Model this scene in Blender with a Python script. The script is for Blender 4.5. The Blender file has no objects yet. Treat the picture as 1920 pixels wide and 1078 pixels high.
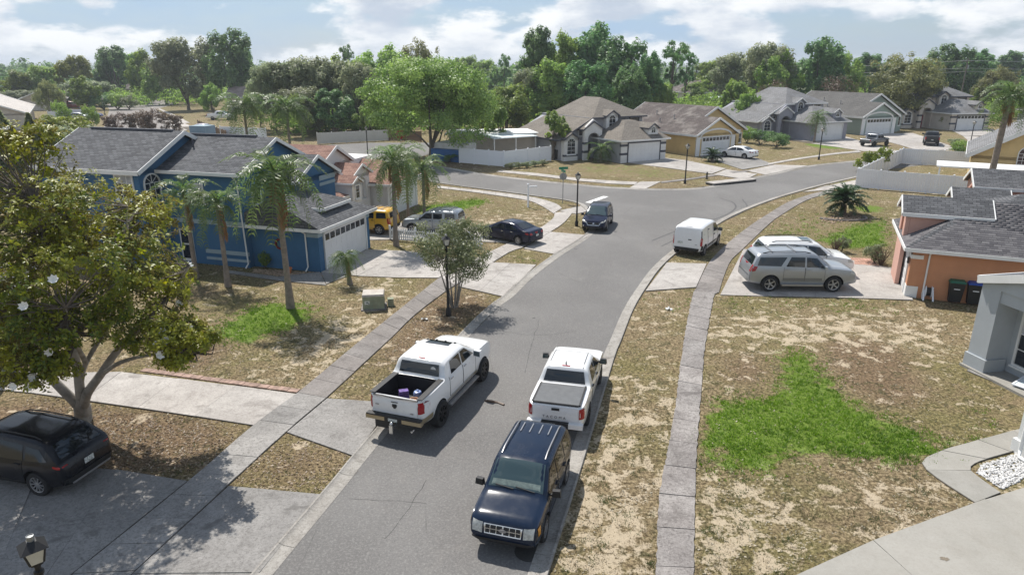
import bpy, bmesh, math, random
import numpy as np
from mathutils import Vector, Matrix
R = math.radians
PI = math.pi
SC = bpy.context.scene
COL = SC.collection
random.seed(7)
RNG = np.random.default_rng(11)

# ------------------------------------------------------------ camera, sky, sun, exposure
cam = bpy.data.objects.new('camera', bpy.data.cameras.new('camera'))
COL.objects.link(cam)
cam.location = (0, 0, 11.7)
cam.rotation_euler = (R(90 - 18.1), 0, 0)
cam.data.sensor_width = 36
cam.data.lens = 24
cam.data.clip_end = 9000
SC.camera = cam

SUN_EL = 57.0
SUN_DIR = Vector((-0.48, 0.877, 0)).normalized() * math.cos(R(SUN_EL)) + Vector((0, 0, math.sin(R(SUN_EL))))
sun = bpy.data.objects.new('sun', bpy.data.lights.new('sun', 'SUN'))
COL.objects.link(sun)
sun.data.energy = 5.0
sun.data.angle = R(0.53)
sun.data.color = (1.0, 0.955, 0.89)
sun.rotation_euler = SUN_DIR.to_track_quat('Z', 'Y').to_euler()

world = bpy.data.worlds.new('World')
SC.world = world
world.use_nodes = True
wt = world.node_tree
wt.nodes.clear()
def wn(t, **k):
    n = wt.nodes.new(t)
    for a, b in k.items(): setattr(n, a, b)
    return n
wl = wt.links.new
sky = wn('ShaderNodeTexSky', sky_type='NISHITA', sun_disc=False)
sky.sun_elevation = R(SUN_EL)
sky.sun_rotation = math.atan2(SUN_DIR.x, SUN_DIR.y)
sky.air_density = 1.0
sky.dust_density = 0.8
sky.ozone_density = 1.2
# broken fair-weather cumulus over the whole dome, flattened towards the horizon as layered cloud is
tc = wn('ShaderNodeTexCoord')
def cnoise(scale, detail, off, zs=3.6, rough=0.6):
    mp = wn('ShaderNodeMapping'); mp.inputs['Location'].default_value = off; mp.inputs['Scale'].default_value = (1, 1, zs); wl(tc.outputs['Generated'], mp.inputs[0])
    n = wn('ShaderNodeTexNoise'); wl(mp.outputs[0], n.inputs['Vector'])
    n.inputs['Scale'].default_value = scale; n.inputs['Detail'].default_value = detail; n.inputs['Roughness'].default_value = rough
    return n.outputs['Fac']
def wramp(src, a, b, ca=0.0, cb=1.0):
    m = wn('ShaderNodeMapRange', interpolation_type='SMOOTHSTEP'); wl(src, m.inputs[0])
    m.inputs[1].default_value = a; m.inputs[2].default_value = b; m.inputs[3].default_value = ca; m.inputs[4].default_value = cb
    return m.outputs[0]
CL = (1.3, 0.4, 0.2)
cover = wramp(cnoise(6.5, 10.0, CL, 2.6, 0.55), 0.43, 0.53)
shade = wramp(cnoise(6.5, 10.0, (CL[0], CL[1], CL[2] + 0.07), 2.6, 0.55), 0.42, 0.66)      # looking a little higher in the cloud: its underside is greyer
veil = wramp(cnoise(2.0, 5.0, (8.0, 2.0, 0.0)), 0.3, 0.75, 0.45, 0.9)
sepz = wn('ShaderNodeSeparateXYZ'); wl(tc.outputs['Generated'], sepz.inputs[0])
low = wramp(sepz.outputs['Z'], 0.10, 0.65, 1.0, 0.30)            # overhead one sees between the clouds, low down their sides close up
def wmul(a, b): m = wn('ShaderNodeMath', operation='MULTIPLY'); wl(a, m.inputs[0]); wl(b, m.inputs[1]); return m.outputs[0]
cover = wmul(cover, low); veil = wmul(veil, low)
ccol = wn('ShaderNodeMix', data_type='RGBA'); wl(shade, ccol.inputs[0])
ccol.inputs[6].default_value = (10.4, 10.6, 10.8, 1)
ccol.inputs[7].default_value = (5.8, 6.6, 7.8, 1)
v1 = wn('ShaderNodeMix', data_type='RGBA'); wl(veil, v1.inputs[0]); wl(sky.outputs[0], v1.inputs[6]); v1.inputs[7].default_value = (4.2, 6.0, 8.4, 1)
mx = wn('ShaderNodeMix', data_type='RGBA'); wl(cover, mx.inputs[0]); wl(v1.outputs[2], mx.inputs[6]); wl(ccol.outputs[2], mx.inputs[7])
bg = wn('ShaderNodeBackground'); wl(mx.outputs[2], bg.inputs[0]); bg.inputs[1].default_value = 0.085
wo = wn('ShaderNodeOutputWorld'); wl(bg.outputs[0], wo.inputs[0])

SC.view_settings.view_transform = 'Standard'
SC.view_settings.look = 'None'
SC.view_settings.gamma = 1.0
SC.view_settings.use_curve_mapping = False
SC.view_settings.exposure = 0.22
SC.render.engine = 'CYCLES'
SC.cycles.max_bounces = 5
SC.cycles.diffuse_bounces = 3
SC.cycles.glossy_bounces = 2
SC.cycles.transmission_bounces = 3
SC.cycles.transparent_max_bounces = 6
SC.cycles.use_denoising = True
SC.cycles.caustics_reflective = False
SC.cycles.caustics_refractive = False

# ------------------------------------------------------------ materials
MATS = {}
class NT:
    def __init__(s, name):
        s.m = bpy.data.materials.new(name); s.m.use_nodes = True
        s.t = s.m.node_tree; s.t.nodes.clear()
        s.out = s.t.nodes.new('ShaderNodeOutputMaterial')
        s.tc = s.t.nodes.new('ShaderNodeTexCoord')
    def n(s, typ, ins=None, **k):
        n = s.t.nodes.new(typ)
        for a, b in k.items(): setattr(n, a, b)
        for a, b in (ins or {}).items(): s.set(n, a, b)
        return n
    def set(s, n, a, b):
        i = n.inputs[a]
        if isinstance(b, bpy.types.NodeSocket): s.t.links.new(b, i)
        elif isinstance(b, (tuple, list)) and len(b) == 3 and i.type == 'RGBA': i.default_value = (*b, 1)
        else: i.default_value = b
    def noise(s, scale, detail=4, rough=0.6, vec=None, stretch=None, dist=0.0):
        v = vec or s.tc.outputs['Object']
        if stretch: v = s.n('ShaderNodeMapping', {0: v, 'Scale': stretch}).outputs[0]
        return s.n('ShaderNodeTexNoise', {'Vector': v, 'Scale': scale, 'Detail': detail, 'Roughness': rough, 'Distortion': dist}).outputs['Fac']
    def pos(s): return s.n('ShaderNodeNewGeometry').outputs['Position']
    def rng(s, x, a, b, c=0.0, d=1.0, smooth=True):
        return s.n('ShaderNodeMapRange', {0: x, 1: a, 2: b, 3: c, 4: d}, interpolation_type='SMOOTHSTEP' if smooth else 'LINEAR').outputs[0]
    def mix(s, f, a, b, blend='MIX'):
        return s.n('ShaderNodeMix', {0: f, 6: a, 7: b}, data_type='RGBA', blend_type=blend).outputs[2]
    def math(s, op, a, b=0.0): return s.n('ShaderNodeMath', {0: a, 1: b}, operation=op).outputs[0]
    def bump(s, h, strength=0.3, dist=0.02): return s.n('ShaderNodeBump', {'Height': h, 'Strength': strength, 'Distance': dist}).outputs[0]
    def attr(s, name): return s.n('ShaderNodeAttribute', attribute_name=name)
    def bsdf(s, color, rough=0.8, normal=None, **k):
        b = s.n('ShaderNodeBsdfPrincipled', {'Base Color': color, 'Roughness': rough})
        if normal is not None: s.set(b, 'Normal', normal)
        for a, v in k.items(): s.set(b, a.replace('_', ' '), v)
        s.t.links.new(b.outputs[0], s.out.inputs[0]); return b
def reg(nt, key): MATS[key] = nt.m; return nt.m
def vary(c, k): return tuple(max(0, x * k) for x in c)
def M(key): return MATS[key]

def plain(key, col, rough=0.7, amt=0.12, scale=2.0, bump=0.0, bscale=40.0, grime=None, **k):
    """paint, plaster or plastic: base colour with a soft weathering noise and fine relief"""
    t = NT(key); p = t.tc.outputs['Object']
    f = t.rng(t.noise(scale, 6, 0.65), 0.3, 0.7)
    c = t.mix(f, vary(col, 1 - amt), vary(col, 1 + amt * 0.7))
    if grime:
        g = t.rng(t.noise(scale * 0.7, 8, 0.7, stretch=(1, 1, 0.35)), 0.52, 0.75, 0, 0.55)
        c = t.mix(g, c, grime)
    nrm = t.bump(t.noise(bscale, 3), bump, 0.01) if bump else None
    t.bsdf(c, rough, nrm, **k)
    return reg(t, key)

def carpaint(key, col, metal=0.0, rough=0.32, coat=0.9):
    t = NT(key)
    d = t.rng(t.noise(1.4, 7, 0.7), 0.35, 0.75, 0, 1)          # dust film
    c = t.mix(t.math('MULTIPLY', d, 0.10 if max(col) > 0.2 else 0.025), col, (0.32, 0.29, 0.25))
    r = t.rng(d, 0, 1, rough * 0.85, rough * 1.35, False)
    dk = max(col) < 0.2
    b = t.bsdf(c, r, None, Metallic=metal if not dk else 0.0, Coat_Weight=coat if not dk else 0.2, Coat_Roughness=0.07, Specular_IOR_Level=0.5 if not dk else 0.25)
    return reg(t, key)

def concrete(key, a, b, dirt, dirt_amt=0.6, speck=0.25):
    t = NT(key); p = t.pos()
    big = t.rng(t.noise(0.33, 7, 0.65, p, dist=0.6), 0.36, 0.66)
    mid = t.rng(t.noise(1.7, 8, 0.7, p), 0.35, 0.7)
    c = t.mix(big, a, b)
    c = t.mix(t.math('MULTIPLY', t.rng(t.noise(0.8, 9, 0.72, p, dist=1.2), 0.50, 0.72), dirt_amt), c, dirt)
    c = t.mix(t.math('MULTIPLY', mid, 0.25), c, vary(dirt, 0.9))
    sp = t.noise(13, 4, 0.85, p)
    c = t.mix(t.math('MULTIPLY', t.rng(sp, 0.44, 0.66), speck * 1.5), c, vary(dirt, 0.75))
    c = t.mix(t.math('MULTIPLY', t.rng(t.noise(17, 3, 0.85, p), 0.52, 0.7), speck), c, vary(b, 1.25))
    c = t.mix(t.math('MULTIPLY', t.rng(t.noise(0.55, 6, 0.62, p, dist=2.0), 0.57, 0.70), dirt_amt * 0.8), c, vary(dirt, 0.8))
    rd = t.n('ShaderNodeObjectInfo').outputs['Random']
    c = t.mix(1.0, c, t.n('ShaderNodeCombineColor', {0: t.rng(rd, 0, 1, 0.9, 1.07, False), 1: t.rng(rd, 0, 1, 0.9, 1.06, False), 2: t.rng(rd, 0, 1, 0.9, 1.05, False)}).outputs[0], 'MULTIPLY')
    t.bsdf(c, 0.93, t.bump(t.noise(60, 4, 0.7, p), 0.35, 0.008))
    return reg(t, key)

def leafmat(key, a, b, trans=0.35, gloss=0.5, back=None):
    """leaves: diffuse and translucent in two tones, tone by leaf and by tree"""
    t = NT(key)
    ri = t.n('ShaderNodeNewGeometry').outputs['Random Per Island']
    ro = t.n('ShaderNodeObjectInfo').outputs['Random']
    cl = t.rng(t.noise(0.35, 3, 0.6, t.tc.outputs['Object']), 0.35, 0.65)
    f = t.math('ADD', t.math('MULTIPLY', ri, 0.5), t.math('MULTIPLY', cl, 0.5))
    c = t.mix(f, a, b)
    hv = t.n('ShaderNodeHueSaturation', {'Hue': t.rng(ro, 0, 1, 0.485, 0.515, False), 'Value': t.rng(ro, 0, 1, 0.85, 1.18, False), 'Color': c}).outputs[0]
    if back:
        bf = t.n('ShaderNodeNewGeometry').outputs['Backfacing']
        hv = t.mix(bf, hv, back)
    b1 = t.n('ShaderNodeBsdfPrincipled', {'Base Color': hv, 'Roughness': gloss, 'Specular IOR Level': 0.35})
    tr = t.n('ShaderNodeBsdfTranslucent', {'Color': t.n('ShaderNodeHueSaturation', {'Value': 1.7, 'Saturation': 1.1, 'Color': hv}).outputs[0]})
    ms = t.n('ShaderNodeMixShader', {0: trans, 1: b1.outputs[0], 2: tr.outputs[0]})
    t.t.links.new(ms.outputs[0], t.out.inputs[0])
    return reg(t, key)

# ------------------------------------------------------------ geometry helpers
class MB:
    def __init__(s): s.v = []; s.f = []; s.m = []
    def add(s, vs, fs, mi=0):
        o = len(s.v); s.v += [tuple(v) for v in vs]
        for f in fs: s.f.append(tuple(i + o for i in f)); s.m.append(mi)
        return s
    def box(s, x0, x1, y0, y1, z0, z1, mi=0):
        v = [(x, y, z) for z in (z0, z1) for y in (y0, y1) for x in (x0, x1)]
        return s.add(v, [(0, 2, 3, 1), (4, 5, 7, 6), (0, 1, 5, 4), (2, 6, 7, 3), (0, 4, 6, 2), (1, 3, 7, 5)], mi)
    def rbox(s, c, size, rz=0, mi=0, taper=1.0):
        hx, hy, hz = size[0] / 2, size[1] / 2, size[2] / 2; ca, sa = math.cos(rz), math.sin(rz); v = []
        for z in (-hz, hz):
            k = 1 if z < 0 else taper
            for y in (-hy, hy):
                for x in (-hx, hx): v.append((c[0] + (x * ca - y * sa) * k, c[1] + (x * sa + y * ca) * k, c[2] + z))
        return s.add(v, [(0, 2, 3, 1), (4, 5, 7, 6), (0, 1, 5, 4), (2, 6, 7, 3), (0, 4, 6, 2), (1, 3, 7, 5)], mi)
    def prism(s, poly, z0, z1, mi=0, bottom=True):
        n = len(poly); v = [(p[0], p[1], z0) for p in poly] + [(p[0], p[1], z1) for p in poly]
        f = [(i, (i + 1) % n, n + (i + 1) % n, n + i) for i in range(n)] + [tuple(range(n, 2 * n))]
        if bottom: f.append(tuple(range(n - 1, -1, -1)))
        return s.add(v, f, mi)
    def slab(s, pts, d, mi=0):
        """polygon in space extruded by the vector d"""
        n = len(pts); v = [tuple(p) for p in pts] + [(p[0] + d[0], p[1] + d[1], p[2] + d[2]) for p in pts]
        f = [(i, (i + 1) % n, n + (i + 1) % n, n + i) for i in range(n)] + [tuple(range(n, 2 * n)), tuple(range(n - 1, -1, -1))]
        return s.add(v, f, mi)
    def poly(s, pts, mi=0): return s.add(pts, [tuple(range(len(pts)))], mi)
    def bar(s, a, b, w, h=None, mi=0, up=(0, 0, 1)):
        """rectangular bar from a to b"""
        a, b = Vector(a), Vector(b); d = (b - a).normalized(); u = Vector(up)
        if abs(d.dot(u)) > 0.99: u = Vector((1, 0, 0))
        x = d.cross(u).normalized(); y = x.cross(d).normalized(); h = h or w; v = []
        for p in (a, b):
            for i, j in ((-1, -1), (1, -1), (1, 1), (-1, 1)): v.append(p + x * (i * w / 2) + y * (j * h / 2))
        return s.add(v, [(0, 1, 2, 3), (7, 6, 5, 4), (0, 4, 5, 1), (1, 5, 6, 2), (2, 6, 7, 3), (3, 7, 4, 0)], mi)
    def tube(s, pts, rad, n=8, mi=0, cap=True):
        pts = [Vector(p) for p in pts]; m = len(pts)
        if not hasattr(rad, '__len__'): rad = [rad] * m
        v = []; ref = None
        for i, p in enumerate(pts):
            d = (pts[min(i + 1, m - 1)] - pts[max(i - 1, 0)]).normalized()
            if ref is None: ref = Vector((1, 0, 0)) if abs(d.x) < 0.9 else Vector((0, 1, 0))
            x = (ref - d * ref.dot(d)).normalized(); y = d.cross(x); ref = x
            for k in range(n):
                a = 2 * PI * k / n; v.append(p + (x * math.cos(a) + y * math.sin(a)) * rad[i])
        f = [(i * n + k, i * n + (k + 1) % n, (i + 1) * n + (k + 1) % n, (i + 1) * n + k) for i in range(m - 1) for k in range(n)]
        if cap: f += [tuple(range(n - 1, -1, -1)), tuple(range((m - 1) * n, m * n))]
        return s.add(v, f, mi)
    def lathe(s, prof, n=12, c=(0, 0, 0), axis='z', mi=0):
        v = []
        for r, h in prof:
            for k in range(n):
                a = 2 * PI * k / n; p = (r * math.cos(a), r * math.sin(a), h)
                if axis == 'y': p = (p[0], h, p[1])
                if axis == 'x': p = (h, p[0], p[1])
                v.append((p[0] + c[0], p[1] + c[1], p[2] + c[2]))
        m = len(prof)
        f = [(i * n + k, i * n + (k + 1) % n, (i + 1) * n + (k + 1) % n, (i + 1) * n + k) for i in range(m - 1) for k in range(n)]
        f += [tuple(range(n - 1, -1, -1)), tuple(range((m - 1) * n, m * n))]
        return s.add(v, f, mi)
    def ngon(s, c, r, n=16, sq=1.0): pass
    def mesh(s, name, mats, smooth=None, recalc=True):
        me = bpy.data.meshes.new(name); me.from_pydata(s.v, [], s.f)
        for m in (mats if isinstance(mats, (list, tuple)) else [mats]): me.materials.append(M(m))
        if any(s.m): me.polygons.foreach_set('material_index', s.m)
        if recalc:
            bm = bmesh.new(); bm.from_mesh(me); bmesh.ops.recalc_face_normals(bm, faces=bm.faces); bm.to_mesh(me); bm.free()
        if smooth:
            me.polygons.foreach_set('use_smooth', [True] * len(me.polygons))
            me.set_sharp_from_angle(angle=R(smooth if smooth is not True else 40))
        me.update(); return me
    def obj(s, name, mats, parent=None, smooth=None, loc=None, rz=None, recalc=True):
        return mkobj(name, s.mesh(name, mats, smooth, recalc), parent, loc, rz)
def mkobj(name, me, parent=None, loc=None, rz=None):
    o = bpy.data.objects.new(name, me); COL.objects.link(o)
    if parent is not None: o.parent = parent
    if loc is not None: o.location = loc if len(loc) == 3 else (loc[0], loc[1], 0)
    if rz is not None: o.rotation_euler = (0, 0, rz)
    return o
def tag(o, label=None, cat=None, group=None, kind=None):
    if label: o['label'] = label
    if cat: o['category'] = cat
    if group: o['group'] = group
    if kind: o['kind'] = kind
    return o
def thing(name, label, cat, loc=(0, 0, 0), rz=0, group=None, scale=None):
    o = mkobj(name, None, None, loc, rz)
    o.empty_display_size = 0.2
    if scale: o.scale = (scale,) * 3 if not hasattr(scale, '__len__') else scale
    return tag(o, label, cat, group)
def copy_tree(o, parent=None):
    c = o.copy(); COL.objects.link(c); c.parent = parent
    for ch in list(o.children): copy_tree(ch, c)
    return c
def catmull(pts, step=0.5):
    P = [np.array(p, float) for p in pts]; P = [2 * P[0] - P[1]] + P + [2 * P[-1] - P[-2]]; out = []
    for i in range(1, len(P) - 2):
        p0, p1, p2, p3 = P[i - 1:i + 3]; n = max(1, int(np.linalg.norm(p2 - p1) / step))
        for k in range(n):
            t = k / n
            out.append(0.5 * (2 * p1 + (p2 - p0) * t + (2 * p0 - 5 * p1 + 4 * p2 - p3) * t * t + (3 * p1 - p0 - 3 * p2 + p3) * t ** 3))
    out.append(P[-2]); return np.array(out)
def resample(pts, n):
    pts = np.array(pts, float); d = np.r_[0, np.cumsum(np.linalg.norm(np.diff(pts, axis=0), axis=1))]
    t = np.linspace(0, d[-1], n); return np.stack([np.interp(t, d, pts[:, k]) for k in range(pts.shape[1])], 1)
def npmesh(name, V, F, mat, smooth=False):
    """fast mesh from arrays; F has 3 or 4 columns"""
    me = bpy.data.meshes.new(name); V = np.asarray(V, np.float32); F = np.asarray(F, np.int32); k = F.shape[1]
    me.vertices.add(len(V)); me.vertices.foreach_set('co', V.ravel())
    me.loops.add(F.size); me.loops.foreach_set('vertex_index', F.ravel())
    me.polygons.add(len(F)); me.polygons.foreach_set('loop_start', np.arange(0, F.size, k, dtype=np.int32))
    for m in (mat if isinstance(mat, (list, tuple)) else [mat]): me.materials.append(M(m))
    if smooth: me.polygons.foreach_set('use_smooth', np.ones(len(F), bool))
    me.update(calc_edges=True); return me

# ------------------------------------------------------------ ground materials
def mat_lawn():
    t = NT('lawn'); p = t.pos(); at = t.attr('cover').outputs['Color']
    s = t.n('ShaderNodeSeparateColor', {0: at}); ag, asd, ab = s.outputs[0], s.outputs[1], s.outputs[2]
    fine = t.noise(9, 8, 0.75, p); mid = t.noise(1.5, 8, 0.58, p, dist=0.5); big = t.noise(0.22, 5, 0.6, p)
    grain = t.noise(55, 3, 0.8, p)
    c = t.mix(t.rng(fine, 0.38, 0.62), (0.082, 0.061, 0.034), (0.345, 0.268, 0.158))
    olive = t.mix(t.rng(fine, 0.38, 0.62), (0.062, 0.060, 0.022), (0.245, 0.215, 0.085))
    c = t.mix(t.math('MULTIPLY', t.rng(t.math('ADD', t.math('MULTIPLY', big, 0.55), t.math('MULTIPLY', mid, 0.45)), 0.42, 0.58), 0.75), c, olive)
    brown = t.mix(t.rng(fine, 0.38, 0.63), (0.072, 0.050, 0.031), (0.275, 0.195, 0.118))
    c = t.mix(t.rng(t.math('ADD', ab, t.math('MULTIPLY', t.math('SUBTRACT', mid, 0.5), 0.9)), 0.25, 0.7), c, brown)
    sandc = t.mix(t.rng(grain, 0.3, 0.7), (0.40, 0.325, 0.225), (0.60, 0.505, 0.375))
    sp = t.math('ADD', t.math('MULTIPLY', mid, 0.66), t.math('MULTIPLY', fine, 0.34))
    sf = t.rng(t.math('ADD', sp, t.math('MULTIPLY', asd, 0.12)), 0.553, 0.61)
    dk = t.rng(t.noise(2.2, 6, 0.62, p, dist=0.6), 0.54, 0.64)
    c = t.mix(t.math('MULTIPLY', dk, 0.7), c, t.mix(t.rng(fine, 0.4, 0.6), (0.035, 0.034, 0.016), (0.115, 0.105, 0.050)))
    c = t.mix(t.math('MULTIPLY', sf, 0.85), c, sandc)
    gc = t.mix(t.rng(fine, 0.33, 0.68), (0.060, 0.110, 0.012), (0.165, 0.255, 0.032))
    c = t.mix(t.math('MULTIPLY', t.rng(t.math('ADD', ag, t.math('MULTIPLY', t.math('SUBTRACT', sp, 0.5), 2.6)), 0.42, 0.76), 0.88), c, gc)
    far = t.rng(t.n('ShaderNodeSeparateXYZ', {0: p}).outputs[1], 140, 420)
    c = t.mix(far, c, (0.040, 0.060, 0.018))
    h = t.math('ADD', t.math('MULTIPLY', fine, 0.7), t.math('MULTIPLY', grain, 0.3))
    t.bsdf(c, 0.97, t.bump(h, 0.9, 0.06), Specular_IOR_Level=0.15)
    reg(t, 'lawn')
mat_lawn()
def mat_asphalt():
    t = NT('asphalt'); p = t.pos()
    big = t.rng(t.noise(0.12, 6, 0.6, p, dist=0.5), 0.35, 0.68)
    c = t.mix(big, (0.118, 0.113, 0.108), (0.160, 0.154, 0.147))
    c = t.mix(t.math('MULTIPLY', t.rng(t.noise(0.7, 9, 0.7, p, dist=1.0), 0.5, 0.75), 0.45), c, (0.20, 0.188, 0.172))
    c = t.mix(t.math('MULTIPLY', t.rng(t.noise(0.35, 4, 0.5, p), 0.60, 0.80), 0.4), c, (0.095, 0.092, 0.090))
    c = t.mix(t.math('MULTIPLY', t.rng(t.noise(0.5, 8, 0.75, p, stretch=(1.6, 0.35, 1), dist=0.4), 0.46, 0.7), 0.5), c, (0.125, 0.116, 0.112))
    g = t.noise(15, 4, 0.85, p)
    c = t.mix(t.math('MULTIPLY', t.rng(g, 0.46, 0.68), 0.5), c, (0.30, 0.29, 0.272))
    c = t.mix(t.math('MULTIPLY', t.rng(t.noise(19, 3, 0.85, p), 0.52, 0.70), 0.45), c, (0.06, 0.057, 0.055))
    w = t.n('ShaderNodeTexVoronoi', {'Vector': t.n('ShaderNodeMapping', {0: p, 'Scale': (1, 0.5, 1)}).outputs[0], 'Scale': 0.28}, feature='DISTANCE_TO_EDGE').outputs[0]
    crack = t.math('MULTIPLY', t.rng(w, 0.0, 0.006, 1, 0), t.rng(t.noise(0.25, 3, 0.5, p), 0.52, 0.66))
    c = t.mix(t.math('MULTIPLY', crack, 0.6), c, (0.035, 0.034, 0.033))
    t.bsdf(c, 0.88, t.bump(g, 0.4, 0.008))
    reg(t, 'asphalt')
mat_asphalt()
concrete('walk_old', (0.205, 0.187, 0.174), (0.295, 0.272, 0.255), (0.125, 0.111, 0.101), 0.85, 0.35)
concrete('walk_near', (0.235, 0.215, 0.203), (0.365, 0.342, 0.322), (0.125, 0.111, 0.102), 0.95, 0.5)
concrete('drive', (0.40, 0.372, 0.343), (0.50, 0.47, 0.435), (0.20, 0.18, 0.162), 0.75, 0.3)
concrete('drive_grey', (0.245, 0.235, 0.222), (0.335, 0.322, 0.305), (0.145, 0.136, 0.126), 0.85, 0.45)
concrete('drive_new', (0.29, 0.28, 0.25), (0.335, 0.322, 0.29), (0.26, 0.24, 0.205), 0.35, 0.15)
concrete('kerb', (0.30, 0.282, 0.255), (0.41, 0.39, 0.355), (0.17, 0.153, 0.133), 0.75, 0.35)
plain('white_line', (0.72, 0.72, 0.70), 0.7, 0.25, 6)
plain('joint_dirt', (0.11, 0.092, 0.07), 0.95, 0.3, 5)
plain('brick', (0.33, 0.225, 0.18), 0.9, 0.35, 3, 0.3, 60)
plain('paver_red', (0.47, 0.27, 0.20), 0.9, 0.3, 3, 0.3, 60)

# ------------------------------------------------------------ survey of the hard ground (metres)
ROAD = [(-6.60, 10.23), (-5.79, 13.49), (-4.87, 17.17), (-4.28, 19.68), (-1.93, 28.72), (-0.75, 32.42), (0.09, 34.34), (1.27, 37.89), (3.12, 42.30), (4.87, 45.90), (5.90, 48.41), (6.41, 50.82), (6.68, 53.86), (6.58, 57.26), (5.69, 60.58), (1.56, 64.01), (-6.89, 70.38), (-15.89, 78.49), (-24.03, 86.08), (-29.82, 91.79),
        (-32.64, 100.84), (-27.65, 105.68), (-22.55, 108.66), (-13.36, 108.66), (-4.88, 105.68), (-4.61, 99.54), (-7.53, 97.64), (-11.56, 93.47), (-12.97, 89.11), (-11.17, 84.64), (-6.83, 79.74), (-2.95, 75.73), (2.24, 71.74), (8.53, 67.97), (11.45, 66.90), (13.05, 66.45), (16.75, 66.45), (20.05, 67.97), (26.18, 73.50), (30.42, 77.28), (35.83, 82.34), (43.87, 87.07), (51.83, 91.79), (55.85, 93.47), (61.04, 95.21), (70.82, 97.64), (85.26, 101.51),
        (78.29, 92.90), (64.15, 88.08), (55.78, 85.60), (49.14, 83.25), (43.44, 79.74), (37.52, 74.75), (30.97, 69.08), (26.66, 64.96), (23.27, 61.47), (19.11, 56.59), (15.46, 51.55), (10.91, 44.17), (8.63, 39.87), (6.94, 35.80), (5.63, 32.26), (4.40, 28.21), (3.82, 26.29), (1.86, 18.90), (0.39, 13.49), (-0.50, 10.23)]
HARD = [ROAD]
def road_poly(poly, name, z=0.012, mat='asphalt'):
    mb = MB(); mb.prism(poly, -0.05, z)
    me = mb.mesh(name, mat); bm = bmesh.new(); bm.from_mesh(me); bmesh.ops.triangulate(bm, faces=[f for f in bm.faces if len(f.verts) > 4]); bm.to_mesh(me); bm.free()
    return tag(mkobj(name, me), kind='structure')
road_poly(ROAD, 'road')
BACKROAD = [(-67.39, 113.43), (-89.63, 155.00), (-110.15, 192.65), (-123.14, 213.23), (-129.63, 238.63), (-115.23, 238.63), (-102.35, 213.23), (-97.46, 192.65), (-69.63, 145.01), (-52.94, 113.43)]
road_poly(BACKROAD, 'road', mat='walk_old'); HARD.append(BACKROAD)

def kerb(path, side, name='kerb', w=0.46):
    """concrete gutter with a rolled back edge, cast in three-metre lengths; side +1: the lawn lies left of the path"""
    root = tag(mkobj(name, None), kind='structure')
    P = catmull(path, 0.5); T = np.gradient(P, axis=0); T /= np.linalg.norm(T, axis=1)[:, None]
    N = np.stack([-T[:, 1], T[:, 0]], 1) * side
    prof = [(-0.02, 0.018), (0.02, 0.026), (0.26, 0.030), (0.38, 0.058), (w - 0.05, 0.085), (w, 0.085), (w + 0.015, -0.03)]
    i = 0
    while i < len(P) - 1:
        j = min(i + 6, len(P) - 1); mb = MB(); vs = []
        q = np.linspace(i, j, j - i + 1)
        for n_, k in enumerate(q):
            k = int(k); base = P[k].copy()
            if n_ == 0: base = base + T[k] * 0.008
            if k == j and j < len(P) - 1: base = base - T[k] * 0.008
            for o, z in prof: vs.append((*(base + N[k] * o), z))
        m = len(prof); r = len(q)
        fs = [(a * m + b, a * m + b + 1, (a + 1) * m + b + 1, (a + 1) * m + b) for a in range(r - 1) for b in range(m - 1)]
        fs += [tuple(range(m)), tuple(range((r - 1) * m, r * m))]
        mb.add(vs, fs); mb.obj('kerb_section', 'kerb', root, 30); i = j
    HARD.append([tuple(p) for p in P] + [tuple(p) for p in (P + N * w)[::-1]])
kerb([(-6.29, 11.42), (-5.79, 13.49), (-4.87, 17.17), (-4.28, 19.68), (-1.93, 28.72), (-0.75, 32.42), (0.09, 34.34), (1.27, 37.89), (3.12, 42.30), (4.87, 45.90), (5.90, 48.41), (6.41, 50.82), (6.68, 53.86), (6.58, 57.26), (5.69, 60.58), (1.56, 64.01), (-6.89, 70.38), (-15.89, 78.49)], 1)
kerb([(-11.17, 84.64), (-6.83, 79.74), (-2.95, 75.73), (2.24, 71.74), (8.53, 67.97), (11.45, 66.90), (13.05, 66.45), (16.75, 66.45), (20.05, 67.97), (26.18, 73.50), (30.42, 77.28), (35.83, 82.34), (43.87, 87.07), (51.83, 91.79), (55.85, 93.47), (61.04, 95.21)], 1)
kerb([(-0.11, 11.53), (0.39, 13.49), (1.86, 18.90), (3.82, 26.29), (4.40, 28.21), (5.63, 32.26), (6.94, 35.80), (8.63, 39.87), (10.91, 44.17), (15.46, 51.55), (19.11, 56.59), (23.27, 61.47), (26.66, 64.96), (30.97, 69.08), (37.52, 74.75), (43.44, 79.74)], -1)

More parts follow.
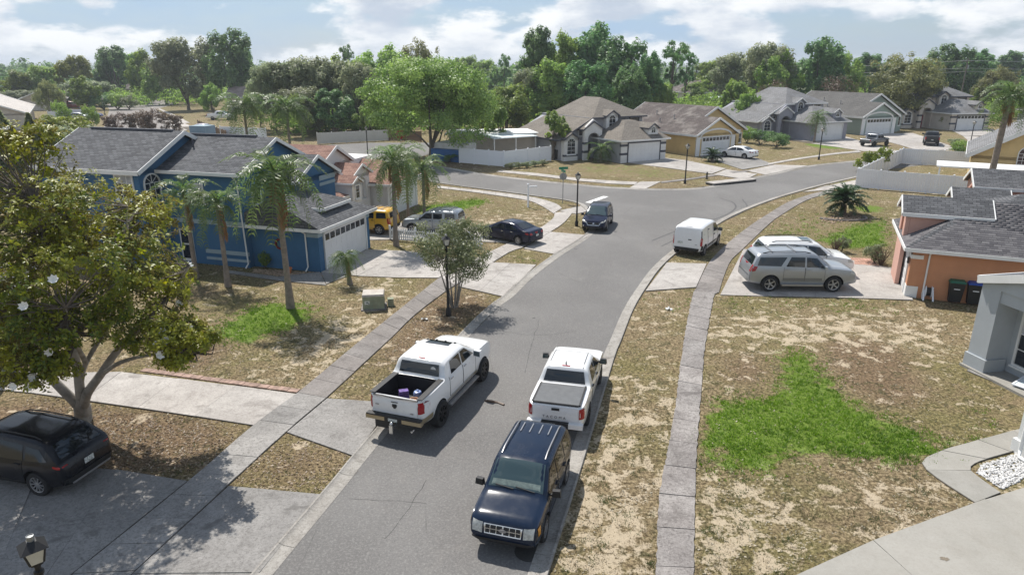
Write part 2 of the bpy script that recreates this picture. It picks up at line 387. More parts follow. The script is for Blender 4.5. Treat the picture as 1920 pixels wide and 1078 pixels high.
def slabs(left, right, n, name, mat, z=0.05, gap=0.012, jag=0.0, tilt=0.006, smooth=True, kind_name='slab', parent=None):
    """paving between two edge lines, cut into n slabs, every slab an object of its own"""
    root = parent or tag(mkobj(name, None), kind='structure')
    L = catmull(left, 0.3) if smooth else np.array(left, float); Rr = catmull(right, 0.3) if smooth else np.array(right, float)
    m = (7 if jag else 4) if smooth else 1
    L = resample(L, n * m + 1); Rr = resample(Rr, n * m + 1)
    for i in range(n):
        a = L[i * m:(i + 1) * m + 1]; b = Rr[i * m:(i + 1) * m + 1]
        if jag: ja, jb_ = np.random.default_rng(i).uniform(0, 1, (2, len(a), 1)) ** 2 * jag; a, b = a + (b - a) * ja, b - (b - a) * jb_
        poly = [tuple(p) for p in a] + [tuple(p) for p in b[::-1]]
        c = np.mean(poly, axis=0); k = []
        for p in poly:
            d = np.array(p) - c; l = np.linalg.norm(d); k.append(tuple(c + d * (1 - gap / l * 1.2)))
        dz = random.uniform(-tilt, tilt); sx, sy = random.uniform(-tilt, tilt), random.uniform(-tilt, tilt); mb = MB(); q = len(k)
        vs = [(p[0], p[1], -0.05) for p in k] + [(p[0], p[1], z + dz + sx * (p[0] - c[0]) + sy * (p[1] - c[1])) for p in k]
        mb.add(vs, [(j, (j + 1) % q, q + (j + 1) % q, q + j) for j in range(q)] + [tuple(range(q, 2 * q))])
        mb.obj(kind_name, mat, root)
    HARD.append([tuple(p) for p in L] + [tuple(p) for p in Rr[::-1]])
    q_ = (Rr - L) * (jag * 0.9); jb = MB(); jb.prism([tuple(p) for p in L + q_] + [tuple(p) for p in (Rr - q_)[::-1]], -0.06, z - 0.025)
    tag(jb.obj('joint_bed', 'joint_dirt', root), kind='stuff')
    return root
def grid_drive(quad, nu, nv, name, mat, z=0.045, parent=None):
    """driveway quad (a b c d) cut into nu by nv cast panels"""
    a, b, c, d = [np.array(p, float) for p in quad]; root = parent or tag(mkobj(name, None), kind='structure')
    for j in range(nv):
        l0, l1 = a + (d - a) * j / nv, a + (d - a) * (j + 1) / nv; r0, r1 = b + (c - b) * j / nv, b + (c - b) * (j + 1) / nv
        slabs([l0, r0], [l1, r1], nu, name, mat, z, smooth=False, parent=root)
    return root
# right-hand walk (old, cracked near the camera)
slabs([(3.13, 12.28), (3.60, 14.21), (4.25, 16.91), (5.63, 21.28), (7.15, 26.57), (9.41, 33.90), (10.14, 35.70)],
      [(4.08, 12.28), (4.49, 13.82), (5.38, 17.15), (6.63, 21.47), (8.34, 27.14), (10.62, 33.90), (11.12, 34.78)], 16, 'sidewalk', 'walk_near', jag=0.05)
slabs([(10.14, 35.70), (12.10, 40.45), (14.33, 44.65), (17.43, 49.76), (21.00, 55.09), (24.56, 60.08), (28.21, 64.01), (31.51, 66.90)],
      [(11.12, 34.78), (12.34, 37.92), (13.68, 41.05), (15.17, 43.62), (19.54, 51.00), (21.94, 54.67), (26.81, 61.24), (31.27, 65.42)], 30, 'sidewalk', 'walk_old')
grid_drive([(27.91, 65.14), (31.39, 68.44), (36.58, 72.43), (34.37, 67.82)], 3, 1, 'walkway', 'drive')
# left-hand walk
slabs([(-10.87, 12.44), (-10.58, 13.49), (-9.54, 17.35), (-8.82, 20.57), (-8.02, 23.04)], [(-9.39, 12.60), (-9.16, 13.49), (-8.29, 17.15), (-7.55, 20.15), (-6.83, 22.61)], 10, 'sidewalk', 'drive_grey')
slabs([(-8.02, 23.04), (-6.74, 28.09), (-4.42, 36.67), (-4.12, 37.58)], [(-6.83, 22.61), (-5.50, 28.09), (-4.72, 31.49), (-3.59, 34.99), (-3.14, 36.08)], 12, 'sidewalk', 'walk_old')
slabs([(-4.12, 37.58), (-2.65, 40.81), (-0.79, 44.45), (-0.07, 45.75)], [(-3.14, 36.08), (-1.76, 39.30), (-0.17, 43.08), (0.64, 44.17)], 7, 'sidewalk', 'drive')
slabs([(-0.07, 45.75), (1.69, 49.07), (3.17, 53.07), (3.52, 55.51)], [(0.64, 44.17), (2.72, 48.57), (4.06, 51.92), (5.19, 56.37)], 8, 'sidewalk', 'drive')
slabs([(-7.42, 67.51), (-3.05, 64.57), (1.21, 61.09), (2.46, 58.64), (3.42, 55.30)], [(-7.55, 68.76), (-2.58, 65.71), (1.73, 62.65), (3.77, 59.60), (4.28, 57.48)], 12, 'sidewalk', 'drive')
grid_drive([(3.93, 56.37), (5.25, 55.09), (6.53, 56.37), (6.12, 58.64)], 2, 1, 'walkway', 'drive')
# walks across the street
slabs([(-1.23, 79.32), (2.41, 77.28), (7.18, 73.50), (10.66, 71.74), (13.12, 71.06)], [(-1.82, 78.09), (2.35, 75.35), (7.01, 71.74), (10.40, 69.89), (12.51, 69.40)], 16, 'sidewalk', 'drive')
grid_drive([(11.50, 67.20), (12.97, 66.60), (15.64, 71.39), (13.29, 71.06)], 1, 2, 'walkway', 'drive')
slabs([(15.64, 71.39), (19.61, 73.86), (23.08, 76.89), (27.17, 79.32)], [(15.43, 70.38), (19.34, 72.79), (23.04, 75.73), (27.39, 78.49)], 10, 'sidewalk', 'walk_old')
slabs([(31.70, 85.12), (36.78, 89.63), (44.13, 95.21), (49.28, 98.26)], [(31.20, 83.71), (36.17, 88.08), (43.35, 93.47), (48.75, 96.41)], 10, 'sidewalk', 'drive')
# driveways, left
DRV1 = tag(mkobj('driveway', None), kind='structure')
slabs([(-19.43, 18.35), (-14.78, 18.30), (-12.50, 18.09), (-9.57, 17.36)], [(-13.46, 10.23), (-12.65, 10.98), (-11.28, 11.68), (-10.61, 13.49)], 4, 'driveway', 'drive_grey', smooth=False, parent=DRV1)
slabs([(-8.26, 17.13), (-5.40, 16.71)], [(-9.14, 13.49), (-6.09, 13.53)], 1, 'driveway', 'drive_grey', smooth=False, parent=DRV1)
slabs([(-9.14, 13.49), (-6.09, 13.53)], [(-9.53, 11.82), (-6.51, 11.82)], 1, 'driveway', 'drive_grey', smooth=False, parent=DRV1)
DRV2 = tag(mkobj('driveway', None), kind='structure')
slabs([(-23.35, 25.29), (-18.43, 24.74), (-15.51, 24.84), (-11.09, 23.74), (-8.03, 22.94)], [(-22.72, 23.74), (-19.16, 23.33), (-14.86, 22.22), (-11.61, 21.39), (-8.75, 20.61)], 6, 'driveway', 'drive', smooth=False, parent=DRV2)
slabs([(-6.79, 22.57), (-4.29, 22.22)], [(-7.52, 20.15), (-4.95, 18.69)], 1, 'driveway', 'drive_grey', smooth=False, parent=DRV2)
DRV3 = tag(mkobj('driveway', None), kind='structure')
slabs([(-9.58, 43.76), (-6.66, 43.35), (-2.67, 41.05)], [(-11.26, 38.53), (-7.99, 37.58), (-4.23, 37.47)], 3, 'driveway', 'drive', smooth=False, parent=DRV3)
slabs([(-1.69, 40.81), (1.50, 40.22)], [(-3.04, 35.89), (-0.51, 34.16)], 2, 'driveway', 'drive', smooth=False, parent=DRV3)
slabs([(-16.84, 38.97), (-13.56, 37.68), (-11.35, 38.64)], [(-16.69, 38.42), (-13.33, 36.97), (-10.31, 36.08)], 5, 'walkway', 'drive_grey', smooth=False)
slabs([(-10.36, 36.28), (-9.58, 37.79)], [(-11.23, 38.42), (-10.65, 38.97)], 1, 'walkway', 'drive_grey', smooth=False)
DRV4 = tag(mkobj('driveway', None), kind='structure')
slabs([(-12.00, 51.92), (-6.58, 51.55), (1.58, 49.24)], [(-11.52, 46.20), (-8.41, 46.50), (-0.29, 45.60)], 4, 'driveway', 'drive', smooth=False, parent=DRV4)
slabs([(2.81, 48.74), (5.59, 47.75)], [(0.78, 44.03), (2.69, 42.69)], 1, 'driveway', 'drive', smooth=False, parent=DRV4)
# driveways, right
DRV5 = tag(mkobj('driveway', None), kind='structure')
slabs([(9.59, 40.69), (12.00, 40.45)], [(7.22, 35.05), (10.13, 35.70)], 1, 'driveway', 'drive', smooth=False, parent=DRV5)
slabs([(15.38, 43.89), (18.60, 42.56), (21.39, 41.17), (22.92, 39.53)], [(11.08, 34.42), (14.10, 34.16), (17.41, 33.99), (20.88, 33.56)], 4, 'driveway', 'drive', smooth=False, parent=DRV5)
DRV6 = tag(mkobj('driveway', None), kind='structure')
slabs([(5.42, 12.76), (6.54, 13.49), (11.84, 15.85), (14.89, 17.07), (21.52, 19.54)], [(6.60, 8.19), (8.08, 9.13), (13.83, 11.82), (17.58, 13.45), (22.06, 15.46)], 4, 'driveway', 'drive_new', smooth=False, parent=DRV6)
slabs([(12.98, 16.31), (12.62, 17.47), (12.57, 18.27), (12.87, 18.59), (13.80, 19.09), (15.62, 19.81), (17.57, 20.57), (19.94, 21.51)], [(14.02, 16.78), (13.87, 17.69), (13.87, 17.95), (14.08, 18.18), (14.41, 18.38), (15.34, 18.75), (16.73, 19.28), (18.97, 20.05)], 6, 'walkway', 'drive_new')
slabs([(18.23, 24.99), (18.61, 24.02), (19.06, 22.77)], [(18.85, 25.49), (19.41, 24.59), (19.80, 23.38)], 2, 'walkway', 'drive_grey', smooth=False)
# driveways across the street
DRV7 = tag(mkobj('driveway', None), kind='structure')
slabs([(19.96, 90.16), (22.40, 87.57), (25.20, 80.59)], [(14.15, 86.08), (17.28, 82.34), (22.31, 76.50)], 3, 'driveway', 'drive', smooth=False, parent=DRV7)
slabs([(25.07, 80.16), (27.44, 76.50)], [(22.44, 76.11), (24.80, 72.43)], 1, 'driveway', 'drive', smooth=False, parent=DRV7)
DRV8 = tag(mkobj('driveway', None), kind='structure')
slabs([(31.83, 97.02), (32.10, 90.16), (32.02, 84.17)], [(25.00, 92.90), (26.04, 86.08), (26.81, 79.74)], 3, 'driveway', 'drive_grey', smooth=False, parent=DRV8)
slabs([(31.98, 83.71), (35.76, 82.79)], [(26.91, 78.90), (28.36, 75.73)], 1, 'driveway', 'drive', smooth=False, parent=DRV8)
DRV9 = tag(mkobj('driveway', None), kind='structure')
slabs([(56.38, 118.63), (55.30, 105.68), (54.34, 96.41)], [(44.53, 112.61), (47.26, 104.96), (49.58, 97.64)], 3, 'driveway', 'drive', smooth=False, parent=DRV9)
slabs([(54.31, 95.81), (54.88, 92.90)], [(49.28, 96.41), (47.19, 89.63)], 1, 'driveway', 'drive', smooth=False, parent=DRV9)
DRV10 = tag(mkobj('driveway', None), kind='structure')
slabs([(71.55, 124.31), (67.74, 110.20), (64.47, 99.54)], [(60.53, 122.35), (59.47, 108.66), (57.56, 97.64)], 3, 'driveway', 'drive', smooth=False, parent=DRV10)
DRV11 = tag(mkobj('driveway', None), kind='structure')
slabs([(90.73, 131.63), (80.11, 113.43), (70.34, 96.41)], [(82.02, 130.54), (76.17, 116.84), (65.13, 96.41)], 3, 'driveway', 'drive', smooth=False, parent=DRV11)
# background pavements, left
slabs([(-96.88, 192.65), (-80.65, 166.41), (-67.97, 145.01)], [(-97.45, 195.00), (-80.47, 168.18), (-67.36, 146.36)], 5, 'sidewalk', 'drive', smooth=False)
slabs([(-71.75, 143.69), (-71.54, 150.56)], [(-60.88, 126.32), (-59.63, 132.75)], 2, 'driveway', 'drive', smooth=False)
# red paver path by the orange house, brick edging of the second driveway
pv = tag(mkobj('paver_path', None), kind='structure')
a0, a1, b0, b1 = [np.array(p) for p in ((20.93, 41.79), (22.77, 41.54), (20.66, 40.33), (22.39, 39.87))]
for i in range(9):
    for j in range(5):
        u0, u1, w0, w1 = i / 9, (i + 1) / 9 - 0.012, j / 5, (j + 1) / 5 - 0.03
        q = [tuple((a0 * (1 - u) + a1 * u) * (1 - w) + (b0 * (1 - u) + b1 * u) * w) for u, w in ((u0, w0), (u1, w0), (u1, w1), (u0, w1))]
        mb = MB(); mb.prism(q, -0.02, 0.05 + random.uniform(-.004, .004)); mb.obj('paver', 'paver_red', pv)
HARD.append([(20.93, 41.79), (22.77, 41.54), (22.39, 39.87), (20.66, 40.33)])
be = tag(mkobj('brick_edging', None), kind='structure')
bl = resample([(-14.91, 24.94), (-11.15, 23.88), (-8.05, 23.03)], 34); bdir = (bl[-1] - bl[0]) / np.linalg.norm(bl[-1] - bl[0]); bn = np.array([-bdir[1], bdir[0]])
for i in range(33):
    p, q = bl[i], bl[i + 1]; q = p + (q - p) * 0.94
    mb = MB(); k = random.uniform(-.01, .01)
    mb.prism([tuple(p + bn * .02), tuple(q + bn * .02), tuple(q + bn * (.30 + k)), tuple(p + bn * (.30 + k))], -0.04, 0.045 + random.uniform(-.01, .008))
    mb.obj('brick', 'brick', be)
HARD.append([tuple(bl[0]), tuple(bl[-1]), tuple(bl[-1] + bn * .3), tuple(bl[0] + bn * .3)])
# painted stop line, manhole cover, storm inlet
mb = MB(); a, b = np.array((6.50, 60.08)), np.array((8.51, 63.18)); d = (b - a) / np.linalg.norm(b - a); n_ = np.array([d[1], -d[0]])
mb.prism([tuple(a), tuple(b), tuple(b + n_ * .55), tuple(a + n_ * .55)], 0.0125, 0.0165)
tag(mb.obj('stop_line', 'white_line'), kind='structure')

ROADO = bpy.data.objects['road']
plain('crack_tar', (0.065, 0.062, 0.060), 0.9); plain('rubber_mark', (0.085, 0.082, 0.080), 0.85); plain('oil_stain', (0.20, 0.165, 0.12), 0.8, 0.3, 3)
def ribbon(name, pts, w, mat, parent, wob=0.0, z=0.0142, seed=0):
    rng = np.random.default_rng(seed); P_ = catmull(pts, 0.18); T = np.gradient(P_, axis=0); T /= np.linalg.norm(T, axis=1)[:, None]; N = np.stack([-T[:, 1], T[:, 0]], 1); P_ = P_ + N * (np.cumsum(rng.normal(size=(len(P_), 1)), 0) * wob); W = w * rng.uniform(0.4, 1.3, (len(P_), 1)) if wob else w; A, B = P_ + N * W / 2, P_ - N * W / 2; n = len(P_)
    mb = MB(); mb.add([(*p, z) for p in A] + [(*p, z) for p in B], [(i, i + 1, n + i + 1, n + i) for i in range(n - 1)]); return mb.obj(name, mat, parent)
for i, c_ in enumerate(([(-4.61, 16.53), (-3.30, 16.38), (-2.39, 16.33)], [(0.53, 24.79), (0.95, 28.09), (1.28, 30.75)], [(2.69, 38.75), (3.91, 36.67), (5.48, 37.17)], [(-0.74, 29.37), (1.21, 28.85), (2.96, 29.37)], [(7.32, 48.08), (8.47, 45.75), (10.40, 46.20)], [(-3.32, 14.81), (-2.93, 15.92), (-2.53, 17.44)], [(10.05, 57.71), (13.31, 55.94), (17.03, 58.17)])): ribbon('crack', c_, 0.02, 'crack_tar', ROADO, 0.02, seed=i)
ribbon('tyre_mark', [(9.73, 46.20), (13.35, 50.64), (16.71, 53.86), (18.96, 57.26), (19.65, 60.08), (19.10, 62.12)], 0.16, 'rubber_mark', ROADO); ribbon('tyre_mark', [(10.10, 44.73), (13.93, 49.76), (17.65, 53.86), (20.11, 57.71), (20.99, 61.60)], 0.14, 'rubber_mark', ROADO)
def stain(p, r, parent, mat, z, seed):
    rng = np.random.default_rng(seed); mb = MB(); mb.poly([(p[0] + r * rng.uniform(0.5, 1.1) * math.cos(a), p[1] + 0.7 * r * rng.uniform(0.5, 1.1) * math.sin(a), z) for a in np.linspace(0, 2 * PI, 22)[:-1]]); mb.obj('stain', mat, parent)
stain((12.76, 14.61), 0.42, DRV6, 'oil_stain', 0.0565, 1); stain((10.73, 14.01), 0.12, DRV6, 'oil_stain', 0.0565, 2)
for i, (x, y, r) in enumerate(((1010, 560, .12), (1130, 470, .25), (1000, 660, .1), (870, 900, .14), (1120, 500, .16))): stain(((x - 960) * 0.0265, 2000.0 / (y - 118) * 8.4), r, ROADO, 'crack_tar' if r < .15 else 'rubber_mark', 0.0138, 10 + i)

# ------------------------------------------------------------ cover raster (what grows where)
RX0, RX1, RY0, RY1, RS = -70.0, 85.0, 4.0, 150.0, 0.2
NXR, NYR = int((RX1 - RX0) / RS), int((RY1 - RY0) / RS)
def raster(polys, out=None):
    A = np.zeros((NYR, NXR), np.float32)
    for poly in polys:
        p = np.array(poly); x0, x1 = p[:, 0].min(), p[:, 0].max(); y0, y1 = p[:, 1].min(), p[:, 1].max()
        i0, i1 = max(0, int((x0 - RX0) / RS)), min(NXR, int((x1 - RX0) / RS) + 2); j0, j1 = max(0, int((y0 - RY0) / RS)), min(NYR, int((y1 - RY0) / RS) + 2)
        if i1 <= i0 or j1 <= j0: continue
        X, Y = np.meshgrid(RX0 + (np.arange(i0, i1) + .5) * RS, RY0 + (np.arange(j0, j1) + .5) * RS); ins = np.zeros(X.shape, bool)
        for k in range(len(p)):
            (ax, ay), (bx, by) = p[k], p[(k + 1) % len(p)]
            if ay == by: continue
            c = ((ay > Y) != (by > Y)) & (X < (bx - ax) * (Y - ay) / (by - ay) + ax); ins ^= c
        A[j0:j1, i0:i1] = np.maximum(A[j0:j1, i0:i1], ins)
    return A
def blur(A, n, it=2):
    for _ in range(it):
        for ax in (0, 1):
            B = np.zeros_like(A)
            for k in range(-n, n + 1): B += np.roll(A, k, ax)
            A = B / (2 * n + 1)
    return A
GREEN = [[(11.63, 27.37), (12.95, 27.20), (12.24, 24.79), (12.70, 22.72), (12.60, 20.94), (13.94, 19.95), (15.18, 19.68), (12.19, 18.35), (10.10, 18.84), (9.04, 19.15), (7.72, 17.83), (6.06, 18.24), (6.41, 20.57), (7.46, 22.60), (9.22, 22.60), (10.06, 22.85)],
         [(-13.78, 29.91), (-13.42, 33.06), (-11.06, 33.39), (-9.59, 31.64), (-10.27, 29.50), (-11.74, 27.79), (-13.39, 28.09)],
         [(21.30, 46.50), (25.88, 50.64), (30.07, 53.86), (25.31, 44.73), (21.74, 44.17)], [(-7.42, 58.64), (-2.95, 62.38), (-1.99, 60.08), (-4.47, 56.37), (-8.28, 54.88)],
         [(31.12, 67.82), (37.62, 74.60), (35.44, 70.05), (32.17, 67.20)], [(44.69, 108.66), (50.12, 108.66), (49.43, 100.19), (45.08, 100.84)], [(30.47, 59.11), (32.01, 58.64), (31.06, 55.94), (28.61, 56.37)]]
HALF = [[(8.10, 87.07), (14.38, 84.17), (21.65, 74.97), (15.86, 72.43), (7.34, 78.49)], [(-15.17, 32.66), (-13.73, 33.90), (-12.58, 30.75), (-12.89, 26.91)], [(13.61, 20.94), (18.01, 21.31), (17.36, 20.40), (13.25, 19.06)],
        [(16.03, 43.62), (21.55, 53.07), (26.44, 55.51), (23.13, 48.08)], [(-0.99, 40.81), (1.72, 42.56), (1.32, 40.45)], [(10.79, 33.90), (20.45, 33.39), (19.83, 32.26), (10.32, 32.26)], [(4.50, 13.49), (4.93, 14.61), (6.36, 14.01)],
        [(7.56, 33.90), (9.57, 35.24), (8.77, 33.06), (6.69, 31.49)]]
SAND = [[(10.67, 17.89), (11.86, 18.06), (12.17, 16.53), (11.11, 15.35), (9.48, 15.81)], [(5.65, 17.44), (7.68, 17.72), (7.59, 15.46), (6.81, 13.82), (5.36, 13.36), (4.66, 13.82)], [(10.14, 31.64), (18.44, 31.64), (17.21, 27.49), (12.44, 27.20), (9.24, 28.09)],
        [(1.86, 18.00), (4.30, 18.00), (3.27, 13.10), (1.01, 13.10)], [(18.36, 31.49), (21.88, 30.05), (18.38, 25.29), (17.21, 27.49)], [(-9.86, 29.37), (-5.60, 33.90), (-5.93, 26.91), (-8.96, 21.31)], [(-9.51, 43.62), (-5.99, 43.62), (-5.82, 42.30), (-9.00, 41.05)], [(-9.86, 37.68), (-4.75, 36.18), (-7.28, 33.90)],
        [(-1.70, 53.46), (3.14, 56.59), (1.62, 50.64), (-3.18, 49.76)], [(7.42, 31.87), (9.25, 33.90), (7.64, 29.37), (5.93, 28.09)], [(3.40, 24.79), (6.27, 24.79), (4.54, 18.00), (2.16, 18.59)], [(0.00, 54.47), (-3.70, 51.55), (-1.19, 49.41), (1.99, 49.76)]]
BROWN = [[(-20.84, 23.16), (-14.79, 22.10), (-8.71, 20.50), (-9.61, 17.39), (-17.13, 18.35)], [(-7.45, 20.05), (-5.09, 18.66), (-5.59, 16.78), (-8.13, 17.12)], [(-15.35, 25.29), (-13.87, 30.75), (-11.26, 24.79)], [(14.19, 29.71), (17.30, 28.09), (14.75, 21.31), (12.89, 21.70), (12.97, 25.29)],
         [(9.30, 27.49), (11.29, 27.20), (9.74, 22.94), (7.55, 22.94)], [(-3.82, 35.70), (-0.62, 33.90), (-3.08, 28.09), (-5.34, 23.83), (-6.65, 22.51)], [(-3.74, 80.16), (-13.35, 86.08), (-6.68, 86.08), (-1.90, 81.46)]]
HMASK = raster(HARD); HERODE = (blur(HMASK, 1, 1) > 0.95).astype(np.float32)
CG = np.maximum(blur(raster(GREEN), 3), blur(raster(HALF), 5) * 0.42); CS = np.maximum(blur(raster(SAND), 6) * 0.72, blur(raster(SAND[:2] + SAND[3:4]), 5)); CB = blur(raster(BROWN), 6)
def samp(A, x, y):
    i = np.clip(((np.asarray(x) - RX0) / RS).astype(int), 0, NXR - 1); j = np.clip(((np.asarray(y) - RY0) / RS).astype(int), 0, NYR - 1); return A[j, i]
def far_lines(a, b, step, lo, hi):
    mid = list(np.arange(a, b + .01, step)); l = []; r = []; d = step * 2; x = a
    while x > lo: x -= d; d *= 1.7; l.append(max(x, lo))
    d = step * 2; x = b
    while x < hi: x += d; d *= 1.7; r.append(min(x, hi))
    return np.array(l[::-1] + mid + r)
gx, gy = far_lines(-45, 60, .5, -4000, 4000), far_lines(8, 100, .5, -300, 8000)
X, Y = np.meshgrid(gx, gy); nx, ny = len(gx), len(gy); idx = np.arange(nx * ny).reshape(ny, nx)
F = np.stack([idx[:-1, :-1], idx[:-1, 1:], idx[1:, 1:], idx[1:, :-1]], -1).reshape(-1, 4)
gme = npmesh('ground', np.stack([X, Y, 0 * X], -1).reshape(-1, 3), F, 'lawn')
ca = gme.color_attributes.new('cover', 'FLOAT_COLOR', 'POINT'); inside = (X > RX0) & (X < RX1) & (Y > RY0) & (Y < RY1)
cc = np.stack([samp(CG, X, Y) * inside, samp(CS, X, Y) * inside, samp(CB, X, Y) * inside, 1 + 0 * X], -1).astype(np.float32); ca.data.foreach_set('color', cc.ravel())
tag(mkobj('ground', gme), kind='structure')

# ------------------------------------------------------------ vehicles
carpaint('paint_white', (0.78, 0.78, 0.77)); carpaint('paint_black', (0.008, 0.009, 0.013), 0, 0.22); carpaint('paint_blackblue', (0.006, 0.015, 0.036), 0.2, 0.22)
carpaint('paint_silver', (0.33, 0.35, 0.37), 0.5, 0.36); carpaint('paint_yellow', (0.72, 0.40, 0.012)); carpaint('paint_grey', (0.17, 0.18, 0.20), 0.5, 0.38)
carpaint('paint_red', (0.22, 0.02, 0.02)); carpaint('paint_blue', (0.02, 0.03, 0.14)); carpaint('paint_gold', (0.36, 0.29, 0.17), 0.5, 0.4); carpaint('paint_dark', (0.03, 0.031, 0.034), 0.3, 0.3)
carpaint('paint_navy', (0.006, 0.010, 0.030), 0.2, 0.2); carpaint('paint_teal', (0.10, 0.30, 0.25)); carpaint('paint_pale', (0.66, 0.60, 0.66))
plain('car_glass', (0.010, 0.014, 0.018), 0.04, 0.0, Specular_IOR_Level=0.7)
plain('car_glass_clear', (0.035, 0.060, 0.066), 0.05, 0.0, Specular_IOR_Level=0.8)
plain('dash_grey', (0.16, 0.20, 0.185), 0.12, 0.35, 5); plain('black_trim', (0.012, 0.012, 0.013), 0.55, 0.2); plain('tyre', (0.016, 0.016, 0.017), 0.85, 0.3, 6); plain('chrome', (0.62, 0.62, 0.62), 0.22, 0.1, Metallic=0.9)
plain('alloy', (0.40, 0.40, 0.41), 0.35, 0.1, Metallic=0.7); plain('dark_alloy', (0.025, 0.025, 0.027), 0.4, 0.1, Metallic=0.4)
plain('red_lens', (0.34, 0.012, 0.016), 0.18, 0.15, 20); plain('clear_lens', (0.50, 0.50, 0.46), 0.15, 0.3, 14); plain('amber_lens', (0.60, 0.26, 0.03), 0.2, 0.1)
plain('tonneau', (0.115, 0.120, 0.125), 0.75, 0.12, 4, 0.2, 80); plain('bed_liner', (0.014, 0.015, 0.018), 0.8, 0.2); plain('wiper', (0.01, 0.01, 0.01), 0.6)
def mat_plate():
    t = NT('plate'); n = t.noise(1.0, 2, 0.5, stretch=(9, 60, 18)); t.bsdf(t.mix(t.rng(n, 0.5, 0.6), (0.62, 0.63, 0.60), (0.10, 0.14, 0.12)), 0.5); reg(t, 'plate')
mat_plate()
WHEELS = {}
def wheel_meshes(r, w, rim, spokes):
    k = (round(r, 3), round(w, 3), rim, spokes)
    if k in WHEELS: return WHEELS[k]
    rr = r * 0.66; mb = MB()
    mb.lathe([(rr, -w / 2), (r * 0.93, -w / 2), (r * 0.985, -w * 0.36), (r, -w * 0.2), (r, w * 0.2), (r * 0.985, w * 0.36), (r * 0.93, w / 2), (rr, w / 2), (rr * 0.97, w * 0.38), (rr * 0.97, -w * 0.38)], 28, axis='y')
    ty = mb.mesh('tyre', 'tyre', 35); mb = MB()
    mb.lathe([(rr * 0.5, w * 0.0), (rr * 0.98, w * 0.05), (rr * 0.98, w * 0.10), (rr * 0.5, w * 0.06)], 24, axis='y', mi=1)
    for s in range(28):   # rim lip
        a0, a1 = 2 * PI * s / 28, 2 * PI * (s + 1) / 28; q = []
        for rad, y in ((rr * 0.90, w * 0.44), (rr * 1.0, w * 0.47), (rr * 1.0, w * 0.30), (rr * 0.90, w * 0.30)):
            q.append((rad * math.cos(a0), y, rad * math.sin(a0)))
        for rad, y in ((rr * 0.90, w * 0.44), (rr * 1.0, w * 0.47), (rr * 1.0, w * 0.30), (rr * 0.90, w * 0.30)):
            q.append((rad * math.cos(a1), y, rad * math.sin(a1)))
        mb.add(q, [(0, 1, 5, 4), (1, 2, 6, 5), (3, 0, 4, 7)])
    for s in range(spokes):
        a = 2 * PI * s / spokes; c, d = math.cos(a), math.sin(a)
        mb.bar((c * rr * 0.12, w * 0.34, d * rr * 0.12), (c * rr * 0.94, w * 0.40, d * rr * 0.94), rr * (0.9 / spokes + 0.06), w * 0.12, up=(0, 1, 0))
    mb.lathe([(rr * 0.26, w * 0.25), (rr * 0.26, w * 0.42), (rr * 0.12, w * 0.45), (0.005, w * 0.45)], 12, axis='y')
    WHEELS[k] = (ty, mb.mesh('rim', [rim, 'black_trim'])); return WHEELS[k]

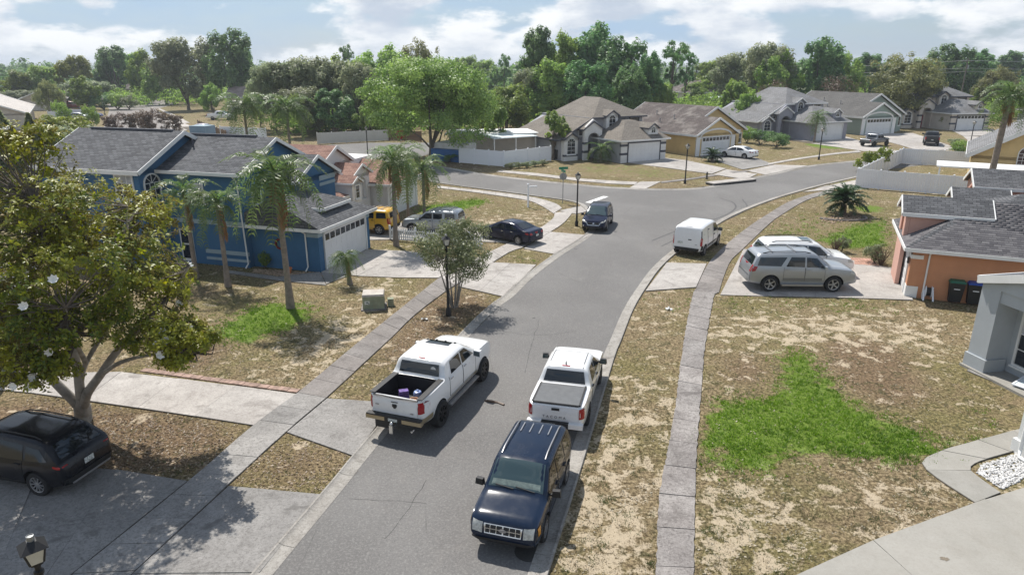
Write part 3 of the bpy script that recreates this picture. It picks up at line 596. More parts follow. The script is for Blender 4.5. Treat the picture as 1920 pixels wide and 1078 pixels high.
class Car:
    def __init__(s, name, label, cat, A, B, side, sp, paint, group=None, scale=1.0, detail=True):
        """A: ground point of the rear wheel, B: of the front wheel on the given side ('L'/'R' of the vehicle)"""
        s.sp = sp; s.paint = paint; A = Vector((*A, 0)); B = Vector((*B, 0)); d = (B - A).normalized(); left = Vector((-d.y, d.x, 0)); W = sp['W'] * scale
        far = abs((B - A).length - sp['wb'] * scale) > 0.35; c = (A + d * sp['wb'] * scale / 2 if far else (A + B) / 2) + left * (W / 2 - 0.02) * (-1 if side == 'L' else 1)
        s.root = thing(name, label, cat, (c.x, c.y, sp.get('z0', 0.018)), math.atan2(d.y, d.x), group, scale)
        s.hw2 = sp['W'] / 2; top = np.array(sp['top'], float); s.xr, s.xf = top[0, 0], top[-1, 0]
        s.xs = np.linspace(s.xr, s.xf, 320); z = np.interp(s.xs, top[:, 0], top[:, 1]); dx = s.xs[1] - s.xs[0]; k = max(1, int(sp.get('soft', 0.05) / dx))
        zp = np.pad(z, k, mode='edge'); s.zt = np.convolve(zp, np.ones(2 * k + 1) / (2 * k + 1), 'valid'); s.zb = np.interp(s.xs, [p[0] for p in sp['belt']], [p[1] for p in sp['belt']])
        s.rings = [s.ring(i) for i in range(len(s.xs))]
        s.build(detail)
    def plan(s, x):
        k = 1.0
        for e in (s.xf, s.xr):
            d = abs(e - x); R1 = s.sp.get('round', 0.75)
            if d < R1: k -= s.sp.get('taper', 0.10) * ((R1 - d) / R1) ** 2.2
            if d < 0.16: k -= s.sp.get('nose', 0.13) * (1 - math.sqrt(max(0, 1 - ((0.16 - d) / 0.16) ** 2)))
        return k
    def ring(s, i):
        x = s.xs[i]; sp = s.sp; w = s.hw2 * s.plan(x); zt = s.zt[i]; zs = sp['zs'] + sp.get('lift', 0.10) * max(0, 1 - min(abs(x - s.xf), abs(x - s.xr)) / 0.55)
        zb = min(s.zb[i], zt - 0.05); h = zt - zb; wb = w * 0.965; wr = max(wb - sp.get('tumble', 0.27) * max(0, h - 0.06), w * 0.5); e = 0.085 * min(1, max(0, (h - 0.05) / 0.35)) + (0.025 if x < 0.4 else 0.055)
        m = zs + (zb - zs) * 0.52
        wr = wr - (0.05 if x > s.sp['wb'] / 2 - 0.6 and h < 0.2 else 0); pts = [(w * 0.85, zs), (w * 0.95, zs + 0.04), (w * 0.985, zs + 0.16), (w * 1.0, m), (w * 0.992, zb - 0.10), (wb, zb), (wr, zt - e), (wr - 0.035 - 0.03 * e / 0.1, zt - e * 0.42), (wr * 0.80, zt - 0.012), (wr * 0.4, zt - 0.003), (0.0, zt)]
        z0 = -1e9; out = []
        for y, z in pts:
            z = max(z, z0 + 0.001); z0 = z; out.append((y, z))
        return out
    def at(s, x): return s.rings[int(round((np.clip(x, s.xr, s.xf) - s.xr) / (s.xf - s.xr) * (len(s.xs) - 1)))]
    def side_y(s, x, z):
        r = s.at(x); return float(np.interp(z, [p[1] for p in r], [p[0] for p in r]))
    def top_z(s, x, y):
        r = s.at(x)[5:]; return float(np.interp(-abs(y), [-p[0] for p in r], [p[1] for p in r]))
    def end_x(s, y, z, front):
        n = len(s.xs); order = range(n - 1, -1, -1) if front else range(n)
        for i in order:
            r = s.rings[i]
            if r[0][1] - 0.001 <= z <= r[-1][1] and abs(y) <= np.interp(z, [p[1] for p in r], [p[0] for p in r]): return float(s.xs[i])
        return (s.xf if front else s.xr) * 0.97
    def patch(s, name, kind, quad, mat, off=0.008, n=5, m=4, sg=1, parent=None, smooth=True):
        """bilinear quad of (x,z), (x,y) or (y,z) laid on the side, top, front or rear of the body"""
        q = np.array(quad, float); V = []
        for j in range(m + 1):
            for i in range(n + 1):
                u, v = i / n, j / m; p = q[0] * (1 - u) * (1 - v) + q[1] * u * (1 - v) + q[2] * u * v + q[3] * (1 - u) * v
                if kind == 'side': V.append((p[0], sg * (s.side_y(*p) + off), p[1]))
                elif kind == 'top': V.append((p[0], p[1], s.top_z(*p) + off))
                else: V.append((s.end_x(p[0], p[1], kind == 'front') + (off if kind == 'front' else -off), p[0], p[1]))
        F = [(j * (n + 1) + i, j * (n + 1) + i + 1, (j + 1) * (n + 1) + i + 1, (j + 1) * (n + 1) + i) for j in range(m) for i in range(n)]
        mb = MB(); mb.add(V, F); return mb.obj(name, mat, parent or s.root, 60 if smooth else None)
    def build(s, detail):
        sp = s.sp; arc = np.r_[0, np.cumsum(np.hypot(np.diff(s.xs), np.diff(s.zt)))]; N = 72 if detail else 34
        ids = sorted(set(np.searchsorted(arc, np.linspace(0, arc[-1], N)).clip(0, len(s.xs) - 1).tolist())); V = []; m = None
        for i in ids:
            h = s.rings[i]; full = h + [(-y, z) for y, z in h[:-1][::-1]]; m = len(full); V += [(s.xs[i], y, z) for y, z in full]
        F = [(a * m + b, a * m + (b + 1) % m, (a + 1) * m + (b + 1) % m, (a + 1) * m + b) for a in range(len(ids) - 1) for b in range(m)]
        F += [tuple(range(m)), tuple(range((len(ids) - 1) * m, len(ids) * m))]
        mb = MB(); mb.add(V, F); me = mb.mesh('body', [s.paint, sp.get('well', 'black_trim')]); body = mkobj('body', me, None)
        wr, ww, xa = sp['wr'], sp.get('ww', 0.24), (-sp['wb'] / 2, sp['wb'] / 2)
        if detail:
            cb = MB()
            for x in xa:
                for sg in (1, -1): cb.lathe([(wr + sp.get('arch', 0.075), -0.2), (wr + sp.get('arch', 0.075), 0.2)], 28, (x, sg * (s.hw2 - 0.08), wr), 'y', 1)
            if 'bed' in sp: x0, x1, hy, z0 = sp['bed']; cb.box(x0, x1, -hy, hy, z0, 3.0, 1)
            cme = cb.mesh('cut', [s.paint, 'black_trim']); co = mkobj('cut', cme); md = body.modifiers.new('b', 'BOOLEAN'); md.object = co; md.operation = 'DIFFERENCE'; md.solver = 'EXACT'
            bpy.context.view_layer.update(); ev = body.evaluated_get(bpy.context.evaluated_depsgraph_get()); nm = bpy.data.meshes.new_from_object(ev); body.modifiers.clear(); body.data = nm
            bpy.data.objects.remove(co); bpy.data.meshes.remove(cme); nm.name = 'body'
        body.data.polygons.foreach_set('use_smooth', [True] * len(body.data.polygons)); body.data.set_sharp_from_angle(angle=R(32)); body.parent = s.root
        ty, rim = wheel_meshes(wr, ww, sp.get('rim', 'alloy'), sp.get('spokes', 5))
        for x in xa:
            for sg in (1, -1):
                w = mkobj('wheel', None, s.root, (x, sg * (s.hw2 - ww / 2 + sp.get('wout', 0.0)), wr), 0 if sg > 0 else PI); w.empty_display_size = 0.1
                mkobj('tyre', ty, w); mkobj('rim', rim, w)
        g = sp.get('glass', 'car_glass')
        for q in sp.get('win', []):
            for sg in (1, -1): s.patch('side_window', 'side', q, g, 0.009, 8, 5, sg)
        if 'ws' in sp: x0, x1, k0, k1 = sp['ws']; s.patch('windshield', 'top', [(x0, -k0), (x0, k0), (x1, k1), (x1, -k1)], sp.get('wsglass', 'car_glass_clear'), 0.012, 10, 10)
        if 'rw' in sp: s.patch('rear_window', 'rear', sp['rw'], g, sp.get('rwoff', 0.014), 10, 6)
        if 'rwt' in sp: x0, x1, k0, k1 = sp['rwt']; s.patch('rear_window', 'top', [(x0, -k0), (x0, k0), (x1, k1), (x1, -k1)], g, 0.012, 10, 10)
        for key, nm, mt, kind in (('hl', 'headlight', 'clear_lens', 'front'), ('tl', 'tail_light', 'red_lens', 'rear')):
            if key in sp:
                for sg in (1, -1): s.patch(nm, kind, [(sg * y, z) for y, z in sp[key]], mt, 0.012, 4, 4)
        for q, mt in sp.get('sidelamp', []):
            for sg in (1, -1): s.patch('side_lamp', 'side', q, mt, 0.012, 3, 3, sg)
        for nm, kind, q, mt, off in sp.get('patches', []):
            if kind == 'side':
                for sg in (1, -1): s.patch(nm, 'side', q, mt, off, 10, 3, sg)
            else: s.patch(nm, kind, q, mt, off, 10, 4)
        if detail:
            for x0, x1, z0, z1 in sp.get('doors', []):
                for sg in (1, -1):
                    dq = [(x0, z0), (x1, z0), (x1, z1), (x0, z1)]; dr = s.patch('door', 'side', dq, s.paint, 0.004, 6, 6, sg); t_ = 0.010
                    mb = MB()
                    for a, b in (((x0, z0), (x1, z0)), ((x1, z0), (x1, z1)), ((x0, z0), (x0, z1))):
                        for k in range(6):
                            p = [a[0] + (b[0] - a[0]) * k / 6, a[1] + (b[1] - a[1]) * k / 6]; r_ = [a[0] + (b[0] - a[0]) * (k + 1) / 6, a[1] + (b[1] - a[1]) * (k + 1) / 6]
                            mb.bar((p[0], sg * (s.side_y(*p) + 0.004), p[1]), (r_[0], sg * (s.side_y(*r_) + 0.004), r_[1]), 0.013, 0.008)
                    mb.obj('door_gap', 'black_trim', dr)
                    hz = z1 - 0.09; hx = x0 + 0.16; mb = MB(); yy = sg * (s.side_y(hx, hz) + 0.022); mb.box(hx - 0.09, hx + 0.09, yy - 0.018, yy + 0.018, hz - 0.02, hz + 0.02)
                    mb.obj('handle', sp.get('handle', s.paint), dr)
            if 'mirror' in sp:
                x, z, sz = sp['mirror']
                for sg in (1, -1):
                    y = s.side_y(x, z - 0.05); mb = MB(); mb.rbox((x - 0.02, sg * (y + 0.06 + sz * 0.5), z), (sz * 0.6, sz, sz * 0.75), sg * 0.15, 0, 0.85); mb.bar((x + 0.03, sg * (y - 0.02), z - sz * 0.25), (x, sg * (y + 0.08), z - sz * 0.2), 0.05)
                    o = mb.obj('mirror', sp.get('mirror_mat', s.paint), s.root); gl = MB(); gl.rbox((x - 0.02 - sz * 0.31, sg * (y + 0.06 + sz * 0.5), z), (0.01, sz * 0.8, sz * 0.55), sg * 0.15); gl.obj('mirror_glass', 'car_glass_clear', o)
            if 'rails' in sp:
                x0, x1, yk = sp['rails']
                for sg in (1, -1):
                    mb = MB(); pts = []
                    for k in range(9):
                        x = x0 + (x1 - x0) * k / 8; pts.append((x, sg * yk, s.top_z(x, yk) + (0.055 if 0 < k < 8 else 0.0)))
                    mb.tube(pts, 0.02, 6); mb.obj('roof_rail', sp.get('rail_mat', 'black_trim'), s.root, 50)
                for xc in sp.get('cross', []):
                    mb = MB(); z = s.top_z(xc, yk) + 0.06; mb.bar((xc, -yk, z), (xc, yk, z), 0.045, 0.03); mb.obj('roof_crossbar', sp.get('cross_mat', 'alloy'), s.root)
            if 'ws' in sp:
                x0 = sp['ws'][0]
                for y0, y1 in ((0.52, 0.0), (-0.05, -0.55)):
                    mb = MB(); a = (x0 + 0.02, y0, s.top_z(x0 + 0.02, y0) + 0.02); b = (x0 - 0.03, y1, s.top_z(x0 - 0.03, y1) + 0.03); mb.bar(a, b, 0.025, 0.015); mb.obj('wiper', 'wiper', s.root)
            for end, y, z, w, h in sp.get('plate', []):
                xe = s.end_x(y, z, end == 'front') + (0.02 if end == 'front' else -0.02); mb = MB(); mb.box(xe - 0.006, xe + 0.006, y - w / 2, y + w / 2, z - h / 2, z + h / 2); mb.obj('license_plate', 'plate', s.root)
        for nm, boxes, mt in sp.get('boxes', []):
            mb = MB()
            for b in boxes: mb.box(*b)
            mb.obj(nm, mt, s.root)
        if 'cab_mast' in sp: pass
def mir(b): return [b, (b[0], b[1], -b[3], -b[2], b[4], b[5])]

RAM = dict(rwoff=0.035, W=2.02, wb=3.62, zs=0.52, lift=0.06, wr=0.455, ww=0.33, wout=0.07, arch=0.05, rim='dark_alloy', spokes=8, tumble=0.24, round=0.95, taper=0.10, nose=0.10, soft=0.08,
    top=[(-3.02, 1.36), (-2.98, 1.45), (-1.40, 1.46), (-1.36, 1.46), (-1.20, 1.97), (-0.95, 2.02), (0.10, 2.04), (0.45, 2.00), (1.30, 1.50), (1.45, 1.47), (2.25, 1.41), (2.60, 1.33), (2.78, 1.16), (2.84, 0.9), (2.86, 0.7)],
    belt=[(-3, 1.40), (2.8, 1.38)], bed=(-2.93, -1.46, 0.76, 0.86),
    win=[[(-0.88, 1.46), (-0.05, 1.46), (-0.05, 1.87), (-0.80, 1.87)], [(0.03, 1.46), (0.98, 1.46), (0.42, 1.86), (0.03, 1.87)]], ws=(1.22, 0.50, 0.80, 0.70), rw=[(-0.74, 1.53), (0.74, 1.53), (0.69, 1.88), (-0.69, 1.88)],
    doors=[(-1.08, -0.02, 0.74, 1.43), (0.0, 1.08, 0.74, 1.43)], mirror=(0.95, 1.50, 0.30), mirror_mat='paint_white', hl=[(0.62, 1.02), (0.93, 1.02), (0.93, 1.22), (0.62, 1.22)],
    tl=[(0.80, 0.98), (0.985, 0.98), (0.985, 1.36), (0.80, 1.36)], sidelamp=[([(-3.0, 0.98), (-2.88, 0.98), (-2.88, 1.36), (-3.0, 1.36)], 'red_lens')], handle='chrome',
    patches=[('grille', 'front', [(-0.58, 0.86), (0.58, 0.86), (0.58, 1.26), (-0.58, 1.26)], 'chrome', 0.02), ('lower_trim', 'side', [(-1.30, 0.54), (1.26, 0.54), (1.26, 0.70), (-1.30, 0.70)], 'paint_gold', 0.006),
             ('lower_trim', 'side', [(-3.0, 0.60), (-2.36, 0.60), (-2.36, 0.80), (-3.0, 0.80)], 'paint_gold', 0.006), ('tailgate', 'rear', [(-0.79, 0.86), (0.79, 0.86), (0.79, 1.41), (-0.79, 1.41)], 'paint_white', 0.02),
             ('tailgate_trim', 'rear', [(-0.79, 1.395), (0.79, 1.395), (0.79, 1.43), (-0.79, 1.43)], 'black_trim', 0.026), ('sunroof', 'top', [(0.02, -0.45), (0.02, 0.45), (0.40, 0.43), (0.40, -0.43)], 'car_glass', 0.010),
             ('brake_lamp', 'top', [(-1.13, -0.12), (-1.13, 0.12), (-1.08, 0.12), (-1.08, -0.12)], 'red_lens', 0.012), ('tailgate_handle', 'rear', [(-0.12, 1.27), (0.12, 1.27), (0.12, 1.30), (-0.12, 1.30)], 'black_trim', 0.03)],
    boxes=[('bumper', [(-3.20, -3.02, -0.98, 0.98, 0.66, 0.80)], 'paint_gold'), ('bumper_step', [(-3.22, -3.03, -0.95, 0.95, 0.803, 0.85), (-3.215, -3.1, -0.30, 0.30, 0.66, 0.803)], 'black_trim'),
           ('running_board', [(-1.2, 1.2, 0.93, 1.10, 0.44, 0.49)], 'alloy'), ('running_board', [(-1.2, 1.2, -1.10, -0.93, 0.44, 0.49)], 'alloy'), ('hitch', [(-3.30, -2.9, -0.05, 0.05, 0.50, 0.60), (-3.36, -3.26, -0.06, 0.06, 0.34, 0.62)], 'chrome'),
           ('bed_rail_cap', [(-2.96, -1.42, 0.735, 0.93, 1.455, 1.475)], 'black_trim'), ('bed_rail_cap', [(-2.96, -1.42, -0.93, -0.735, 1.455, 1.475)], 'black_trim'),
           ('cab_marker_light', [(0.36, 0.42, -0.56, -0.50, 2.0, 2.035)], 'black_trim'), ('cab_marker_light', [(0.36, 0.42, -0.20, -0.14, 2.0, 2.05)], 'black_trim'), ('cab_marker_light', [(0.36, 0.42, 0.14, 0.20, 2.0, 2.05)], 'black_trim'), ('cab_marker_light', [(0.36, 0.42, 0.50, 0.56, 2.0, 2.035)], 'black_trim')],
    plate=[])
ram = Car('pickup_truck', 'white crew cab pickup with gold lower trim and open cargo bed, left of the road', 'pickup truck', (-2.41, 20.61), (-1.12, 24.16), 'R', RAM, 'paint_white', 'vehicles parked near the camera', 1.03)
mb = MB(); mb.box(-3.226, -3.212, -0.16, 0.16, 0.685, 0.79); mb.obj('license_plate', 'plate', ram.root)
mb = MB()      # badge on the tailgate: a dark horned shield
bx = ram.end_x(0, 1.15, False) - 0.035; mb.slab([(bx, -0.075, 1.22), (bx, 0.075, 1.22), (bx, 0.085, 1.15), (bx, 0.03, 1.07), (bx, -0.03, 1.07), (bx, -0.085, 1.15)], (-0.008, 0, 0)); mb.obj('badge', 'black_trim', ram.root)
for sg, yy, zz, w in ((1, 0.62, 1.13, 0.13), (-1, -0.60, 0.98, 0.11)):
    mb = MB(); mb.box(bx - 0.004, bx, yy - w / 2, yy + w / 2, zz - 0.018, zz + 0.018); mb.obj('badge', 'alloy', ram.root)
t_ = MB(); t_.lathe([(0.035, -3.34), (0.03, -3.2)], 10, (0, -0.72, 0.52), 'x'); t_.obj('exhaust_tip', 'chrome', ram.root, 40)
bl = MB(); bl.lathe([(0.005, 0.6), (0.05, 0.62), (0.062, 0.66), (0.05, 0.70), (0.005, 0.72)], 10, (-3.31, 0, 0)); bl.obj('tow_ball', 'chrome', ram.root, 50)
mb = MB(); mb.slab([(-3.03, 0.22, 0.30), (-3.03, 0.75, 0.30), (-3.03, 0.75, 0.62), (-3.03, 0.22, 0.62)], (0.012, 0, 0)); mb.obj('mud_flap', 'black_trim', ram.root)
mb = MB(); mb.lathe([(0.005, 0), (0.095, 0), (0.095, 0.004), (0.005, 0.004)], 16, (ram.end_x(-0.5, 1.72, False) - 0.03, -0.5, 1.72), 'x'); mb.obj('window_sticker', 'white_line', ram.root)
# cargo in the bed
RM = ram.root.matrix_basis.copy(); bpy.context.view_layer.update()
def inbed(car, x, y, z): return car.root.matrix_world @ Vector((x, y, z))
plain('jug_purple', (0.16, 0.10, 0.33), 0.4, 0.5, 9); plain('jug_blue', (0.25, 0.32, 0.55), 0.35, 0.4, 8); plain('hose_orange', (0.62, 0.33, 0.18), 0.6, 0.3, 5); plain('plywood', (0.16, 0.145, 0.10), 0.9, 0.4, 3)
p = inbed(ram, -1.95, 0.28, 0.866); o = MB().rbox((0, 0, 0.14), (0.34, 0.24, 0.28), 0.3, 0, 0.9).obj('detergent_box', 'jug_purple'); o.location = p; tag(o, 'purple box lying in the open truck bed', 'box')
p = inbed(ram, -1.85, -0.18, 0.866); mb = MB(); mb.lathe([(0.03, 0), (0.13, 0.01), (0.15, 0.06), (0.15, 0.20), (0.12, 0.27), (0.05, 0.29), (0.04, 0.33), (0.005, 0.33)], 14); o = mb.obj('jug', 'jug_blue', None, 40); o.location = p; tag(o, 'round blue jug beside the purple box in the truck bed', 'jug')
p = inbed(ram, -2.45, -0.30, 0.866); o = MB().rbox((0, 0, 0.03), (0.75, 0.62, 0.05), 0.1).obj('board', 'plywood'); o.location = p; o.rotation_euler = (0, 0, ram.root.rotation_euler.z); tag(o, 'dull olive board lying flat in the truck bed', 'board')
p = inbed(ram, -2.25, -0.28, 0.935); mb = MB(); mb.tube([(0.15 * math.cos(a / 3) * (1 + 0.05 * math.sin(a)), 0.13 * math.sin(a / 3), 0.02 + 0.004 * a) for a in range(0, 38)], 0.02, 6); o = mb.obj('rope_coil', 'hose_orange', None, 50); o.location = p; tag(o, 'orange coil of rope on the board in the truck bed', 'rope')

TAC = dict(rwoff=0.045, W=1.91, wb=3.24, zs=0.40, wr=0.385, ww=0.27, arch=0.07, rim='dark_alloy', spokes=6, tumble=0.30, round=0.6, taper=0.07, nose=0.08, soft=0.05,
    top=[(-2.82, 1.15), (-2.78, 1.22), (-1.30, 1.24), (-1.22, 1.26), (-0.98, 1.74), (-0.75, 1.79), (0.10, 1.80), (0.42, 1.76), (1.22, 1.26), (1.4, 1.24), (2.15, 1.16), (2.42, 1.05), (2.5, 0.8), (2.52, 0.6)],
    belt=[(-3, 1.18), (2.6, 1.16)], win=[[(-0.78, 1.22), (0.0, 1.22), (0.0, 1.64), (-0.66, 1.64)], [(0.07, 1.22), (0.95, 1.22), (0.42, 1.62), (0.07, 1.65)]], ws=(1.15, 0.47, 0.76, 0.62), rw=[(-0.73, 1.29), (0.73, 1.29), (0.64, 1.66), (-0.64, 1.66)],
    doors=[(-1.0, -0.02, 0.60, 1.2), (0.0, 1.04, 0.60, 1.2)], mirror=(0.95, 1.26, 0.24), mirror_mat='black_trim', handle='black_trim', hl=[(0.55, 0.88), (0.88, 0.88), (0.88, 1.04), (0.55, 1.04)], tl=[(0.77, 0.80), (0.93, 0.80), (0.93, 1.16), (0.77, 1.16)],
    sidelamp=[([(-2.80, 0.80), (-2.66, 0.80), (-2.66, 1.16), (-2.80, 1.16)], 'red_lens')],
    patches=[('grille', 'front', [(-0.5, 0.6), (0.5, 0.6), (0.45, 1.02), (-0.45, 1.02)], 'black_trim', 0.02), ('tailgate', 'rear', [(-0.75, 0.72), (0.75, 0.72), (0.75, 1.20), (-0.75, 1.20)], 'paint_white', 0.02),
             ('tailgate_handle', 'rear', [(-0.13, 1.04), (0.13, 1.04), (0.13, 1.13), (-0.13, 1.13)], 'black_trim', 0.03), ('roof_ditch', 'top', [(-0.95, 0.585), (-0.95, 0.61), (0.40, 0.60), (0.40, 0.575)], 'black_trim', 0.006), ('roof_ditch', 'top', [(-0.95, -0.61), (-0.95, -0.585), (0.40, -0.575), (0.40, -0.60)], 'black_trim', 0.006),
             ('brake_lamp', 'top', [(-0.92, -0.14), (-0.92, 0.14), (-0.87, 0.14), (-0.87, -0.14)], 'red_lens', 0.012)],
    boxes=[('bumper', [(-2.98, -2.80, -0.45, 0.45, 0.46, 0.66)], 'black_trim'), ('bumper_end', [(-2.97, -2.78, 0.451, 0.92, 0.50, 0.66)], 'paint_white'), ('bumper_end', [(-2.97, -2.78, -0.92, -0.451, 0.50, 0.66)], 'paint_white'),
           ('tonneau_cover', [(-2.74, -1.36, -0.74, 0.74, 1.235, 1.272)], 'tonneau'), ('tonneau_rail', [(-2.76, -1.34, 0.741, 0.80, 1.235, 1.28)], 'black_trim'), ('tonneau_rail', [(-2.76, -1.34, -0.80, -0.741, 1.235, 1.28)], 'black_trim'), ('tonneau_rail', [(-2.78, -2.741, -0.74, 0.74, 1.225, 1.268)], 'black_trim')])
tac = Car('pickup_truck', 'white pickup with a grey tonneau cover over its bed, parked behind the black car', 'pickup truck', (2.60, 20.68), (3.41, 23.88), 'R', TAC, 'paint_white', 'vehicles parked near the camera', 1.0)
mb = MB(); mb.box(-2.992, -2.982, -0.02, 0.28, 0.50, 0.64); mb.obj('license_plate', 'plate', tac.root)
mb = MB(); mb.lathe([(0.03, 0), (0.025, 0.02), (0.012, 0.11), (0.004, 0.12)], 8, (-0.80, 0.02, 1.785)); mb.obj('antenna', 'black_trim', tac.root, 40)
def text_obj(name, txt, size, mat, parent, loc, rot, depth=0.004, sp=1.0):
    cu = bpy.data.curves.new(name, 'FONT'); cu.body = txt; cu.size = size; cu.extrude = depth; cu.align_x = 'CENTER'; cu.align_y = 'CENTER'; cu.materials.append(M(mat)); cu.resolution_u = 2
    cu.space_character = sp; o = bpy.data.objects.new(name, cu); COL.objects.link(o); bpy.context.view_layer.update()
    me = bpy.data.meshes.new_from_object(o.evaluated_get(bpy.context.evaluated_depsgraph_get())); bpy.data.objects.remove(o)
    q = mkobj(name, me, parent); q.location = loc; q.rotation_euler = rot; return q
xe = tac.end_x(0, 0.85, False) - 0.028
text_obj('lettering', 'TACOMA', 0.125, 'tonneau', tac.root, (xe, 0.04, 0.80), (R(90), 0, R(-90)), sp=1.75)

ESC = dict(W=1.81, wb=2.62, zs=0.30, wr=0.355, ww=0.23, rim='alloy', spokes=6, tumble=0.20, round=0.55, taper=0.07, nose=0.09, soft=0.06,
    top=[(-2.16, 0.75), (-2.13, 1.0), (-2.02, 1.15), (-1.80, 1.62), (-1.62, 1.70), (-0.4, 1.73), (0.30, 1.71), (0.50, 1.67), (1.12, 1.14), (1.28, 1.10), (1.90, 1.02), (2.12, 0.92), (2.20, 0.70), (2.22, 0.5)],
    belt=[(-2.2, 1.08), (2.2, 1.04)], win=[[(-1.72, 1.12), (-1.02, 1.10), (-1.02, 1.54), (-1.62, 1.52)], [(-0.94, 1.10), (-0.10, 1.09), (-0.10, 1.56), (-0.86, 1.56)], [(-0.03, 1.09), (0.92, 1.08), (0.46, 1.52), (-0.03, 1.56)]],
    ws=(1.05, 0.44, 0.74, 0.66), rw=[(-0.66, 1.16), (0.66, 1.16), (0.60, 1.54), (-0.60, 1.54)], doors=[(-0.98, -0.08, 0.46, 1.06), (-0.06, 0.92, 0.46, 1.05)], mirror=(0.84, 1.12, 0.23), mirror_mat='black_trim', handle='black_trim',
    tl=[(0.62, 0.85), (0.84, 0.85), (0.80, 1.25), (0.62, 1.25)], rails=(-1.6, 0.25, 0.60), rail_mat='alloy',
    patches=[('grille', 'front', [(-0.47, 0.62), (0.47, 0.62), (0.50, 0.86), (-0.50, 0.86)], 'chrome', 0.018), ('bumper', 'front', [(-0.80, 0.36), (0.80, 0.36), (0.80, 0.50), (-0.80, 0.50)], 'black_trim', 0.03),
             ('cladding', 'side', [(-0.92, 0.33), (0.92, 0.33), (0.92, 0.46), (-0.92, 0.46)], 'black_trim', 0.010), ('dashboard', 'top', [(1.02, -0.66), (1.02, 0.66), (0.90, 0.64), (0.90, -0.64)], 'dash_grey', 0.016)],
    boxes=[('roof_rib', [(-1.45, -0.95, y - 0.012, y + 0.012, 1.70, 1.742)], 'alloy') for y in (-0.42, -0.16, 0.12, 0.38)])
esc = Car('car', 'black compact SUV facing the camera, parked in the near foreground of the road', 'car', (1.59, 17.23), (0.87, 14.77), 'L', ESC, 'paint_blackblue', 'vehicles parked near the camera', 1.0)
for sg in (1, -1):
    hl = esc.patch('headlight', 'front', [(sg * 0.53, 0.62), (sg * 0.79, 0.64), (sg * 0.80, 0.90), (sg * 0.53, 0.87)], 'clear_lens', 0.02); esc.patch('turn_signal', 'side', [(1.90, 0.66), (2.06, 0.66), (2.06, 0.88), (1.90, 0.90)], 'amber_lens', 0.012, 3, 3, sg, hl)
    for z0, z1 in ((0.645, 0.73), (0.755, 0.84)):
        for y0, y1 in ((0.02, 0.16), (0.18, 0.32), (0.34, 0.45)): esc.patch('grille_slot', 'front', [(sg * y0, z0), (sg * y1, z0), (sg * y1, z1), (sg * y0, z1)], 'black_trim', 0.024, 3, 2)
mb = MB(); xo = esc.end_x(0, 0.74, True) + 0.035; mb.lathe([(0.004, 0), (0.10, 0), (0.10, 0.008), (0.004, 0.008)], 18, (xo, 0, 0), 'x'); o = mb.obj('badge', 'alloy', esc.root); o.scale = (1, 1, 0.45); o.location.z = 0.742
text_obj('badge_lettering', 'Ford', 0.07, 'chrome', esc.root, (xo + 0.012, 0, 0.742), (R(90), 0, R(90)), 0.002)

EQU = dict(W=1.90, wb=2.73, zs=0.28, wr=0.37, ww=0.24, rim='alloy', spokes=10, tumble=0.32, round=0.7, taper=0.10, nose=0.10, soft=0.07,
    top=[(-2.28, 0.70), (-2.25, 0.98), (-2.12, 1.12), (-1.72, 1.56), (-1.45, 1.63), (-0.3, 1.69), (0.45, 1.66), (0.7, 1.6), (1.45, 1.10), (1.6, 1.06), (2.2, 0.92), (2.36, 0.7), (2.38, 0.5)],
    belt=[(-2.3, 1.07), (0, 1.0), (2.3, 0.98)], win=[[(-1.85, 1.12), (-1.10, 1.08), (-1.10, 1.46), (-1.55, 1.42)], [(-1.02, 1.08), (-0.12, 1.06), (-0.12, 1.53), (-1.0, 1.48)], [(-0.04, 1.05), (1.05, 1.04), (0.6, 1.45), (-0.04, 1.53)]],
    ws=(1.36, 0.66, 0.74, 0.62), rw=[(-0.70, 1.14), (0.70, 1.14), (0.58, 1.48), (-0.58, 1.48)], wsglass='car_glass', doors=[(-0.98, -0.1, 0.42, 1.05), (-0.08, 0.92, 0.42, 1.03)], mirror=(0.95, 1.10, 0.2), mirror_mat='paint_black', rails=(-1.5, 0.4, 0.60),
    tl=[(0.62, 0.955), (0.80, 0.945), (0.80, 0.985), (0.62, 0.985)], sidelamp=[([(-2.20, 0.92), (-2.02, 0.98), (-2.02, 1.03), (-2.20, 1.0)], 'red_lens')],
    patches=[('bumper', 'rear', [(-0.84, 0.36), (0.84, 0.36), (0.84, 0.58), (-0.84, 0.58)], 'black_trim', 0.03), ('skid_plate', 'rear', [(-0.62, 0.36), (0.62, 0.36), (0.68, 0.44), (-0.68, 0.44)], 'alloy', 0.045), ('cladding', 'side', [(-0.94, 0.30), (0.94, 0.30), (0.94, 0.42), (-0.94, 0.42)], 'black_trim', 0.010)],
    plate=[('rear', 0, 0.80, 0.31, 0.16)])
Car('car', 'black SUV under the magnolia tree in the driveway at the left edge', 'car', (-13.44, 16.63), (-17.59, 17.66), 'L', EQU, 'paint_black', 'vehicles parked near the camera', 1.02)

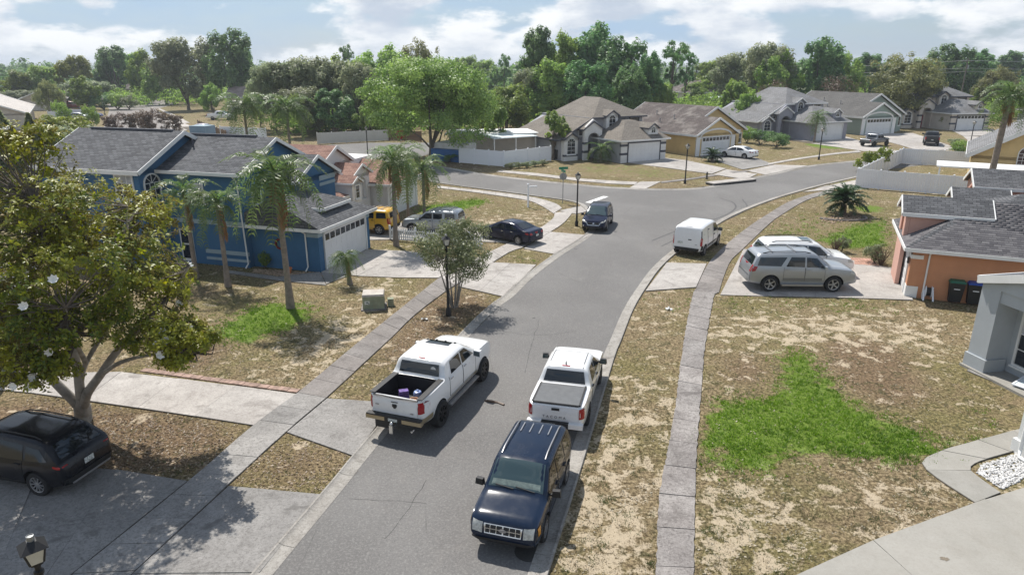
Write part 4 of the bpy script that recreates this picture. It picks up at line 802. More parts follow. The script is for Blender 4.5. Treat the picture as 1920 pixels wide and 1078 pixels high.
CRV = dict(W=1.84, wb=2.62, zs=0.27, wr=0.355, ww=0.23, rim='alloy', spokes=5, tumble=0.30, round=0.8, taper=0.12, nose=0.12, soft=0.07,
    top=[(-2.15, 0.75), (-2.10, 1.05), (-1.75, 1.55), (-1.5, 1.64), (-0.4, 1.68), (0.35, 1.63), (1.28, 1.08), (1.45, 1.04), (2.1, 0.88), (2.28, 0.62), (2.3, 0.45)], belt=[(-2.2, 1.06), (2.2, 0.96)],
    win=[[(-1.7, 1.12), (-1.08, 1.08), (-1.08, 1.46), (-1.5, 1.42)], [(-1.0, 1.08), (-0.12, 1.05), (-0.12, 1.52), (-0.98, 1.48)], [(-0.04, 1.04), (0.95, 1.02), (0.45, 1.46), (-0.04, 1.52)]], ws=(1.22, 0.36, 0.76, 0.62), rw=[(-0.64, 1.12), (0.64, 1.12), (0.55, 1.46), (-0.55, 1.46)],
    doors=[(-0.96, -0.1, 0.42, 1.02), (-0.08, 0.9, 0.42, 1.0)], mirror=(0.88, 1.06, 0.2), hl=[(0.50, 0.72), (0.86, 0.80), (0.84, 0.92), (0.52, 0.80)], tl=[(0.6, 0.85), (0.84, 0.85), (0.78, 1.2), (0.64, 1.2)],
    patches=[('grille', 'front', [(-0.36, 0.58), (0.36, 0.58), (0.50, 0.76), (-0.50, 0.76)], 'black_trim', 0.02), ('grille_bar', 'front', [(-0.36, 0.55), (0.36, 0.55), (0.38, 0.595), (-0.38, 0.595)], 'chrome', 0.03), ('grille_bar', 'front', [(0.36, 0.55), (0.41, 0.55), (0.56, 0.78), (0.50, 0.78)], 'chrome', 0.03), ('grille_bar', 'front', [(-0.41, 0.55), (-0.36, 0.55), (-0.50, 0.78), (-0.56, 0.78)], 'chrome', 0.03), ('badge', 'front', [(-0.06, 0.65), (0.06, 0.65), (0.06, 0.74), (-0.06, 0.74)], 'chrome', 0.032), ('bumper', 'front', [(-0.8, 0.34), (0.8, 0.34), (0.8, 0.46), (-0.8, 0.46)], 'black_trim', 0.02)])
Car('car', 'dark blue SUV facing the camera beside the lamp post at the junction', 'car', (7.77, 51.82), (6.99, 49.07), 'L', CRV, 'paint_navy', 'vehicles at the junction', 1.0)

VAN = dict(W=1.84, wb=3.0, zs=0.28, wr=0.335, ww=0.22, rim='alloy', spokes=7, tumble=0.12, round=0.5, taper=0.06, nose=0.07, soft=0.05,
    top=[(-2.24, 0.6), (-2.22, 1.0), (-2.16, 1.70), (-2.05, 1.82), (-1.0, 1.86), (0.4, 1.84), (0.75, 1.76), (1.55, 1.18), (1.7, 1.12), (2.15, 0.98), (2.30, 0.75), (2.32, 0.5)], belt=[(-2.3, 1.12), (2.3, 1.06)],
    win=[[(0.22, 1.16), (1.30, 1.12), (0.82, 1.62), (0.22, 1.66)]], ws=(1.48, 0.78, 0.76, 0.70), doors=[(0.14, 1.12, 0.44, 1.10), (-0.98, 0.10, 0.44, 1.60)], mirror=(1.12, 1.16, 0.24), mirror_mat='black_trim', handle='black_trim', hl=[(0.6, 0.8), (0.86, 0.8), (0.84, 1.0), (0.62, 0.95)],
    tl=[(0.80, 0.72), (0.90, 0.72), (0.88, 1.20), (0.80, 1.20)], sidelamp=[([(-2.22, 0.72), (-2.10, 0.72), (-2.08, 1.20), (-2.19, 1.20)], 'red_lens'), ([(-2.20, 1.20), (-2.10, 1.20), (-2.04, 1.60), (-2.14, 1.60)], 'black_trim')],
    patches=[('rear_bumper', 'rear', [(-0.86, 0.32), (0.86, 0.32), (0.86, 0.56), (-0.86, 0.56)], 'black_trim', 0.035), ('lower_cladding', 'side', [(-2.2, 0.32), (-1.92, 0.32), (-1.92, 0.72), (-2.2, 0.72)], 'black_trim', 0.008), ('side_strip', 'side', [(-1.0, 0.50), (1.0, 0.50), (1.0, 0.60), (-1.0, 0.60)], 'black_trim', 0.012),
             ('rear_door', 'rear', [(-0.77, 0.58), (-0.008, 0.58), (-0.008, 1.68), (-0.74, 1.68)], 'paint_white', 0.010), ('rear_door', 'rear', [(0.008, 0.58), (0.77, 0.58), (0.74, 1.68), (0.008, 1.68)], 'paint_white', 0.010), ('rear_handle', 'rear', [(-0.26, 1.02), (-0.06, 1.02), (-0.06, 1.08), (-0.26, 1.08)], 'black_trim', 0.03),
             ('brake_lamp', 'top', [(-2.06, -0.2), (-2.06, 0.2), (-2.0, 0.2), (-2.0, -0.2)], 'alloy', 0.01), ('badge', 'rear', [(-0.62, 0.78), (-0.48, 0.78), (-0.48, 0.81), (-0.62, 0.81)], 'alloy', 0.02)], plate=[('rear', 0.42, 0.84, 0.31, 0.15)])
Car('van', 'small white cargo van with closed rear doors, parked on the right verge', 'van', (12.26, 42.17), (14.08, 45.16), 'R', VAN, 'paint_white', 'vehicles at the junction', 1.06)

SEQ = dict(W=1.96, wb=3.0, zs=0.36, wr=0.40, ww=0.27, rim='alloy', spokes=5, tumble=0.24, round=0.55, taper=0.07, nose=0.08, soft=0.06,
    top=[(-2.52, 0.8), (-2.49, 1.1), (-2.40, 1.25), (-2.20, 1.76), (-2.02, 1.86), (-0.6, 1.92), (0.45, 1.88), (0.68, 1.80), (1.30, 1.28), (1.45, 1.24), (2.3, 1.14), (2.50, 1.0), (2.58, 0.75), (2.60, 0.55)], belt=[(-2.6, 1.26), (2.6, 1.16)],
    win=[[(-2.18, 1.30), (-1.06, 1.28), (-0.78, 1.70), (-2.05, 1.68)], [(-0.82, 1.27), (0.06, 1.25), (0.06, 1.70), (-0.58, 1.71)], [(0.14, 1.25), (1.06, 1.22), (0.62, 1.66), (0.14, 1.70)]], ws=(1.24, 0.66, 0.78, 0.68), rw=[(-0.72, 1.3), (0.72, 1.3), (0.66, 1.68), (-0.66, 1.68)],
    doors=[(-0.92, 0.08, 0.58, 1.23), (0.10, 1.02, 0.58, 1.2)], mirror=(1.0, 1.26, 0.22), hl=[(0.55, 0.92), (0.88, 0.92), (0.86, 1.08), (0.56, 1.08)], tl=[(0.74, 1.0), (0.94, 1.0), (0.90, 1.34), (0.78, 1.34)],
    sidelamp=[([(-2.48, 1.00), (-2.26, 1.05), (-2.16, 1.26), (-2.42, 1.28)], 'red_lens'), ([(2.22, 0.92), (2.46, 0.90), (2.40, 1.05), (2.22, 1.08)], 'clear_lens')], rails=(-1.9, 0.35, 0.66), rail_mat='black_trim', cross=(-1.45, -0.35),
    patches=[('bumper', 'rear', [(-0.9, 0.5), (0.9, 0.5), (0.9, 0.80), (-0.9, 0.80)], 'paint_silver', 0.05), ('body_trim', 'side', [(-0.92, 0.60), (0.92, 0.60), (0.92, 0.72), (-0.92, 0.72)], 'paint_grey', 0.008), ('grille', 'front', [(-0.45, 0.8), (0.45, 0.8), (0.45, 1.08), (-0.45, 1.08)], 'chrome', 0.02)],
    boxes=[('running_board', [(-0.98, 0.98, 0.86, 1.06, 0.34, 0.42)], 'alloy'), ('running_board', [(-0.98, 0.98, -1.06, -0.86, 0.34, 0.42)], 'alloy')])
Car('car', 'silver SUV with roof rails, nearest of the two in the orange house driveway', 'car', (13.83, 34.96), (17.28, 34.83), 'R', SEQ, 'paint_silver', 'cars in the orange house driveway', 1.12)
HIGH = dict(SEQ, rails=(-1.7, 0.35, 0.64), cross=(), wb=2.8, top=[(-2.40, 0.8), (-2.37, 1.0), (-2.24, 1.15), (-1.98, 1.62), (-1.75, 1.72), (-0.4, 1.76), (0.45, 1.72), (0.7, 1.64), (1.42, 1.14), (1.55, 1.10), (2.25, 0.98), (2.42, 0.85), (2.5, 0.6)], belt=[(-2.5, 1.12), (2.5, 1.04)], boxes=[], wr=0.38, zs=0.3,
    win=[[(-1.95, 1.16), (-1.0, 1.15), (-0.9, 1.56), (-1.8, 1.54)], [(-0.88, 1.15), (0.04, 1.13), (0.04, 1.58), (-0.7, 1.58)], [(0.1, 1.13), (1.12, 1.1), (0.66, 1.52), (0.1, 1.58)]], ws=(1.36, 0.7, 0.76, 0.66), rw=[(-0.7, 1.18), (0.7, 1.18), (0.62, 1.56), (-0.62, 1.56)], doors=[(-0.9, 0.08, 0.5, 1.1), (0.1, 1.0, 0.5, 1.08)], mirror=(1.05, 1.14, 0.2),
    tl=[(0.7, 0.9), (0.9, 0.9), (0.86, 1.16), (0.7, 1.16)], hl=[(0.5, 0.74), (0.88, 0.74), (0.86, 0.92), (0.52, 0.92)], sidelamp=[([(-2.36, 0.92), (-2.1, 0.95), (-2.04, 1.1), (-2.26, 1.12)], 'red_lens'), ([(2.1, 0.78), (2.36, 0.76), (2.3, 0.92), (2.1, 0.94)], 'clear_lens')],
    patches=[('sunroof', 'top', [(-0.1, -0.42), (-0.1, 0.42), (0.42, 0.40), (0.42, -0.40)], 'car_glass_clear', 0.010), ('grille', 'front', [(-0.45, 0.6), (0.45, 0.6), (0.45, 0.9), (-0.45, 0.9)], 'black_trim', 0.02)])
Car('car', 'white SUV with sunroof, behind the silver SUV beside the shrubs', 'car', (15.18, 37.89), (18.59, 37.68), 'R', HIGH, 'paint_white', 'cars in the orange house driveway', 1.13)

SED = dict(W=1.83, wb=2.77, zs=0.22, wr=0.33, ww=0.22, rim='alloy', spokes=9, tumble=0.34, round=0.8, taper=0.12, nose=0.12, soft=0.07,
    top=[(-2.38, 0.6), (-2.35, 0.92), (-2.2, 1.04), (-1.75, 1.08), (-0.95, 1.40), (-0.5, 1.46), (0.2, 1.45), (0.5, 1.38), (1.35, 0.98), (1.5, 0.95), (2.1, 0.80), (2.36, 0.62), (2.42, 0.4)], belt=[(-2.4, 0.98), (2.4, 0.90)],
    win=[[(-1.32, 1.03), (-0.22, 0.98), (-0.22, 1.33), (-0.80, 1.30)], [(-0.15, 0.97), (1.05, 0.94), (0.45, 1.27), (-0.15, 1.33)]], ws=(1.28, 0.50, 0.72, 0.58), rwt=(-1.66, -0.98, 0.66, 0.56), doors=[(-1.0, -0.2, 0.36, 0.96), (-0.18, 0.92, 0.36, 0.93)], mirror=(0.92, 0.98, 0.18), handle='chrome',
    tl=[(0.5, 0.80), (0.86, 0.78), (0.84, 0.94), (0.55, 0.94)], sidelamp=[([(-2.36, 0.80), (-2.0, 0.86), (-1.98, 0.95), (-2.32, 0.95)], 'red_lens')], hl=[(0.5, 0.6), (0.86, 0.6), (0.84, 0.72), (0.55, 0.74)], plate=[('rear', 0, 0.72, 0.3, 0.14)],
    patches=[('bumper', 'rear', [(-0.7, 0.32), (0.7, 0.32), (0.7, 0.42), (-0.7, 0.42)], 'black_trim', 0.02)])
Car('car', 'dark navy sedan with its tail towards the road, beside the picket fence', 'car', (0.40, 44.95), (-2.66, 47.28), 'L', SED, 'paint_navy', 'cars in the corner driveway', 0.98)
XTE = dict(W=1.84, wb=2.65, zs=0.36, wr=0.385, ww=0.26, rim='alloy', spokes=6, tumble=0.16, round=0.5, taper=0.06, nose=0.07, soft=0.05,
    top=[(-2.2, 0.8), (-2.18, 1.15), (-2.05, 1.70), (-1.85, 1.80), (-0.6, 1.82), (-0.45, 1.74), (0.15, 1.72), (0.35, 1.66), (0.92, 1.20), (1.05, 1.17), (1.95, 1.08), (2.1, 0.95), (2.18, 0.7), (2.2, 0.5)], belt=[(-2.3, 1.18), (2.3, 1.10)],
    win=[[(-1.92, 1.24), (-1.15, 1.22), (-1.15, 1.62), (-1.86, 1.62)], [(-0.95, 1.21), (-0.28, 1.20), (-0.28, 1.58), (-0.95, 1.60)], [(-0.18, 1.20), (0.70, 1.18), (0.30, 1.56), (-0.18, 1.58)]], ws=(0.86, 0.32, 0.72, 0.66), rw=[(-0.64, 1.26), (0.64, 1.26), (0.6, 1.62), (-0.6, 1.62)],
    doors=[(-1.02, -0.24, 0.52, 1.17), (-0.22, 0.82, 0.52, 1.15)], mirror=(0.66, 1.2, 0.2), mirror_mat='black_trim', handle='black_trim', tl=[(0.70, 0.85), (0.86, 0.85), (0.84, 1.25), (0.70, 1.25)], sidelamp=[([(-2.17, 0.85), (-2.04, 0.85), (-1.98, 1.25), (-2.10, 1.25)], 'red_lens')], hl=[(0.5, 0.84), (0.84, 0.84), (0.82, 1.0), (0.52, 1.0)],
    rails=(-1.7, 0.0, 0.62), rail_mat='alloy', cross=(-1.4, -0.9, -0.35), patches=[('bumper', 'rear', [(-0.84, 0.46), (0.84, 0.46), (0.84, 0.68), (-0.84, 0.68)], 'black_trim', 0.08), ('grille', 'front', [(-0.42, 0.78), (0.42, 0.78), (0.42, 1.0), (-0.42, 1.0)], 'black_trim', 0.02)])
Car('car', 'yellow SUV with roof rack parked beside the blue house garage', 'car', (-9.38, 47.75), (-12.26, 48.57), 'L', XTE, 'paint_yellow', 'cars in the corner driveway', 1.0)
Car('car', 'silver SUV behind the picket fence, partly hidden by the small tree', 'car', (-4.49, 47.44), (-7.33, 48.16), 'L', dict(XTE, cross=(-1.4, -0.35)), 'paint_silver', 'cars in the corner driveway', 1.0)
Car('car', 'white sedan in front of the yellow house garage', 'car', (30.02, 89.11), (27.75, 91.6), 'L', SED, 'paint_white', 'cars across the street', 1.05)

JEEP = dict(RAM, W=1.88, rim='dark_alloy', spokes=5, wr=0.42, ww=0.28, wout=0.06, wb=3.4, tumble=0.08, top=[(-2.7, 1.05), (-2.66, 1.18), (-1.05, 1.2), (-0.98, 1.7), (-0.8, 1.83), (0.3, 1.84), (0.5, 1.78), (0.85, 1.28), (1.0, 1.24), (2.2, 1.16), (2.3, 1.0), (2.34, 0.7)], belt=[(-3, 1.2), (2.6, 1.2)], bed=(-2.6, -1.12, 0.66, 0.75),
    win=[[(-0.88, 1.24), (-0.2, 1.24), (-0.2, 1.7), (-0.84, 1.7)], [(-0.12, 1.24), (0.62, 1.24), (0.42, 1.7), (-0.12, 1.7)]], ws=(0.82, 0.5, 0.72, 0.68), rw=[(-0.7, 1.28), (0.7, 1.28), (0.66, 1.68), (-0.66, 1.68)], doors=[(-0.9, -0.18, 0.6, 1.18), (-0.16, 0.7, 0.6, 1.18)], mirror=(0.62, 1.26, 0.2), mirror_mat='black_trim', handle='black_trim',
    tl=[(0.72, 0.9), (0.86, 0.9), (0.86, 1.08), (0.72, 1.08)], hl=[(0.4, 0.95), (0.6, 0.95), (0.6, 1.12), (0.4, 1.12)], sidelamp=[], patches=[('grille', 'front', [(-0.35, 0.85), (0.35, 0.85), (0.35, 1.1), (-0.35, 1.1)], 'black_trim', 0.02), ('soft_top', 'top', [(-0.86, -0.74), (-0.86, 0.74), (-0.1, 0.74), (-0.1, -0.74)], 'black_trim', 0.006)],
    boxes=[('fender', mir((1.15, 2.15, 0.72, 1.06, 0.92, 0.98))[:1], 'black_trim'), ('fender', mir((1.15, 2.15, 0.72, 1.06, 0.92, 0.98))[1:], 'black_trim'), ('fender', mir((-2.2, -1.2, 0.78, 1.04, 0.92, 0.98))[:1], 'paint_grey'), ('fender', mir((-2.2, -1.2, 0.78, 1.04, 0.92, 0.98))[1:], 'paint_grey'), ('bumper', [(-2.85, -2.7, -0.8, 0.8, 0.55, 0.72)], 'black_trim')], plate=[])
Car('pickup_truck', 'grey boxy pickup with black roof in front of the green house', 'pickup truck', (52.65, 104.25), (65.2, 112.4), 'L', JEEP, 'paint_grey', 'cars across the street', 1.0)
DRK = dict(RAM, W=2.0, wr=0.41, ww=0.28, wout=0.0, rim='alloy', spokes=6, boxes=[('bumper', [(-3.18, -3.02, -0.95, 0.95, 0.62, 0.82)], 'black_trim'), ('bed_cover', [(-2.94, -1.45, -0.78, 0.78, 1.44, 1.475)], 'black_trim')], plate=[('rear', 0, 0.95, 0.3, 0.15)],
    patches=[('grille', 'front', [(-0.58, 0.86), (0.58, 0.86), (0.58, 1.26), (-0.58, 1.26)], 'black_trim', 0.02), ('tailgate', 'rear', [(-0.79, 0.86), (0.79, 0.86), (0.79, 1.41), (-0.79, 1.41)], 'paint_dark', 0.02)], mirror_mat='black_trim')
Car('pickup_truck', 'dark grey pickup with its tail towards the road, right of the grey pickup', 'pickup truck', (62.29, 104.96), (65.9, 111.7), 'L', DRK, 'paint_dark', 'cars across the street', 1.0)
# vehicles in the far street, a few pixels long
def far_car(name, label, cat, A, ang, sp, paint, scale=1.0):
    d = Vector((math.cos(R(ang)), math.sin(R(ang)))); A = Vector(A); return Car(name, label, cat, A - d * sp['wb'] / 2, A + d * sp['wb'] / 2, 'R', sp, paint, 'vehicles in the far street', scale, False)
far_car('car', 'dark red SUV beside the white fence in the far street', 'car', (-120.22, 192.65), 20, XTE, 'paint_red', 1.15)
far_car('van', 'dark van just behind the red SUV in the far street', 'van', (-126.86, 205.02), 20, VAN, 'paint_dark', 1.2)
far_car('car', 'blue sedan at the white fence end in the far street', 'car', (-96.41, 159.70), 10, SED, 'paint_blue', 1.1)
far_car('car', 'silver sedan just left of the blue sedan in the far street', 'car', (-95.09, 153.49), 12, SED, 'paint_silver', 1.1)
far_car('car', 'dark SUV left of two in front of the far blue house', 'car', (-122.97, 231.73), 80, XTE, 'paint_dark', 1.15)
far_car('car', 'dark sedan right of two in front of the far blue house', 'car', (-118.60, 231.73), 80, SED, 'paint_dark', 1.15)
far_car('pickup_truck', 'white pickup parked by the far tan house with metal roof', 'pickup truck', (-63.78, 153.49), 0, TAC, 'paint_white', 1.1)
far_car('car', 'pale pinkish car seen just over the blue house roof', 'car', (-55.47, 124.31), -20, SED, 'paint_pale', 1.1)
far_car('car', 'teal car left of the blue house roof near the hedge', 'car', (-80.77, 122.35), 30, SED, 'paint_teal', 1.1)

# ------------------------------------------------------------ houses
def shingle(key, a, b, rowh=0.2, w=0.45, stain=None, patch=0.5):
    t = NT(key); uv = t.tc.outputs['UV']
    br = t.n('ShaderNodeTexBrick', {'Vector': uv, 'Color1': a, 'Color2': b, 'Mortar': vary(a, 0.35), 'Scale': 1.0, 'Mortar Size': 0.016, 'Mortar Smooth': 0.3, 'Bias': 0.0, 'Brick Width': w, 'Row Height': rowh})
    br.offset = 0.5; c = br.outputs[0]
    c = t.mix(t.math('MULTIPLY', t.rng(t.noise(0.45, 6, 0.7), 0.4, 0.7), patch), c, vary(b, 1.15))
    if stain: c = t.mix(t.math('MULTIPLY', t.rng(t.noise(0.6, 6, 0.7, stretch=(1.0, 1.0, 0.3)), 0.45, 0.68), 0.75), c, stain)
    c = t.mix(t.math('MULTIPLY', t.rng(t.noise(30, 2, 0.8), 0.4, 0.75), 0.35), c, vary(a, 0.6))
    t.bsdf(c, 0.92, t.bump(br.outputs['Fac'], 0.5, -0.02)); reg(t, key)
shingle('shingle_grey', (0.056, 0.058, 0.064), (0.135, 0.138, 0.145), 0.17, 0.36, patch=0.3); shingle('shingle_tan', (0.155, 0.135, 0.112), (0.215, 0.190, 0.160)); shingle('shingle_brown', (0.070, 0.055, 0.050), (0.110, 0.088, 0.080), stain=(0.26, 0.235, 0.21))
shingle('shingle_light', (0.165, 0.165, 0.170), (0.225, 0.225, 0.228), stain=(0.12, 0.115, 0.11)); shingle('shingle_dark', (0.080, 0.076, 0.072), (0.125, 0.120, 0.112)); shingle('shingle_rust', (0.20, 0.10, 0.075), (0.34, 0.20, 0.15)); shingle('shingle_white', (0.50, 0.46, 0.42), (0.58, 0.54, 0.50))
def mat_tab():
    t = NT('shingle_tab'); r = t.math('FRACT', t.math('ADD', t.n('ShaderNodeObjectInfo').outputs['Random'], t.n('ShaderNodeNewGeometry').outputs['Random Per Island']))
    c = t.mix(r, (0.072, 0.069, 0.076), (0.160, 0.153, 0.156)); c = t.mix(t.math('MULTIPLY', t.rng(t.noise(26, 2, 0.8), 0.4, 0.7), 0.35), c, (0.06, 0.055, 0.06)); t.bsdf(c, 0.93); reg(t, 'shingle_tab')
mat_tab()
ST = dict(bump=0.25, bscale=28)
plain('stucco_blue', (0.042, 0.130, 0.250), 0.85, 0.10, 0.8, **ST); plain('stucco_grey', (0.34, 0.345, 0.37), 0.9, 0.08, 0.7, **ST); plain('stucco_white', (0.70, 0.69, 0.67), 0.85, 0.07, 0.8, grime=(0.45, 0.42, 0.38), **ST); plain('stucco_yellow', (0.62, 0.46, 0.22), 0.9, 0.1, 0.7, **ST)
plain('stucco_lav', (0.30, 0.30, 0.34), 0.9, 0.08, 0.7, **ST); plain('stucco_green', (0.30, 0.37, 0.33), 0.9, 0.08, 0.7, **ST); plain('stucco_cream', (0.58, 0.52, 0.45), 0.9, 0.1, 0.7, **ST); plain('stucco_orange', (0.54, 0.255, 0.135), 0.9, 0.10, 0.6, grime=(0.44, 0.21, 0.115), **ST); plain('stucco_pink', (0.58, 0.34, 0.27), 0.9, 0.08, 0.7, **ST)
plain('stucco_near', (0.40, 0.43, 0.45), 0.9, 0.08, 0.6, bump=0.5, bscale=22); plain('band_blue', (0.30, 0.38, 0.42), 0.85, 0.08); plain('trim_white', (0.74, 0.74, 0.72), 0.65, 0.05, 1.2, grime=(0.5, 0.48, 0.44)); plain('trim_dark', (0.075, 0.078, 0.095), 0.8, 0.1); plain('garage_white', (0.72, 0.72, 0.71), 0.55, 0.05, 0.8)
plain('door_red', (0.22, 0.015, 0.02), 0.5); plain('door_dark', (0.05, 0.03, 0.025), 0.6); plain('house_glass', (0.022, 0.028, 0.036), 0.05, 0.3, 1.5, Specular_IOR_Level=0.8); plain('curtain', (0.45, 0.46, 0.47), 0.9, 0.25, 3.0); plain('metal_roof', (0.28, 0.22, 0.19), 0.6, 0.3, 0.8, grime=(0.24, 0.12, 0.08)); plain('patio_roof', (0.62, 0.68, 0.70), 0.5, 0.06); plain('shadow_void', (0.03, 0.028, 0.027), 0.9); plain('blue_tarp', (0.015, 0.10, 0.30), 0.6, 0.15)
plain('vent_metal', (0.30, 0.30, 0.30), 0.6)

class House:
    def __init__(s, label, O, ang, roof, wall, trim, scale=1.0, name='house', group=None):
        s.root = thing(name, label, 'house', (O[0], O[1], 0), R(ang), group, scale); s.roofm, s.wallm, s.trimm = roof, wall, trim; s.tabs = []
    def box(s, name, x0, x1, y0, y1, z0, z1, mat=None, parent=None): return MB().box(x0, x1, y0, y1, z0, z1).obj(name, mat or s.wallm, parent or s.root)
    def wall(s, poly, z0, z1, mat=None): return MB().prism(poly, z0, z1).obj('wall', mat or s.wallm, s.root)
    def gwall(s, axis, at, pts, th, mat=None, name='wall'):
        """flat wall outline pts (u,z) in the plane axis=at, with thickness th along the axis"""
        P3 = [(at, u, z) if axis == 'x' else (u, at, z) for u, z in pts]; d = (th, 0, 0) if axis == 'x' else (0, th, 0)
        return MB().slab(P3, d).obj(name, mat or s.wallm, s.root)
    def roof(s, planes, mat=None, th=0.13, fascia=(), fm=None, fh=0.19, name='roof'):
        mb = MB()
        for p in planes: mb.slab([(a, b, c) for a, b, c in p], (0, 0, -th))
        me = mb.mesh(name, mat or s.roofm); uvl = me.uv_layers.new(name='uv'); co = np.zeros(len(me.vertices) * 3); me.vertices.foreach_get('co', co); co = co.reshape(-1, 3)
        for pl in me.polygons:
            n = pl.normal; u = Vector((0, 0, 1)).cross(n); u = u.normalized() if u.length > 1e-4 else Vector((1, 0, 0)); v = n.cross(u)
            for li in pl.loop_indices: c = Vector(co[me.loops[li].vertex_index]); uvl.data[li].uv = (c.dot(u), c.dot(v))
        o = mkobj(name, me, s.root)
        for a, b in fascia:
            f = MB(); a, b = Vector(a), Vector(b); f.bar(a - Vector((0, 0, th * 0.5 + 0.03)), b - Vector((0, 0, th * 0.5 + 0.03)), 0.05, fh); f.obj('fascia', fm or s.trimm, o)
        return o
    def gable(s, x0, x1, y0, y1, ze, slope, axis, wm=None, ov=0.35, front=True, back=True, fm=None, fh=0.2, mat=None, th=0.13):
        """gable roof over the rectangle; axis: direction of the ridge; front = lower end of the axis"""
        if axis == 'y':
            xm = (x0 + x1) / 2; zr = ze + slope * (x1 - x0) / 2 + slope * ov; e = ze; a0, a1 = y0 - ov, y1 + ov; L, Rr = x0 - ov, x1 + ov; zr = e + slope * (Rr - L) / 2
            pl = [[(L, a0, e), (xm, a0, zr), (xm, a1, zr), (L, a1, e)], [(xm, a0, zr), (Rr, a0, e), (Rr, a1, e), (xm, a1, zr)]]
            fa = [((L, a0 - .03, e), (xm, a0 - .03, zr)), ((xm, a0 - .03, zr), (Rr, a0 - .03, e)), ((L - .03, a0, e), (L - .03, a1, e)), ((Rr + .03, a0, e), (Rr + .03, a1, e))]
            g = [(x0, 0), (x1, 0)]
        else:
            ym = (y0 + y1) / 2; a0, a1 = x0 - ov, x1 + ov; L, Rr = y0 - ov, y1 + ov; e = ze; zr = e + slope * (Rr - L) / 2
            pl = [[(a0, L, e), (a0, ym, zr), (a1, ym, zr), (a1, L, e)], [(a0, ym, zr), (a0, Rr, e), (a1, Rr, e), (a1, ym, zr)]]
            fa = [((a1 + .03, L, e), (a1 + .03, ym, zr)), ((a1 + .03, ym, zr), (a1 + .03, Rr, e)), ((a0 - .03, L, e), (a0 - .03, ym, zr)), ((a0 - .03, ym, zr), (a0 - .03, Rr, e)), ((a0, L - .03, e), (a1, L - .03, e)), ((a0, Rr + .03, e), (a1, Rr + .03, e))]
        s.roof(pl, mat, th, fa, fm, fh)
        k = ze + slope * ov - 0.02 - th
        for end in ((x0 if axis == 'x' else y0), (x1 if axis == 'x' else y1)):
            u0, u1 = (y0, y1) if axis == 'x' else (x0, x1); um = (u0 + u1) / 2; at = end if end in (x0, y0) else end - 0.12
            s.gwall(axis, at, [(u0, ze - 0.3), (u1, ze - 0.3), (u1, k), (um, zr - 0.04 - th), (u0, k)], 0.12, wm or s.wallm)
        return zr
    def hip(s, x0, x1, y0, y1, ze, slope, ov=0.4, mat=None, fm=None, axis=None, hips=(1, 1)):
        X0, X1, Y0, Y1 = x0 - ov, x1 + ov, y0 - ov, y1 + ov; e = ze
        if axis == 'x' or (axis is None and (X1 - X0) >= (Y1 - Y0)):
            h = (Y1 - Y0) / 2; zr = e + slope * h; ym = (Y0 + Y1) / 2; a = X0 + h * hips[0]; b = X1 - h * hips[1]
            pl = [[(X0, Y0, e), (X1, Y0, e), (b, ym, zr), (a, ym, zr)], [(X1, Y1, e), (X0, Y1, e), (a, ym, zr), (b, ym, zr)], [(X0, Y1, e), (X0, Y0, e), (a, ym, zr)], [(X1, Y0, e), (X1, Y1, e), (b, ym, zr)]]
        else:
            h = (X1 - X0) / 2; zr = e + slope * h; xm = (X0 + X1) / 2; a = Y0 + h * hips[0]; b = Y1 - h * hips[1]
            pl = [[(X0, Y1, e), (X0, Y0, e), (xm, a, zr), (xm, b, zr)], [(X1, Y0, e), (X1, Y1, e), (xm, b, zr), (xm, a, zr)], [(X0, Y0, e), (X1, Y0, e), (xm, a, zr)], [(X1, Y1, e), (X0, Y1, e), (xm, b, zr)]]
        fa = [((X0, Y0 - .03, e), (X1, Y0 - .03, e)), ((X0 - .03, Y0, e), (X0 - .03, Y1, e)), ((X1 + .03, Y0, e), (X1 + .03, Y1, e)), ((X0, Y1 + .03, e), (X1, Y1 + .03, e))]
        s.roof(pl, mat, fascia=fa, fm=fm); return pl
    def window(s, axis, at, sg, u, z0, z1, w, grid=(2, 2), arch=False, frame='trim_white', glass='house_glass', fw=0.09, bar=0.035, curtain=0):
        """window in the plane axis=at looking along sg; frame, one pane per light, bars"""
        def P3(uu, z, d): return (at + sg * d, uu, z) if axis == 'x' else (uu, at + sg * d, z)
        fr = MB(); h = w / 2; za = z1 - h * 0.9 if arch else z1
        def ring(k): 
            p = [(u - h - k, z0 - k), (u + h + k, z0 - k)]
            if arch: p += [(u + (h + k) * math.cos(a), za + (h + k) * 0.9 * math.sin(a)) for a in np.linspace(0, PI, 11)]
            else: p += [(u + h + k, z1 + k), (u - h - k, z1 + k)]
            return p
        o_, i_ = ring(fw), ring(0); n = len(o_)
        for k in range(n):
            a, b, c, d = o_[k], o_[(k + 1) % n], i_[(k + 1) % n], i_[k]
            fr.slab([P3(*a, 0.06), P3(*b, 0.06), P3(*c, 0.06), P3(*d, 0.06)], tuple(x - y for x, y in zip(P3(0, 0, -0.01), P3(0, 0, 0.06))))
        root = fr.obj('window', frame, s.root)
        if curtain: MB().poly([P3(p[0], p[1] if p[1] > z0 + .01 else z0 + (z1 - z0) * curtain, 0.012) for p in ring(-0.02)]).obj('curtain', 'curtain', root)
        gx, gz = grid; zt = za if arch else z1
        for i in range(gx):
            for j in range(gz):
                a0, a1 = u - h + w * i / gx + bar / 2, u - h + w * (i + 1) / gx - bar / 2; b0, b1 = z0 + (zt - z0) * j / gz + bar / 2, z0 + (zt - z0) * (j + 1) / gz - bar / 2
                MB().slab([P3(a0, b0, 0.014), P3(a1, b0, 0.014), P3(a1, b1, 0.014), P3(a0, b1, 0.014)], tuple(x - y for x, y in zip(P3(0, 0, 0.02), P3(0, 0, 0.014)))).obj('pane', glass if not (curtain and j >= gz * curtain) else 'curtain', root)
